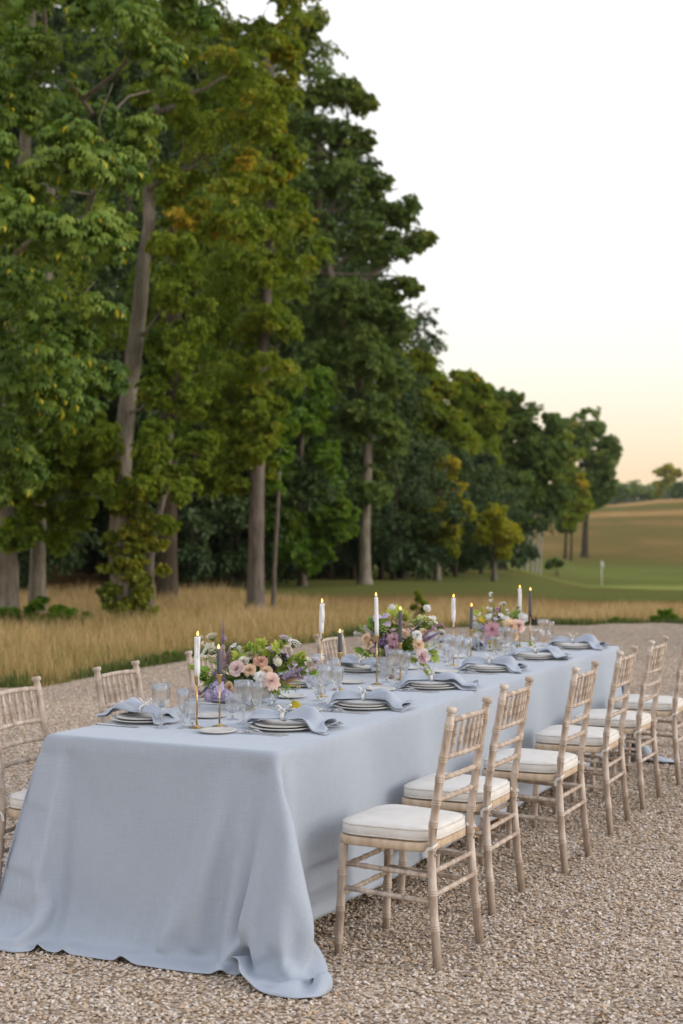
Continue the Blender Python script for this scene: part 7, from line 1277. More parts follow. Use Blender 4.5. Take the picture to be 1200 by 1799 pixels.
k = NT('cushion_cotton')
f = k.noise(k.coord('Object'), 420, 2)
g = k.noise(k.coord('Object'), 12, 4)
c = k.ramp(g, [(.3, (.70, .67, .62)), (.7, (.80, .775, .735))])
k.bump(f, .25, .002)
CUSH = k.base(c, .85, .15)
PIPE = simple('piping_cotton', (.66, .62, .56), .85)
STEEL = NT('bolt_steel'); STEEL.p.inputs['Metallic'].default_value = 1; STEEL = STEEL.base((.45, .43, .40), .35)

def linen(name, c, thread=620.0, uv=True):
    k = NT(name)
    tc = k.n('TexCoord')
    v = tc.outputs['UV' if uv else 'Object']
    outs = []
    for s in ((thread, thread * .022, thread * .02), (thread * .022, thread, thread * .02)):
        mp = k.n('Mapping'); mp.inputs['Scale'].default_value = s
        k.l(v, mp.inputs['Vector'])
        outs.append(k.noise(mp.outputs[0], 1.0, 1, .5))
    su = k.n('Math', operation='ADD')
    k.l(outs[0], su.inputs[0]); k.l(outs[1], su.inputs[1])
    hf = k.n('Math', operation='MULTIPLY'); k.l(su.outputs[0], hf.inputs[0]); hf.inputs[1].default_value = .5
    mp = k.n('Mapping'); mp.inputs['Scale'].default_value = (3, 3, 3); k.l(v, mp.inputs['Vector'])
    big = k.noise(mp.outputs[0], 1.0, 4)
    lo = tuple(x * .90 for x in c); hi = tuple(min(1, x * 1.07) for x in c)
    cc = k.ramp(hf.outputs[0], [(.36, lo), (.5, c), (.64, hi)])
    cc = k.mix(.5, cc, k.ramp(big, [(.3, (.94, .94, .95)), (.7, (1.05, 1.05, 1.04))]), 'MULTIPLY')
    k.bump(hf.outputs[0], .35, .002)
    m = k.base(cc, .88, .12)
    k.p.inputs['Sheen Weight'].default_value = .25
    k.p.inputs['Sheen Roughness'].default_value = .4
    return m
LINEN = linen('blue_linen', (.405, .455, .530))
NAPK = linen('napkin_linen', (.41, .455, .53), 620, False)

# table: two pine trestle tables end to end, hidden by the cloth but for a leg
for i, u0 in enumerate((0.0, TL / 2 + .003)):
    L2 = TL / 2 - .003
    t = empty('folding_table', T(u0, 0, 0), TROT)
    tag(t, ('wooden folding table under the near half of the blue cloth' if i == 0 else 'wooden folding table under the far half of the blue cloth'), 'table', 'tables under the blue cloth')
    MB().box((.012, .012, TH - .036), (L2 - .012, TW - .012, TH - .010)).build('tabletop', PINE, t, False)
    for a in (.16, L2 - .20):
        for b in (.075, TW - .075):
            MB().box((a, b - .022, .001), (a + .075, b + .022, TH - .038)).build('leg', PINE, t, False)
        MB().box((a + .02, .10, .30), (a + .05, TW - .10, .35)).build('brace', PINE, t, False)

# the cloth: a linen sheet laid over the table, its fall worked out once as a cloth drop and kept as a table of heights
CV = np.array(CLOTH).reshape(3, CLOTH_SHAPE[0], CLOTH_SHAPE[1]).transpose(1, 2, 0)
CV = np.cumsum(np.cumsum(CV, 1), 0) / 2500.0
nu, nw = CLOTH_SHAPE[:2]
idx = np.arange(nu * nw).reshape(nu, nw)
Q = np.stack([idx[:-1, :-1], idx[1:, :-1], idx[1:, 1:], idx[:-1, 1:]], -1).reshape(-1, 4)
UV = np.stack(np.meshgrid(CLOTH_U, CLOTH_W, indexing='ij'), -1).reshape(-1, 2)
# soft standing ripples on the long side between the chairs
uu = UV[:, 0].reshape(nu, nw)
side = np.clip((.55 - CV[..., 2]) / .5, 0, 1) * (CV[..., 1] < .02) * (uu > .35) * (uu < TL)
CV[..., 1] -= side * (.012 + .012 * np.sin(uu * 8.3) + .009 * np.sin(uu * 17.1 + 1.3) + .006 * np.sin(uu * 29 + .4))
# the side towards the trees hangs outward at its near end
kz = np.clip((.40 - CV[..., 0]) / .3, 0, 1) * (CV[..., 2] < .735) * (CV[..., 1] > .97)
CV[..., 1] += kz * np.clip(1.03 + .125 * (1 - CV[..., 2] / .757) - CV[..., 1], 0, .2)
# the near corner falls in a slim fold
kc = np.clip((.30 - CV[..., 0]) / .22, 0, 1) * (CV[..., 1] < 0)
CV[..., 1] *= 1 - .04 * kc
# upright soft folds of the near end, deepening towards the gravel
fr = np.clip((.70 - CV[..., 2]) / .62, 0, 1) * (CV[..., 0] < .005) * (CV[..., 2] > .03)
ww = CV[..., 1]
def ridge(w0, wd, drift=0.0):
    return np.exp(-((ww - w0 - drift * (.75 - CV[..., 2])) / wd) ** 2)
CV[..., 0] -= fr * (.046 * ridge(.10, .030, .06) + .038 * ridge(.21, .028, .09) + .024 * ridge(.33, .030, .10) + .014 * ridge(.52, .05) - .020 * ridge(.155, .02, .075)
                    - .040 * ridge(.028, .026, .03) + .034 * ridge(.93, .022, .02) - .022 * ridge(.885, .02) + .010 * ridge(.76, .035) + .004 * np.sin(ww * 31))
# the cloth lies hard over the table's edges: sharp rows of the smoothed sheet there
i0 = int(np.argmin(np.abs(np.array(CLOTH_U)))); j0 = int(np.argmin(np.abs(np.array(CLOTH_W)))); j1 = int(np.argmin(np.abs(np.array(CLOTH_W) - TW)))
zt = float(np.median(CV[i0 + 3:, j0 + 3:j1 - 2, 2]))
CV[i0, j0:j1 + 1, 0] = -.006; CV[i0, j0:j1 + 1, 2] = zt - .001
CV[i0 - 1, j0 + 1:j1, 0] = np.minimum(CV[i0 - 1, j0 + 1:j1, 0], -.008)
CV[i0:-8, j0, 1] = -.006; CV[i0:-8, j0, 2] = zt - .001
CV[i0 + 1:-8, j0 - 1, 1] = np.minimum(CV[i0 + 1:-8, j0 - 1, 1], -.008)
me = np_mesh('tablecloth', CV, quads=Q, mat=LINEN, smooth=True, uv=UV)
ek = np.zeros(len(me.edges) * 2, np.int32)
me.edges.foreach_get('vertices', ek)
ei, ej = np.divmod(ek.reshape(-1, 2), nw)
cr = ((ei == i0).all(1) & (ej >= j0).all(1) & (ej <= j1).all(1)) | ((ej == j0).all(1) & (ei >= i0).all(1) & (ei < nu - 8).all(1))
me.attributes.new('crease_edge', 'FLOAT', 'EDGE').data.foreach_set('value', cr.astype(np.float32) * .75)
tc_ = link('tablecloth', me)
tc_.location = T(0, 0, .002); tc_.rotation_euler = (0, 0, TROT)
md = tc_.modifiers.new('smooth', 'SUBSURF'); md.levels = 1; md.render_levels = 1
md = tc_.modifiers.new('thickness', 'SOLIDIFY'); md.thickness = .0022; md.offset = 0
tag(tc_, 'pale blue linen tablecloth falling to the gravel and pooling at its near corner', 'tablecloth')

# ---- bamboo-turned chair
def bamboo(m, pts, r, nodes, seg=10, r1=None):
    """round turned rod along pts with pairs of raised rings at the fractions in nodes"""
    pts = [Vector(p) for p in pts]
    ln = [0.0]
    for a, b in zip(pts, pts[1:]):
        ln.append(ln[-1] + (b - a).length)
    Lg = ln[-1]
    r1 = r if r1 is None else r1
    st = {0.0: 1.0, Lg: 1.0}
    for l in ln: st[l] = 1.0
    e = .0032
    for nd in nodes:
        for o in (-.0085, 0, .0085):
            c = nd * Lg + o
            st[c - e * 1.25] = 1.0; st[c - e * .6] = 1.14; st[c + e * .6] = 1.14; st[c + e * 1.25] = 1.0
    ks = sorted(x for x in st if 0 <= x <= Lg)
    P = []; R = []
    for x in ks:
        j = max(i for i in range(len(ln)) if ln[i] <= x + 1e-9)
        j = min(j, len(pts) - 2)
        t = (x - ln[j]) / max(1e-9, ln[j + 1] - ln[j])
        P.append(pts[j].lerp(pts[j + 1], t))
        R.append((r + (r1 - r) * x / Lg) * st[x])
    m.tube(P, R, seg)
    return m

def make_chair():
    c = empty('banquet_chair')
    for s in (-1, 1):   # rear posts: one bent rod from foot to finial
        path = [(s * .186, -.205, 0), (s * .178, -.185, .20), (s * .170, -.172, .40), (s * .167, -.176, .50), (s * .163, -.205, .70), (s * .159, -.243, .905)]
        m = bamboo(MB(), path, .0160, [.165, .30, .475, .565, .655, .745, .825, .955], 12, .0148)
        d = (Vector(path[-1]) - Vector(path[-2])).normalized()
        p = Vector(path[-1])
        m.tube([p, p + d * .004, p + d * .008, p + d * .012, p + d * .026, p + d * .029], [.0155, .0125, .0125, .0195, .0195, .016], 12)
        post = m.build('back_post', LIMED, c)
        q = Vector((s * .1702, -.1905, .405))
        b = MB().tube([q, q + Vector((0, -.003, 0))], [.0055, .0055], 10)
        b.build('bolt', STEEL, post)
        m = bamboo(MB(), [(s * .192, .195, 0), (s * .188, .186, .22), (s * .182, .178, .415)], .0150, [.14, .42, .74], 12, .0165)
        m.build('front_leg', LIMED, c)
        for z, n_ in ((.335, (.25, .5, .75)), (.245, (.25, .5, .75))):
            m = bamboo(MB(), [(s * (.187 - z * .02), .190 - z * .03, z + .004), (s * (.183 - z * .03), -.19 + z * .03, z - .006)], .0092, n_, 9)
            m.build('side_stretcher', LIMED, c)
    for y, z in ((.184, .325), (.188, .225)):
        bamboo(MB(), [(-.187, y, z), (.187, y, z)], .0092, (.25, .5, .75), 9).build('front_stretcher', LIMED, c)
    for y, z in ((-.178, .345), (-.186, .265)):
        bamboo(MB(), [(-.172, y, z), (.172, y, z)], .0092, (.25, .5, .75), 9).build('rear_stretcher', LIMED, c)
    def post_at(z):
        t = (z - .5) / .405
        return .167 - .008 * t, -.176 - (.029 * min(1, (z - .5) / .2) + .038 * max(0, (z - .7) / .205))
    for z in (.885, .752, .676, .600):
        x, y = post_at(z)
        pts = [(x * q, y - .016 * (1 - q * q), z + .004 * (1 - q * q)) for q in (-1, -.66, -.33, 0, .33, .66, 1)]
        bamboo(MB(), pts, .0098, (.2, .4, .6, .8), 9).build('back_rail', LIMED, c)
    xt, yt = post_at(.885); xb, yb = post_at(.752)
    for i in range(6):
        q = -1 + 2 * (i + 1) / 7
        a = Vector((xb * q, yb - .016 * (1 - q * q), .756)); b = Vector((xt * q, yt - .016 * (1 - q * q), .884))
        m = MB()
        P = [a.lerp(b, t) for t in (0, .1, .2, .34, .36, .39, .41, .44, .46, .60, .62, .65, .67, .7, .72, .85, 1)]
        m.tube(P, [.0055, .006, .0075, .0085, .0105, .0105, .0085, .0105, .0085, .0085, .0105, .0105, .0085, .0105, .0085, .007, .0055], 8)
        m.build('spindle', LIMED, c)
    # seat: a trapezoid board with rounded corners
    def outline(hwf, hwr, yf, yr, rad, n=5):
        cor = [(hwf, yf), (-hwf, yf), (-hwr, yr), (hwr, yr)]
        out = []
        for i, (x, y) in enumerate(cor):
            a = Vector((x, y)); p = Vector(cor[i - 1]); q = Vector(cor[(i + 1) % 4])
            d0 = (p - a).normalized(); d1 = (q - a).normalized()
            for j in range(n + 1):
                t = j / n
                out.append((a + d0 * rad * (1 - t) ** 2 + d1 * rad * t ** 2))
        return out
    def slab(prof, o):
        m = MB(); n = len(o); v = []; f = []
        for off, z, bul in prof:
            for p in o:
                s = 1 + off
                v.append((p.x * s, p.y * s + .0, z + bul * (1 - (p.x / .2) ** 2) * .0))
        for i in range(len(prof) - 1):
            for k_ in range(n):
                f.append((i * n + k_, i * n + (k_ + 1) % n, (i + 1) * n + (k_ + 1) % n, (i + 1) * n + k_))
        f.append(tuple(range(n))[::-1]); f.append(tuple((len(prof) - 1) * n + k_ for k_ in range(n)))
        return m.add(v, f)
    o = outline(.207, .182, .207, -.170, .075, 7)
    slab([(-.02, .412, 0), (0, .417, 0), (0, .438, 0), (-.02, .443, 0)], o).build('seat_frame', LIMED2, c)
    # cushion with two piped seams
    o2 = outline(.203, .174, .206, -.178, .10, 8)
    m = MB(); n = len(o2); v = []; f = []
    prof = [(.90, .4465), (.965, .448), (1.0, .455), (1.008, .468), (1.0, .484), (.965, .492), (.85, .4975), (.6, .5025), (.3, .505), (.0, .506)]
    for s, z in prof:
        for p in o2:
            v.append((p.x * s, .012 + (p.y - .012) * s, z))
    for i in range(len(prof) - 1):
        for k_ in range(n):
            f.append((i * n + k_, i * n + (k_ + 1) % n, (i + 1) * n + (k_ + 1) % n, (i + 1) * n + k_))
    f.append(tuple(range(n))[::-1])
    cu = m.add(v, f).build('cushion', CUSH, c)
    for z, s in ((.4525, .998), (.4865, .992)):
        pts = [(p.x * s, .012 + (p.y - .012) * s, z) for p in o2]
        MB().tube(pts + [pts[0]], .0034, 6, False).build('piping', PIPE, cu)
    for s in (-1, 1):   # tie strap at the rear corner
        m = MB()
        P = [Vector((s * .150, -.165, .456)), Vector((s * .168, -.196, .447)), Vector((s * .187, -.186, .436)), Vector((s * .186, -.160, .424)), Vector((s * .182, -.158, .395))]
        for a, b in zip(P, P[1:]):
            d = (b - a).normalized(); w_ = Vector((0, 0, 1)) if abs(d.z) < .6 else Vector((0, 1, 0))
            m.add([a - w_ * .006, a + w_ * .006, b + w_ * .006, b - w_ * .006], [(0, 1, 2, 3)])
        to = m.build('tie', CUSH, cu, False)
        sm = to.modifiers.new('thickness', 'SOLIDIFY'); sm.thickness = .0015
    return c
chair0 = make_chair()
ORD = ['nearest', 'second', 'third', 'fourth', 'fifth', 'farthest']
CG_ = 'limewashed chairs along the table'
def foot_place(px_u, px_w, rz):
    """chair origin for a near rear foot at table coordinates (u, w) of the open side"""
    a = T(px_u, px_w, 0)
    R = Matrix.Rotation(rz, 3, 'Z')
    return a - R @ Vector((-.186, -.205, 0))
chairs_open = [(.19, -.542, -3.6), (.934, -.484, -.5), (1.714, -.556, -.5), (2.58, -.537, .8), (3.286, -.533, -1.0), (4.085, -.56, 1.0)]
lab_open = ['limewashed chair with white cushion nearest the camera, pulled out on the open side',
            'limewashed chair just beyond the nearest one, orange wooden table leg showing beneath it',
            'third limewashed chair from the near end on the open gravel side',
            'fourth limewashed chair from the near end on the open gravel side',
            'fifth limewashed chair from the near end on the open gravel side',
            'last limewashed chair of the open gravel side, cut by the picture edge']
for i, (u, w, dr) in enumerate(chairs_open):
    rz = TROT + math.radians(dr)
    o = chair0 if i == 0 else dup(chair0)
    o.location = foot_place(u, w, rz) - Vector((0, 0, .004)); o.rotation_euler = (0, 0, rz)
    tag(o, lab_open[i], 'chair', CG_)
lab_tree = ['limewashed chair cut by the picture edge, nearest on the side towards the trees',
            'limewashed chair behind the nearest tree side napkin',
            'limewashed chair on the tree side mostly hidden by the first flowers and candles',
            'limewashed chair on the tree side peeping over the first flower arrangement',
            'limewashed chair on the tree side between the second pair of candles',
            'limewashed chair on the tree side hidden behind the second flower arrangement']
for i, (u, w) in enumerate([(.235, 1.11), (.985, 1.115), (1.83, 1.15), (2.47, 1.09), (3.10, 1.05), (3.86, 1.08)]):
    o = dup(chair0)
    o.location = T(u, w, -.004); o.rotation_euler = (0, 0, TROT + PI + math.radians(random.uniform(-2, 2)))
    tag(o, lab_tree[i], 'chair', CG_)

# ================================================================ place settings
CER = NT('stoneware')
f = CER.noise(CER.coord(), 60, 3); g = CER.noise(CER.coord(), 300, 2)
c = CER.ramp(f, [(.3, (.56, .545, .52)), (.7, (.64, .63, .605))])
c = CER.mix(.4, c, CER.ramp(g, [(.34, (.72, .68, .62)), (.42, (1, 1, 1))]), 'MULTIPLY')
CER = CER.base(c, .35, .4)
RIM = simple('rim_glaze', (.30, .27, .22), .4)
SIL = NT('cutlery_steel'); SIL.p.inputs['Metallic'].default_value = 1; SIL = SIL.base((.62, .60, .58), .22)
BRASS = NT('brass'); BRASS.p.inputs['Metallic'].default_value = 1
bf = BRASS.noise(BRASS.coord(), 50, 3)
BRASS = BRASS.base(BRASS.ramp(bf, [(.3, (.50, .33, .12)), (.7, (.66, .46, .20))]), .28)
GLS = NT('crystal'); GLS.p.inputs['Transmission Weight'].default_value = 1; GLS.p.inputs['IOR'].default_value = 1.5

tp_ = GLS.n('BsdfTransparent'); mx_ = GLS.n('MixShader'); mx_.inputs[0].default_value = .62
GLS.l(tp_.outputs[0], mx_.inputs[1]); GLS.l(GLS.p.outputs[0], mx_.inputs[2])
GLS.l(mx_.outputs[0], GLS.out.inputs['Surface'])
GLS = GLS.base((1, 1, 1), .01, .5)
RIB = simple('white_ribbon', (.78, .76, .75), .6)

def plate_mesh(name, r, h):
    m = MB().lathe([(0, .003), (r * .55, .003), (r * .60, .0), (r * .64, .004), (r * .86, h * .55), (r * .99, h - .003), (r, h), (r * .985, h + .0015), (r * .84, h * .55 + .005), (r * .62, .0085), (r * .3, .007), (0, .0068)], 44)
    return m.mesh(name, CER)
ME_DIN = plate_mesh('dinner_plate', .138, .017)
ME_SAL = plate_mesh('salad_plate', .116, .015)
ME_BRD = plate_mesh('bread_plate', .074, .013)

def fork_obj(s=1.0):
    m = MB()
    def zc(x): return .004 + .013 * math.exp(-((x - .145) / .022) ** 2) + .006 * math.exp(-((x - .02) / .03) ** 2) * 0
    st = [(0, .0075), (.01, .0095), (.03, .008), (.06, .0045), (.10, .0035), (.125, .0045), (.138, .011), (.150, .0125), (.158, .012)]
    v = []; f = []
    for x, w_ in st:
        z = zc(x)
        v += [(x, -w_, z + .0016), (x, w_, z + .0016), (x, w_, z - .0006), (x, -w_, z - .0006)]
    for i in range(len(st) - 1):
        for k_ in range(4):
            f.append((i * 4 + k_, i * 4 + (k_ + 1) % 4, i * 4 + 4 + (k_ + 1) % 4, i * 4 + 4 + k_))
    f += [(0, 3, 2, 1), tuple((len(st) - 1) * 4 + q for q in range(4))]
    m.add(v, f)
    for y in (-.0095, -.0032, .0032, .0095):
        m.tube([(.156, y, zc(.156) + .0004), (.175, y, zc(.175) + .0002), (.196, y * .93, zc(.196) + .002), (.205, y * .9, zc(.205) + .004)], [.0017, .0016, .0014, .0006], 6)
    me = m.mesh('fork', SIL)
    return me
ME_FORK = fork_obj()
def knife_mesh():
    m = MB()
    st = [(0, .007, .004), (.01, .0085, .005), (.05, .0065, .0045), (.09, .005, .0045), (.10, .009, .0018), (.13, .0105, .0014), (.18, .0095, .0012), (.205, .006, .0010), (.212, .001, .0008)]
    v = []; f = []
    for x, w_, t in st:
        v += [(x, -w_, .006 + t), (x, w_, .006 + t), (x, w_, .006 - t), (x, -w_, .006 - t)]
    for i in range(len(st) - 1):
        for k_ in range(4):
            f.append((i * 4 + k_, i * 4 + (k_ + 1) % 4, i * 4 + 4 + (k_ + 1) % 4, i * 4 + 4 + k_))
    f += [(0, 3, 2, 1), tuple((len(st) - 1) * 4 + q for q in range(4))]
    return m.add(v, f).mesh('knife', SIL)
ME_KNIFE = knife_mesh()

# glasses: cut goblet, slim flute, short-stemmed tumbler; each bowl / stem / foot
def cut(n, amp, lo, hi):
    return lambda i, k_: 1 + (amp if lo <= i <= hi else 0) * (1 if (k_ % 2) else -1)
def glass_proto(name, bowl, stem, foot, modf, seg=32):
    g = empty(name)
    MB().lathe(bowl, seg, mod=modf).build('bowl', GLS, g)
    MB().lathe(stem, 16, mod=lambda i, k_: 1 + .06 * (1 if k_ % 2 else -1)).build('stem', GLS, g)
    MB().lathe(foot, 28).build('foot', GLS, g)
    return g
def bowl_prof(r_top, r_mid, z0, z1, th=.0016):
    H_ = z1 - z0
    o = [(.0, z0), (r_mid * .35, z0 + .001), (r_mid * .72, z0 + H_ * .12), (r_mid * .93, z0 + H_ * .26), (r_mid, z0 + H_ * .42), (r_mid * 1.0 + (r_top - r_mid) * .5, z0 + H_ * .68), (r_top, z1)]
    i = [(r - th * (1 + .5 * (1 - j / 6)), z + (th * 2.2 if j < 2 else th * .6 if j < 6 else 0)) for j, (r, z) in enumerate(o)]
    return o + [(r_top - th * .5, z1 + .0006)] + [(max(0, r), z) for r, z in i[::-1]]
GOB = glass_proto('wine_goblet', bowl_prof(.039, .036, .083, .178), [(0, .0125), (.006, .0125), (.0045, .02), (.0042, .045), (.0085, .056), (.0045, .066), (.006, .078), (.010, .0822), (0, .0824)], [(0, .0005), (.034, .0005), (.035, .002), (.026, .0045), (.012, .008), (.007, .0118), (0, .012)], cut(32, .035, 1, 4))
FLU = glass_proto('slim_glass', bowl_prof(.0285, .023, .062, .158), [(0, .0125), (.007, .0125), (.0055, .02), (.005, .035), (.0105, .044), (.006, .052), (.009, .0612), (0, .0614)], [(0, .0005), (.030, .0005), (.031, .002), (.024, .0045), (.012, .008), (.008, .0118), (0, .012)], cut(32, .03, 1, 5))
TUM = glass_proto('short_glass', bowl_prof(.0325, .028, .030, .112), [(0, .0095), (.008, .0095), (.0085, .016), (.013, .022), (.011, .0292), (0, .0294)], [(0, .0005), (.027, .0005), (.028, .002), (.022, .0045), (.012, .007), (.009, .0088), (0, .009)], cut(32, .03, 1, 4))
GFIRST = {id(GOB): True, id(FLU): True, id(TUM): True}
def place_glass(p, u, w, label, group, cat='glass'):
    o = p if GFIRST[id(p)] else dup(p)
    GFIRST[id(p)] = False
    o.location = T(u, w); o.rotation_euler = (0, 0, random.uniform(0, 6.28))
    tag(o, label, cat, group)

def napkin_mesh(seed):
    g = random.Random(seed)
    m = MB()
    ph = [g.uniform(0, 6.28) for _ in range(6)]
    bend = g.uniform(-.05, .05)
    lo_len, hi_len = .155 + g.uniform(-.01, .02), .215 + g.uniform(-.02, .03)
    NS, NV = 30, 21
    for layer in range(2):
        v = []
        for i in range(NS):
            t = i / (NS - 1)
            s = -lo_len + (lo_len + hi_len) * t
            if layer == 1: s = s * .93 + .006
            if layer == 2: s = s * .86 - .004
            a = abs(s)
            if s < 0:
                hw = .020 + .052 * (a / lo_len) ** .8
            else:
                hw = .020 + (.098 + .02 * math.sin(ph[5])) * (a / hi_len) ** .85
            hw *= (1.0, .9, .72)[layer]
            bulk = (.012 + .013 * math.sin(PI * min(1, a / .16)) if s > 0 else .010 + .012 * math.sin(PI * min(1, a / .14)))
            for j in range(NV):
                q = -1 + 2 * j / (NV - 1)
                y = q * hw + bend * s * (s > 0) + .010 * math.sin(s * 26 + ph[0] + layer) * min(1, a / .1)
                pl = min(1, a / .08)
                # two or three big soft folds that run out from the ribbon
                fold = math.sin(q * (2.7 + .8 * math.sin(ph[4])) + ph[1] + layer * 2.1 + s * 5)
                wave = .015 * fold + .006 * math.sin(q * 6.1 + ph[2] - s * 16 + layer) + .005 * math.sin(q * 9 + ph[3]) * math.exp(-(a / .09) ** 2)
                r = math.hypot(s, y)
                k_ = min(1, max(0, (r - .125) / .055)); k_ = k_ * k_ * (3 - 2 * k_)
                drop = .0345 * (1 - k_) + .004 * k_
                lift = bulk * (1 - q * q) * (.6 + .4 * layer) + pl * wave * (1.25 if s > 0 else .7) * (1 - .35 * k_)
                z = drop + .003 + max(-.002 + .002 * layer, lift) + layer * .008 * (1 - .5 * k_)
                x = s
                if s > 0:      # hem turned up in a curl at the free end
                    tip_ = max(0, (t - .84) / .16)
                    z += .020 * tip_ * max(0, math.sin(q * 2.6 + ph[3])) * (1 - .4 * layer)
                    x = s - .03 * tip_ * max(0, math.sin(q * 4.2 + ph[5]))
                v.append((x, y, z))
        f = [(i * NV + j, i * NV + j + 1, (i + 1) * NV + j + 1, (i + 1) * NV + j) for i in range(NS - 1) for j in range(NV - 1)]
        m.add(v, f)
    me = m.mesh('napkin', NAPK)
    # ribbon
    rb = MB()
    ring = []
    for i in range(14):
        a = 2 * PI * i / 14
        ring.append((0, .0235 * math.cos(a), .0515 + .0185 * math.sin(a)))
    v = []; f = []
    for i, p in enumerate(ring):
        v += [(-.0075, p[1], p[2]), (.0075, p[1], p[2])]
    n = len(ring)
    for i in range(n):
        j = (i + 1) % n
        f.append((2 * i, 2 * i + 1, 2 * j + 1, 2 * j))
    rb.add(v, f)
    for sx in (-1, 1):
        P = [Vector((0, .0, .0705)), Vector((sx * .007, .006 * sx, .082)), Vector((sx * .014, .010 * sx, .093)), Vector((sx * .022, .013 * sx + g.uniform(-.006, .006), .097)), Vector((sx * .029, .014 * sx, .091))]
        for a, b in zip(P, P[1:]):
            w_ = Vector((0, .0042, .001))
            rb.add([a - w_, a + w_, b + w_, b - w_], [(0, 1, 2, 3)])
        # loop of the bow
        Lp = [Vector((0, 0, .0705)), Vector((sx * .008, -.018, .084)), Vector((sx * .012, -.030, .079)), Vector((sx * .006, -.018, .0715)), Vector((0, 0, .0705))]
        for a, b in zip(Lp, Lp[1:]):
            w_ = Vector((.0036, 0, .001))
            rb.add([a - w_, a + w_, b + w_, b - w_], [(0, 1, 2, 3)])
    return me, rb.mesh('ribbon', RIB)
NAP = [napkin_mesh(s) for s in range(5)]

def put_mesh(name, me, loc, rz, label, cat, group, tilt=(0, 0)):
    o = link(name, me)
    o.location = loc
    o.rotation_euler = (tilt[0], tilt[1], rz)
    return tag(o, label, cat, group)
SEATS_OPEN = [(.516, .245), (1.22, .215), (2.05, .225), (2.94, .235), (3.72, .22), (4.50, .215)]
SEATS_TREE = [(.463, .868), (1.20, .862), (1.86, .86), (2.62, .865), (3.35, .86), (4.15, .86)]
for side, seats in (('open', SEATS_OPEN), ('tree', SEATS_TREE)):
    sg = -1 if side == 'open' else 1          # outward direction in w
    for i, (u, w) in enumerate(seats):
        pl = '%s place from the near end, %s side' % (['first', 'second', 'third', 'fourth', 'fifth', 'sixth'][i], 'open gravel' if side == 'open' else 'tree')
        rz = random.uniform(0, 6)
        put_mesh('dinner_plate', ME_DIN, T(u, w), rz, 'lower large stoneware plate, ' + pl, 'plate', 'large plates under the napkins')
        put_mesh('salad_plate', ME_SAL, T(u, w, TOP + .0098), rz + 1, 'upper stoneware plate under the napkin, ' + pl, 'plate', 'upper plates under the napkins')
        me, rb = NAP[(i * 2 + (side == 'tree')) % 5]
        rz = TROT + (-PI / 2 if side == 'open' else PI / 2) + math.radians(random.uniform(-10, 10) + (12 if side == 'open' else -14))
        o = put_mesh('napkin', me, T(u, w), rz, 'blue linen napkin tied with white ribbon, ' + pl, 'napkin', 'blue napkins on the plates')
        sm = o.modifiers.new('thickness', 'SOLIDIFY'); sm.thickness = .0013
        r = link('ribbon', rb, o)
        sm = r.modifiers.new('thickness', 'SOLIDIFY'); sm.thickness = .0012
        put_mesh('bread_plate', ME_BRD, T(u + sg * .205, w - sg * .185), rz, 'small stoneware side plate beside the glasses, ' + pl, 'plate', 'small side plates')
        # cutlery: two forks on the diner's left, a knife on the right; handles towards the diner
        hz = TROT + (PI / 2 if side == 'open' else -PI / 2)
        for j, du in enumerate((.165, .188)):
            put_mesh('fork', ME_FORK, T(u + sg * du, w + sg * (.105 - .012 * j)), hz + math.radians(random.uniform(-4, 4)), ('fork next to the plates, ' if j == 0 else 'outer fork beside the other, ') + pl, 'fork', 'forks beside the plates')
        put_mesh('knife', ME_KNIFE, T(u - sg * .172, w + sg * .115), hz + math.radians(random.uniform(-4, 4)), 'steel knife beside the plates, ' + pl, 'knife', 'knives beside the plates')
        # glasses beyond the knife tip
        if side == 'open':
            gs = [(GOB, u + .045, w + .215), (FLU, u + .165, w + .205), (TUM, u + .125, w + .30)]
        else:
            gs = [(GOB, u - .145, w - .175), (FLU, u - .10, w - .25), (TUM, u - .045, w - .235)]
            if i == 0: gs = [(GOB, .318, .694), (FLU, .354, .617), (TUM, .40, .60)]
        for p, a, b in gs:
            nm = {id(GOB): 'cut crystal goblet', id(FLU): 'slim fluted crystal glass', id(TUM): 'short-stemmed crystal glass'}[id(p)]
            place_glass(p, a + random.uniform(-.008, .008), b + random.uniform(-.008, .008), nm + ' behind the plates, ' + pl, {id(GOB): 'crystal goblets', id(FLU): 'slim crystal glasses', id(TUM): 'short crystal glasses'}[id(p)])

# ================================================================ candles
WAXW = simple('white_wax', (.80, .79, .80), .45, .4, .03); 
k = NT('grey_wax')
k.p.inputs['Subsurface Weight'].default_value = 0
GREYW = k.base((.085, .092, .108), .4, .4)
k = NT('flame'); em = k.n('Emission'); em.inputs['Color'].default_value = (1.0, .50, .12, 1); em.inputs['Strength'].default_value = 5.0
k.l(em.outputs[0], k.out.inputs['Surface']); FLAME = k.m
k = NT('flame_core'); em = k.n('Emission'); em.inputs['Color'].default_value = (1.0, .82, .45, 1); em.inputs['Strength'].default_value = 9.0
k.l(em.outputs[0], k.out.inputs['Surface']); CORE = k.m
WICK = simple('wick', (.02, .018, .015), .9)
PAIRS = [   # (u, w, holder height, candle length, white?, drips)
    (.379, .565, .212, .160, 1, 1), (.457, .506, .212, .104, 0, 0),
    (1.494, .559, .305, .142, 1, 1), (1.766, .593, .188, .098, 0, 0),
    (2.07, .530, .253, .198, 1, 0), (2.30, .500, .197, .172, 0, 0),
    (3.12, .518, .254, .140, 1, 1), (3.64, .603, .172, .140, 0, 0),
    (4.45, .560, .232, .158, 1, 1), (4.42, .480, .205, .172, 0, 0)]
where = ['at the near end of the table', 'between the first and second flowers', 'in front of the second flowers', 'between the second and third flowers', 'at the far end of the table']
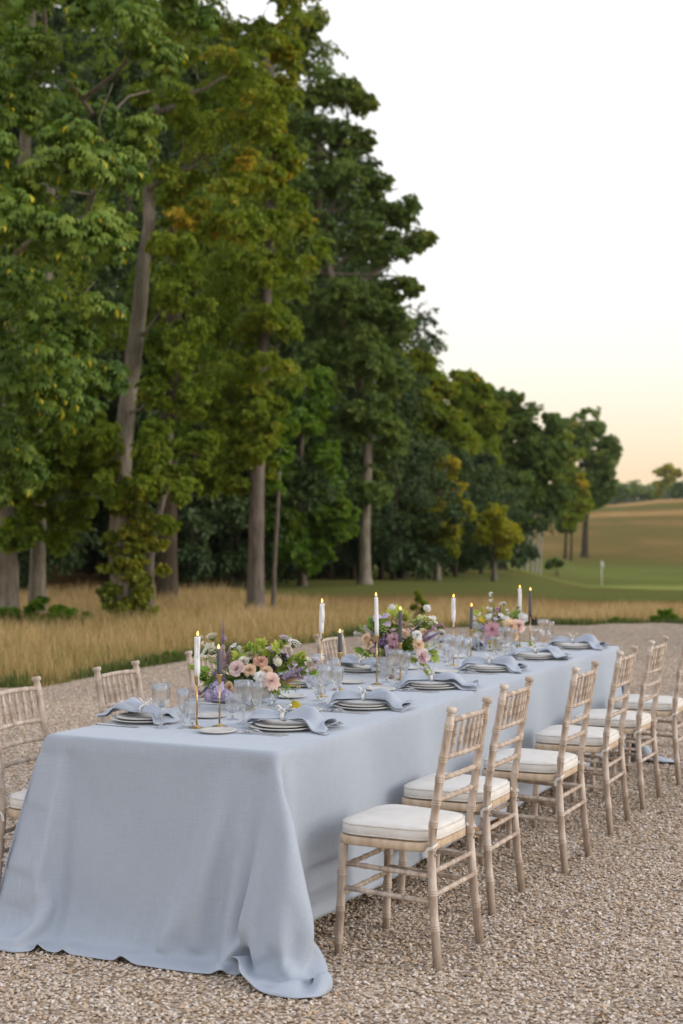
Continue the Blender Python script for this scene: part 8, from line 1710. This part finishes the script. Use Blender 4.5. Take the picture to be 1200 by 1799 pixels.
for i, (u, w, hh, cl, white, drip) in enumerate(PAIRS):
    loc = T(u, w)
    wc = 'white' if white else 'dark grey'
    h = empty('candlestick', loc, random.uniform(0, 6))
    tag(h, 'slender brass candlestick under the %s candle %s' % (wc, where[i // 2]), 'candlestick', 'brass candlesticks')
    MB().lathe([(0, .0004), (.037, .0004), (.0378, .0015), (.030, .0035), (.016, .0065), (.007, .011), (.0042, .0158), (0, .016)], 28).build('base', BRASS, h)
    MB().tube([(0, 0, .0162), (0, 0, hh * .5), (0, 0, hh - .0362)], [.0036, .0032, .0034], 10).build('stem', BRASS, h)
    MB().lathe([(0, hh - .036), (.006, hh - .036), (.0085, hh - .030), (.0115, hh - .004), (.0122, hh), (.0108, hh), (.0098, hh - .006), (0, hh - .0065)], 20).build('cup', BRASS, h)
    c = empty('taper_candle', loc + Vector((0, 0, hh - .006)), random.uniform(0, 6))
    tag(c, 'lit %s taper candle %s' % (wc, where[i // 2]), 'candle', 'white taper candles' if white else 'dark grey taper candles')
    lean = Vector((random.uniform(-.03, .03), random.uniform(-.03, .03), 1))
    mt = WAXW if white else GREYW
    pts = [lean * (cl * t) for t in (0, .25, .5, .75, .94, .985, 1, .985)]
    MB().tube(pts, [.0096, .0108, .0104, .0099, .0094, .0088, .0072, .004], 16).build('wax', mt, c)
    tip = lean * cl
    if drip:
        m = MB()
        for q in range(7):
            a = q * .9 + random.uniform(-.3, .3)
            ln = cl * random.uniform(.3, 1.0) if q else cl * 1.18
            P = []
            R = []
            for s in range(7):
                t = s / 6
                z = cl - ln * t
                rr = .0092 + (.0035 if z < 0 else .0008) + .001 * math.sin(t * 9 + q)
                P.append(Vector((lean.x * z + rr * math.cos(a + .1 * math.sin(t * 5)), lean.y * z + rr * math.sin(a + .1 * math.sin(t * 5)), z)))
                R.append(.0022 + .0009 * math.sin(t * 7 + q * 2) + (.0012 if s == 6 else 0))
            m.tube(P, R, 7)
        m.build('wax_drip', mt, c)
    MB().tube([tip - Vector((0, 0, .001)), tip + Vector((.0008, 0, .004)), tip + Vector((.0022, 0, .008))], [.0009, .0008, .0006], 6).build('wick', WICK, c)
    fl = MB().lathe([(0, .0), (.0028, .002), (.0044, .0055), (.0042, .009), (.0026, .0135), (.0011, .0175), (0, .020)], 12, (tip.x + .001, tip.y, tip.z + .004)).build('flame', FLAME, c)
    MB().lathe([(0, .0124), (.0030, .0128), (.0030, .0132), (0, .014)], 10, (tip.x + .001, tip.y, tip.z - .0005)).build('flame_core', CORE, fl)
# ================================================================ flowers
PM = {}
def pm(c, c2=None):
    key = (c, c2)
    if key not in PM:
        PM[key] = petal_mat('petal', tuple(min(.88, x * 1.06) for x in c), tuple(.55 * p + .45 * q for p, q in zip(c, c2)))
    return PM[key]
BLUSH = ((.84, .64, .58), (.72, .46, .40)); PINK = ((.85, .68, .66), (.74, .50, .50)); CORAL = ((.78, .50, .38), (.62, .32, .22)); PEACH = ((.85, .64, .46), (.74, .48, .30))
CREAM = ((.82, .80, .68), (.66, .64, .42)); WHITE = ((.84, .84, .82), (.66, .68, .56)); LAV = ((.66, .60, .80), (.50, .44, .68)); LILAC = ((.68, .58, .74), (.52, .42, .60)); MAUVE = ((.58, .38, .44), (.42, .22, .28))
PURP = ((.36, .25, .42), (.22, .13, .28)); DARKB = ((.055, .035, .075), (.025, .016, .04)); ROSEY = ((.70, .44, .50), (.56, .28, .36)); DUSTY = ((.66, .50, .52), (.52, .36, .38))
LIME = ((.50, .56, .10), (.34, .42, .05)); LIMEP = ((.64, .66, .30), (.50, .54, .18)); GREEN = ((.22, .34, .06), (.13, .22, .03)); YELL = ((.60, .48, .05), (.44, .33, .03)); FERN = ((.38, .47, .11), (.25, .34, .06)); DRYP = ((.46, .34, .30), (.34, .22, .20)); SILV = ((.66, .62, .58), (.5, .46, .42))

def petal(m, o, d, up, L, W, cup=.3, curl=.2, n=3, tipw=.35, r=None):
    """one petal: o base, d outward direction, up its upper side"""
    d = d.normalized(); s = d.cross(up).normalized(); up = s.cross(d)
    v = []; t = []
    for i in range(n + 1):
        q = i / n
        w = W * (math.sin(PI * (.12 + .78 * q)) if q < 1 else tipw) * .5
        w = max(w, W * .1)
        c = o + d * (L * q) + up * (cup * L * q * q - curl * L * q ** 4)
        for k_ in (-1, 0, 1):
            v.append(c + s * (w * k_) + up * (W * .16 * abs(k_) * (1 - q * .5)))
            t.append(.15 + .85 * q)
    f = []
    for i in range(n):
        for k_ in range(2):
            a = i * 3 + k_
            f.append((a, a + 1, a + 4, a + 3))
    m.add(v, f, t)

def basis(ax):
    ax = Vector(ax).normalized()
    a = ax.cross(Vector((0, 0, 1)) if abs(ax.z) < .9 else Vector((1, 0, 0))).normalized()
    return ax, a, ax.cross(a)
def f_dahlia(m, o, ax, R, rows=6, spiky=False):
    ax, a, b = basis(ax)
    for i in range(rows):
        q = i / (rows - 1)
        n = int(18 - 10 * q)
        el = -.15 + 1.35 * q
        for k_ in range(n):
            th = 2 * PI * (k_ + .5 * (i % 2)) / n + random.uniform(-.1, .1)
            h = a * math.cos(th) + b * math.sin(th)
            d = h * math.cos(el) + ax * math.sin(el)
            L = R * (1.0 - .55 * q) * random.uniform(.88, 1.08)
            petal(m, o + ax * (R * .12 * q), d, ax * math.cos(el) - h * math.sin(el), L, L * (.22 if spiky else .42), .12 if not spiky else .25, .1, 3, .12 if spiky else .4)
def f_rose(m, o, ax, R, rows=8):
    ax, a, b = basis(ax)
    for i in range(rows):
        q = i / (rows - 1)
        n = 9 - int(4 * q)
        for k_ in range(n):
            th = 2 * PI * k_ / n + i * 1.1 + random.uniform(-.25, .25)
            h = a * math.cos(th) + b * math.sin(th)
            el = .15 + 1.15 * q + random.uniform(-.1, .1)
            d = h * math.cos(el) + ax * math.sin(el)
            base = o + h * R * (.30 * (1 - q)) - ax * R * .25
            petal(m, base, d, ax * math.cos(el) - h * math.sin(el), R * (.85 - .10 * q) * random.uniform(.9, 1.12), R * (.95 - .35 * q), .32, .42 * random.uniform(.2, 1.2), 4, .75)
def f_cluster(m, o, ax, R, n=46, fl=.3, pet=4, dome=.65):
    ax, a, b = basis(ax)
    for i in range(n):
        z = 1 - (i + .5) / n * (1.25)
        th = i * 2.399963
        rr = math.sqrt(max(0, 1 - z * z))
        nrm = (a * math.cos(th) * rr + b * math.sin(th) * rr + ax * z * dome)
        p = o + nrm * R * random.uniform(.85, 1.05)
        nn = nrm.normalized()
        x, y, w = basis(nn + Vector((random.uniform(-.3, .3),) * 3))
        for k_ in range(pet):
            t = 2 * PI * k_ / pet + i
            petal(m, p, y * math.cos(t) + w * math.sin(t) + x * .25, x, R * fl, R * fl * .95, .1, .15, 2, .5)
def f_umbel(m, st, o, ax, R, n=26):
    ax, a, b = basis(ax)
    for i in range(n):
        th = i * 2.4; rr = math.sqrt((i + .5) / n)
        p = o + (a * math.cos(th) + b * math.sin(th)) * R * rr + ax * R * .4 * (1 - rr * rr)
        st.tube([o - ax * R * .9, p], [.0007, .0005], 4, False)
        x, y, w = basis(ax)
        for k_ in range(5):
            t = 2 * PI * k_ / 5 + i
            petal(m, p, y * math.cos(t) + w * math.sin(t) + x * .3, x, R * .17, R * .17, .1, .1, 2, .5)
def f_spike(m, pts, R, n=60, blob=.35):
    pts = [Vector(p) for p in pts]
    for i in range(n):
        t = i / (n - 1) * (len(pts) - 1)
        j = min(int(t), len(pts) - 2)
        c = pts[j].lerp(pts[j + 1], t - j)
        d = (pts[j + 1] - pts[j]).normalized()
        x, y, w = basis(d)
        th = i * 2.4
        r = R * (1 - .75 * (i / n)) * random.uniform(.6, 1.1)
        h = y * math.cos(th) + w * math.sin(th)
        petal(m, c, h + d * .5, d, max(r, R * .25), max(r, R * .3) * .6, .2, .1, 2, .4)
def f_berries(m, o, R, n=22, r=.22):
    for i in range(n):
        p = o + Vector((random.gauss(0, .5), random.gauss(0, .5), random.gauss(0, .5))) * R
        v, f = [], []
        s = R * r * random.uniform(.8, 1.2)
        m.lathe([(0, -s), (s * .7, -s * .7), (s, 0), (s * .7, s * .7), (0, s)], 7, p, tint=random.random())
def f_leaf(m, o, d, up, L, lobes=5):
    """lobed leaf: a fan of narrow blades"""
    d = Vector(d).normalized(); s = d.cross(Vector(up)).normalized(); u = s.cross(d)
    m.tube([o - d * L * .6, o], [.0012, .0009], 4, False)
    for k_ in range(lobes):
        th = (k_ - (lobes - 1) / 2) * (2.2 / lobes)
        dd = d * math.cos(th) + s * math.sin(th)
        l = L * (1 - .30 * abs(th))
        petal(m, o, dd, u, l, l * .42, random.uniform(-.2, .15), .15, 3, .15)
        petal(m, o + dd * l * .45, dd + s * .6, u, l * .42, l * .2, 0, .1, 2, .15)
        petal(m, o + dd * l * .45, dd - s * .6, u, l * .42, l * .2, 0, .1, 2, .15)
def f_spray(m, pts, L, n=14):
    pts = [Vector(p) for p in pts]
    m.tube(pts, [.0016 * (1 - .7 * i / len(pts)) for i in range(len(pts))], 5, False)
    for i in range(n):
        t = (.15 + .85 * i / (n - 1)) * (len(pts) - 1)
        j = min(int(t), len(pts) - 2)
        c = pts[j].lerp(pts[j + 1], t - j); d = (pts[j + 1] - pts[j]).normalized()
        x, y, w = basis(d)
        th = random.uniform(0, 6.28)
        h = y * math.cos(th) + w * math.sin(th)
        petal(m, c, d * .6 + h + Vector((0, 0, .1)), Vector((0, 0, 1)) + h * .2, L * random.uniform(.7, 1.1) * (1.1 - .5 * i / n), L * .42, .05, .2, 2, .15)

STEMM = simple('green_stem', (.10, .16, .035), .6)
KINDS = dict(dahlia='dahlia', spider='spiky_dahlia', rose='rose', cluster='flower_cluster', umbel='lacy_umbel', spike='flower_spike', berries='berry_cluster', leaf='lobed_leaf', spray='leafy_spray', pom='pompon_flower', star='starry_flower')
def arrangement(label, bu, bw, bowl_top, items):
    base = T(bu, bw, TOP)
    root = empty('flower_arrangement', base)
    tag(root, label, 'flowers', 'flower arrangements down the table')
    D0 = base.y
    hub = Vector((0, 0, bowl_top))
    st = MB()
    for it in items:
        kind, px, py, rpx, colr = it[:5]
        dz = it[5] if len(it) > 5 else random.uniform(-.05, .04)
        p = along(px, py, D0 + dz) - base
        R = rpx / FPX * (D0 + dz) * (1.32 if kind in ('leaf', 'spray') else 1.08)
        m = MB()
        out = (p - hub)
        ax = (out.normalized() + Vector((0, -.75, .25))).normalized()
        if kind == 'dahlia': f_dahlia(m, p, ax, R)
        elif kind == 'spider': f_dahlia(m, p, ax, R, 5, True)
        elif kind == 'rose': f_rose(m, p, ax, R * .86)
        elif kind == 'pom': f_cluster(m, p, ax, R * .66, 60, .34, 4, .9)
        elif kind == 'cluster': f_cluster(m, p, ax, R * .74, 46, .34)
        elif kind == 'star':
            for q in range(3):
                f_dahlia(m, p + Vector((random.uniform(-1, 1), random.uniform(-.5, .5), random.uniform(-1, 1))) * R * .6, ax + Vector((random.uniform(-.4, .4), 0, .2)), R * .55, 2)
        elif kind == 'umbel': f_umbel(m, st, p, (ax + Vector((0, 0, .8))).normalized(), R)
        elif kind == 'berries': f_berries(m, p, R)
        elif kind == 'spike':
            q = it[6]
            e = along(q[0], q[1], D0 + dz) - base
            mid = (p + e) * .5 + Vector(q[2] if len(q) > 2 else (0, 0, 0))
            pts = [p.lerp(mid, t) * (1 - t) + mid.lerp(e, t) * t for t in (0, .2, .4, .6, .8, 1)]
            f_spike(m, pts, R * 1.1, 130)
        elif kind == 'leaf':
            for q in range(3):
                d = (out.normalized() + Vector((random.uniform(-.7, .7), random.uniform(-.6, .3), random.uniform(-.5, .5))))
                f_leaf(m, p - out.normalized() * R * .4 + Vector((random.uniform(-.4, .4), random.uniform(-.4, .4), random.uniform(-.4, .4))) * R, d, Vector((0, -.5, 1)), R * random.uniform(.8, 1.15))
        elif kind == 'spray':
            e = p
            a_ = hub.lerp(p, .35)
            for q in range(3):
                jt = Vector((random.uniform(-1, 1), random.uniform(-1, 1), random.uniform(-.6, .6))) * R * .5
                mid = a_.lerp(e, .5) + jt * .6 + Vector((0, 0, .015))
                f_spray(m, [a_, mid, e + jt], R * .42, 16)
        if kind not in ('spray',):
            bend = hub.lerp(p, .5) + Vector((0, 0, .01))
            st.tube([hub + Vector((random.uniform(-.03, .03), random.uniform(-.03, .03), -.03)), bend, p - ax * R * .2], [.0017, .0014, .0011], 5, False)
        nm = KINDS[kind]
        o = m.build(nm, pm(*colr), root)
    st.build('stems', STEMM, root)
    return root

def filler(n, cx, cy, rx, ry, r):
    out = []
    for i in range(n // 3):
        a = random.uniform(-.3, PI + .3)
        out.append((random.choice(['umbel', 'spray', 'star']), cx + rx * random.uniform(.85, 1.2) * math.cos(a), cy - ry * random.uniform(.8, 1.35) * math.sin(a), r * random.uniform(.35, .6), random.choice([LILAC, WHITE, CREAM, FERN, LIME, LIMEP]), random.uniform(-.05, .06)))
    for i in range(n):
        a = random.uniform(0, 6.28); q = math.sqrt(random.random())
        out.append(('spray' if random.random() < .65 else 'leaf', cx + rx * q * math.cos(a), cy + ry * q * math.sin(a), r * random.uniform(.7, 1.2), random.choice([GREEN, GREEN, FERN, LIME]), random.uniform(-.02, .09)))
    return out
A1 = [('rose', 416, 1173, 14, PINK, -.07), ('rose', 438, 1176, 11, PEACH, -.07), ('rose', 458, 1161, 13, CORAL, -.04), ('rose', 442, 1150, 10, BLUSH, 0), ('dahlia', 476, 1197, 17, BLUSH, -.09), ('dahlia', 457, 1189, 11, WHITE, -.09), ('rose', 402, 1209, 12, PEACH, -.06),
      ('cluster', 381, 1213, 20, LAV, -.05), ('cluster', 388, 1194, 13, PURP, -.01), ('pom', 488, 1163, 10, CREAM, -.05), ('umbel', 517, 1130, 11, WHITE, 0), ('umbel', 500, 1121, 9, LILAC, .02), ('star', 474, 1143, 10, LILAC, .02), ('star', 502, 1146, 10, LILAC, .02),
      ('berries', 478, 1168, 10, DARKB, -.03), ('berries', 498, 1154, 9, DARKB, -.02), ('star', 365, 1133, 13, CREAM, .0), ('star', 356, 1146, 9, WHITE, 0), ('spike', 392, 1134, 5, PURP, .02, (392, 1087)), ('spike', 395, 1126, 5, LILAC, .02, (391, 1110)), ('spike', 392, 1176, 11, DUSTY, -.02, (392, 1134)), ('spike', 400, 1165, 9, DUSTY, 0, (404, 1138)),
      ('leaf', 358, 1180, 17, GREEN, -.05), ('leaf', 362, 1198, 16, GREEN, -.06), ('leaf', 336, 1170, 12, FERN, 0), ('leaf', 434, 1138, 13, LIME, .02), ('leaf', 448, 1144, 11, LIME, .02), ('leaf', 498, 1128, 14, FERN, .03), ('leaf', 512, 1160, 13, FERN, 0), ('leaf', 412, 1150, 12, LIME, 0),
      ('star', 415, 1137, 9, WHITE, .02), ('pom', 424, 1142, 8, CREAM, .03), ('spike', 495, 1192, 9, LILAC, -.03, (535, 1172)), ('spike', 510, 1185, 8, DUSTY, 0, (558, 1163)), ('spike', 500, 1198, 7, ROSEY, -.02, (538, 1184)), ('leaf', 545, 1185, 16, GREEN, -.02), ('spray', 500, 1213, 18, FERN, -.06), ('spray', 512, 1205, 16, GREEN, -.06), ('spray', 490, 1218, 14, LIME, -.05),
      ('leaf', 521, 1233, 13, YELL, -.09), ('spray', 520, 1202, 14, YELL, -.05), ('spray', 505, 1170, 16, FERN, 0), ('umbel', 556, 1160, 8, LILAC, .02), ('star', 520, 1180, 8, DUSTY, 0), ('spray', 345, 1150, 14, FERN, .02), ('umbel', 350, 1122, 8, CREAM, .03), ('berries', 383, 1185, 9, PURP, -.04), ('star', 372, 1196, 9, DUSTY, .02), ('leaf', 346, 1217, 9, MAUVE, .02), ('star', 530, 1186, 11, LILAC, -.02), ('star', 545, 1172, 10, DUSTY, 0), ('star', 515, 1168, 10, LILAC, 0), ('spray', 560, 1172, 14, DUSTY, .01), ('spray', 352, 1128, 16, CREAM, .01), ('rose', 428, 1160, 10, CREAM, -.03), ('rose', 468, 1178, 11, PEACH, -.06), ('umbel', 372, 1118, 10, CREAM, .02), ('leaf', 486, 1132, 14, LIME, .02), ('leaf', 460, 1128, 12, LIME, .03), ('leaf', 530, 1150, 13, LIME, .02), ('cluster', 398, 1222, 14, LAV, -.07), ('cluster', 368, 1222, 13, LILAC, -.05)]
arrangement('long low flower arrangement nearest the camera with blush roses and lavender, yellow leaf hanging', .96, .62, .10, A1 + filler(40, 450, 1175, 88, 40, 17))
A2 = [('pom', 750, 1069, 9, WHITE, 0), ('pom', 689, 1067, 8, WHITE, .02), ('rose', 706, 1082, 8, CORAL, .03), ('rose', 699, 1092, 9, PEACH, 0), ('rose', 708, 1097, 8, CORAL, 0), ('dahlia', 733, 1116, 10, WHITE, -.07), ('rose', 745, 1110, 8, PEACH, -.02), ('rose', 711, 1112, 9, PEACH, -.04), ('rose', 643, 1121, 9, PEACH, -.04), ('rose', 647, 1132, 8, PEACH, -.05), ('rose', 652, 1126, 7, CORAL, -.02),
      ('spider', 692, 1124, 14, MAUVE, -.07), ('spider', 690, 1138, 12, MAUVE, -.06), ('star', 670, 1088, 14, LILAC, .0), ('star', 658, 1092, 9, LILAC, .02), ('spray', 642, 1097, 18, FERN, .02), ('umbel', 672, 1105, 14, FERN, -.02), ('spray', 678, 1100, 16, GREEN, .02), ('spike', 742, 1126, 7, PURP, -.05, (772, 1112)), ('spike', 738, 1120, 6, MAUVE, -.03, (768, 1100)), ('spike', 758, 1103, 4, MAUVE, -.02, (784, 1118, (.04, 0, .08))), ('dahlia', 735, 1133, 12, PEACH, -.08), ('rose', 743, 1152, 13, PINK, -.1),
      ('spray', 760, 1138, 18, LIME, -.05), ('spray', 754, 1170, 18, LIME, -.08), ('leaf', 762, 1150, 13, FERN, -.05), ('leaf', 752, 1180, 12, FERN, -.08), ('spike', 741, 1150, 3.5, ROSEY, -.12, (744, 1182, (.03, 0, .0))), ('star', 760, 1085, 8, WHITE, 0), ('star', 762, 1097, 8, WHITE, 0), ('umbel', 748, 1090, 14, LIMEP, .02), ('umbel', 735, 1095, 12, LIMEP, .04), ('leaf', 638, 1142, 13, GREEN, -.04), ('leaf', 652, 1150, 11, FERN, -.03), ('berries', 672, 1126, 10, PURP, -.03), ('cluster', 665, 1130, 9, PURP, -.02),
      ('spike', 680, 1132, 6, LILAC, -.08, (679, 1155)), ('spike', 620, 1112, 6, SILV, 0, (640, 1115)), ('leaf', 712, 1130, 13, GREEN, -.05), ('leaf', 722, 1118, 10, FERN, -.02), ('spray', 725, 1090, 14, FERN, .02), ('spray', 777, 1085, 9, FERN, .02), ('leaf', 683, 1186, 8, DRYP, -.1), ('rose', 722, 1100, 7, BLUSH, 0), ('star', 716, 1108, 7, DUSTY, -.02), ('star', 690, 1108, 8, DUSTY, -.02), ('spray', 659, 1145, 14, LIMEP, -.04), ('cluster', 655, 1143, 8, DUSTY, -.04)]
arrangement('middle flower arrangement with mauve spiky dahlias, white pompons and arching purple spikes', 2.42, .595, .11, A2 + filler(34, 705, 1120, 66, 42, 16))
A3 = [('star', 862, 1043, 5, WHITE, 0), ('star', 861, 1054, 5, WHITE, 0), ('star', 860, 1068, 6, WHITE, 0), ('spray', 863, 1050, 7, FERN, 0), ('leaf', 844, 1075, 11, LIME, 0), ('leaf', 846, 1088, 11, YELL, -.02), ('spider', 865, 1107, 17, ROSEY, -.09), ('dahlia', 897, 1101, 15, PEACH, -.08), ('dahlia', 911, 1099, 13, BLUSH, -.06), ('cluster', 919, 1085, 11, WHITE, -.02), ('star', 865, 1085, 11, WHITE, -.02), ('star', 886, 1086, 10, WHITE, -.03),
      ('spike', 886, 1088, 6, LIMEP, 0, (886, 1057)), ('spike', 896, 1084, 5, LIMEP, 0, (902, 1068)), ('spike', 874, 1092, 5, PURP, -.01, (880, 1064)), ('rose', 874, 1070, 5, ROSEY, 0), ('rose', 866, 1077, 5, PINK, 0), ('star', 836, 1082, 8, CREAM, 0), ('pom', 835, 1096, 6, CREAM, -.02), ('leaf', 871, 1130, 11, YELL, -.1), ('star', 857, 1126, 9, LAV, -.07), ('star', 848, 1101, 9, LAV, -.02), ('berries', 935, 1089, 7, DARKB, -.02), ('leaf', 878, 1110, 10, GREEN, -.04), ('cluster', 884, 1096, 8, LIMEP, -.05), ('rose', 903, 1117, 9, PEACH, -.08), ('leaf', 936, 1130, 7, FERN, -.04), ('star', 890, 1074, 6, WHITE, .02), ('spray', 916, 1137, 10, GREEN, -.06), ('star', 875, 1112, 7, CREAM, -.06), ('spray', 840, 1110, 10, FERN, -.02)]
arrangement('far flower arrangement with a spiky rose-pink dahlia and peach dahlias', 4.12, .59, .09, A3 + filler(22, 882, 1095, 46, 28, 11))
# footed bowls that hold them
BOWL = simple('bowl_glaze', (.50, .48, .45), .4, .4, .1, 40)
for (u, w, r, h, lb) in ((.96, .62, .085, .105, 'footed grey bowl under the nearest flowers'), (2.42, .595, .085, .115, 'footed grey bowl under the middle flowers'), (4.12, .59, .08, .095, 'footed grey bowl under the far flowers')):
    b = empty('footed_bowl', T(u, w))
    tag(b, lb, 'bowl', 'footed bowls of flowers')
    MB().lathe([(0, h * .42), (r * .35, h * .43), (r * .8, h * .6), (r, h), (r * .95, h), (r * .74, h * .63), (0, h * .5)], 30).build('bowl', BOWL, b)
    MB().lathe([(0, .0006), (r * .55, .0006), (r * .56, .004), (r * .3, .012), (r * .17, h * .25), (r * .22, h * .415), (0, h * .418)], 24).build('foot', BOWL, b)
# a few leaves blown on the gravel
DRYL = leaf_mat('fallen_leaf', [(0, (.05, .035, .02)), (1, (.16, .10, .04))], .1)
for px, py, lb in ((1178, 1487, 'dark fallen leaf on the gravel beside the last visible chair legs'), (1165, 1428, 'brown fallen leaf lying on the gravel beyond the dark one'), (905, 1585, 'small brown leaf on the gravel near the second chair')):
    p = at(px, py, .008)
    m = MB()
    petal(m, Vector((0, 0, 0)), Vector((1, .2, .12)), Vector((0, 0, 1)), .04, .022, .1, .3, 4, .1)
    o = m.build('fallen_leaf', DRYL)
    o.location = p; o.rotation_euler = (0, 0, random.uniform(0, 6))
    tag(o, lb, 'leaf')

# ================================================================ haze over the far course
k = bpy.data.materials.new('haze')
k.use_nodes = True
for n in list(k.node_tree.nodes):
    if n.type == 'BSDF_PRINCIPLED': k.node_tree.nodes.remove(n)
pv = k.node_tree.nodes.new('ShaderNodeVolumePrincipled')
pv.inputs['Color'].default_value = (.92, .94, .97, 1)
pv.inputs['Density'].default_value = .00013
k.node_tree.links.new(pv.outputs[0], [n for n in k.node_tree.nodes if n.type == 'OUTPUT_MATERIAL'][0].inputs['Volume'])
hz = MB().box((-2100, -140, -6), (2100, 1560, 62)).build('haze', k, None, False)
tag(hz, 'thin evening haze over the far golf course', None, None, 'stuff')
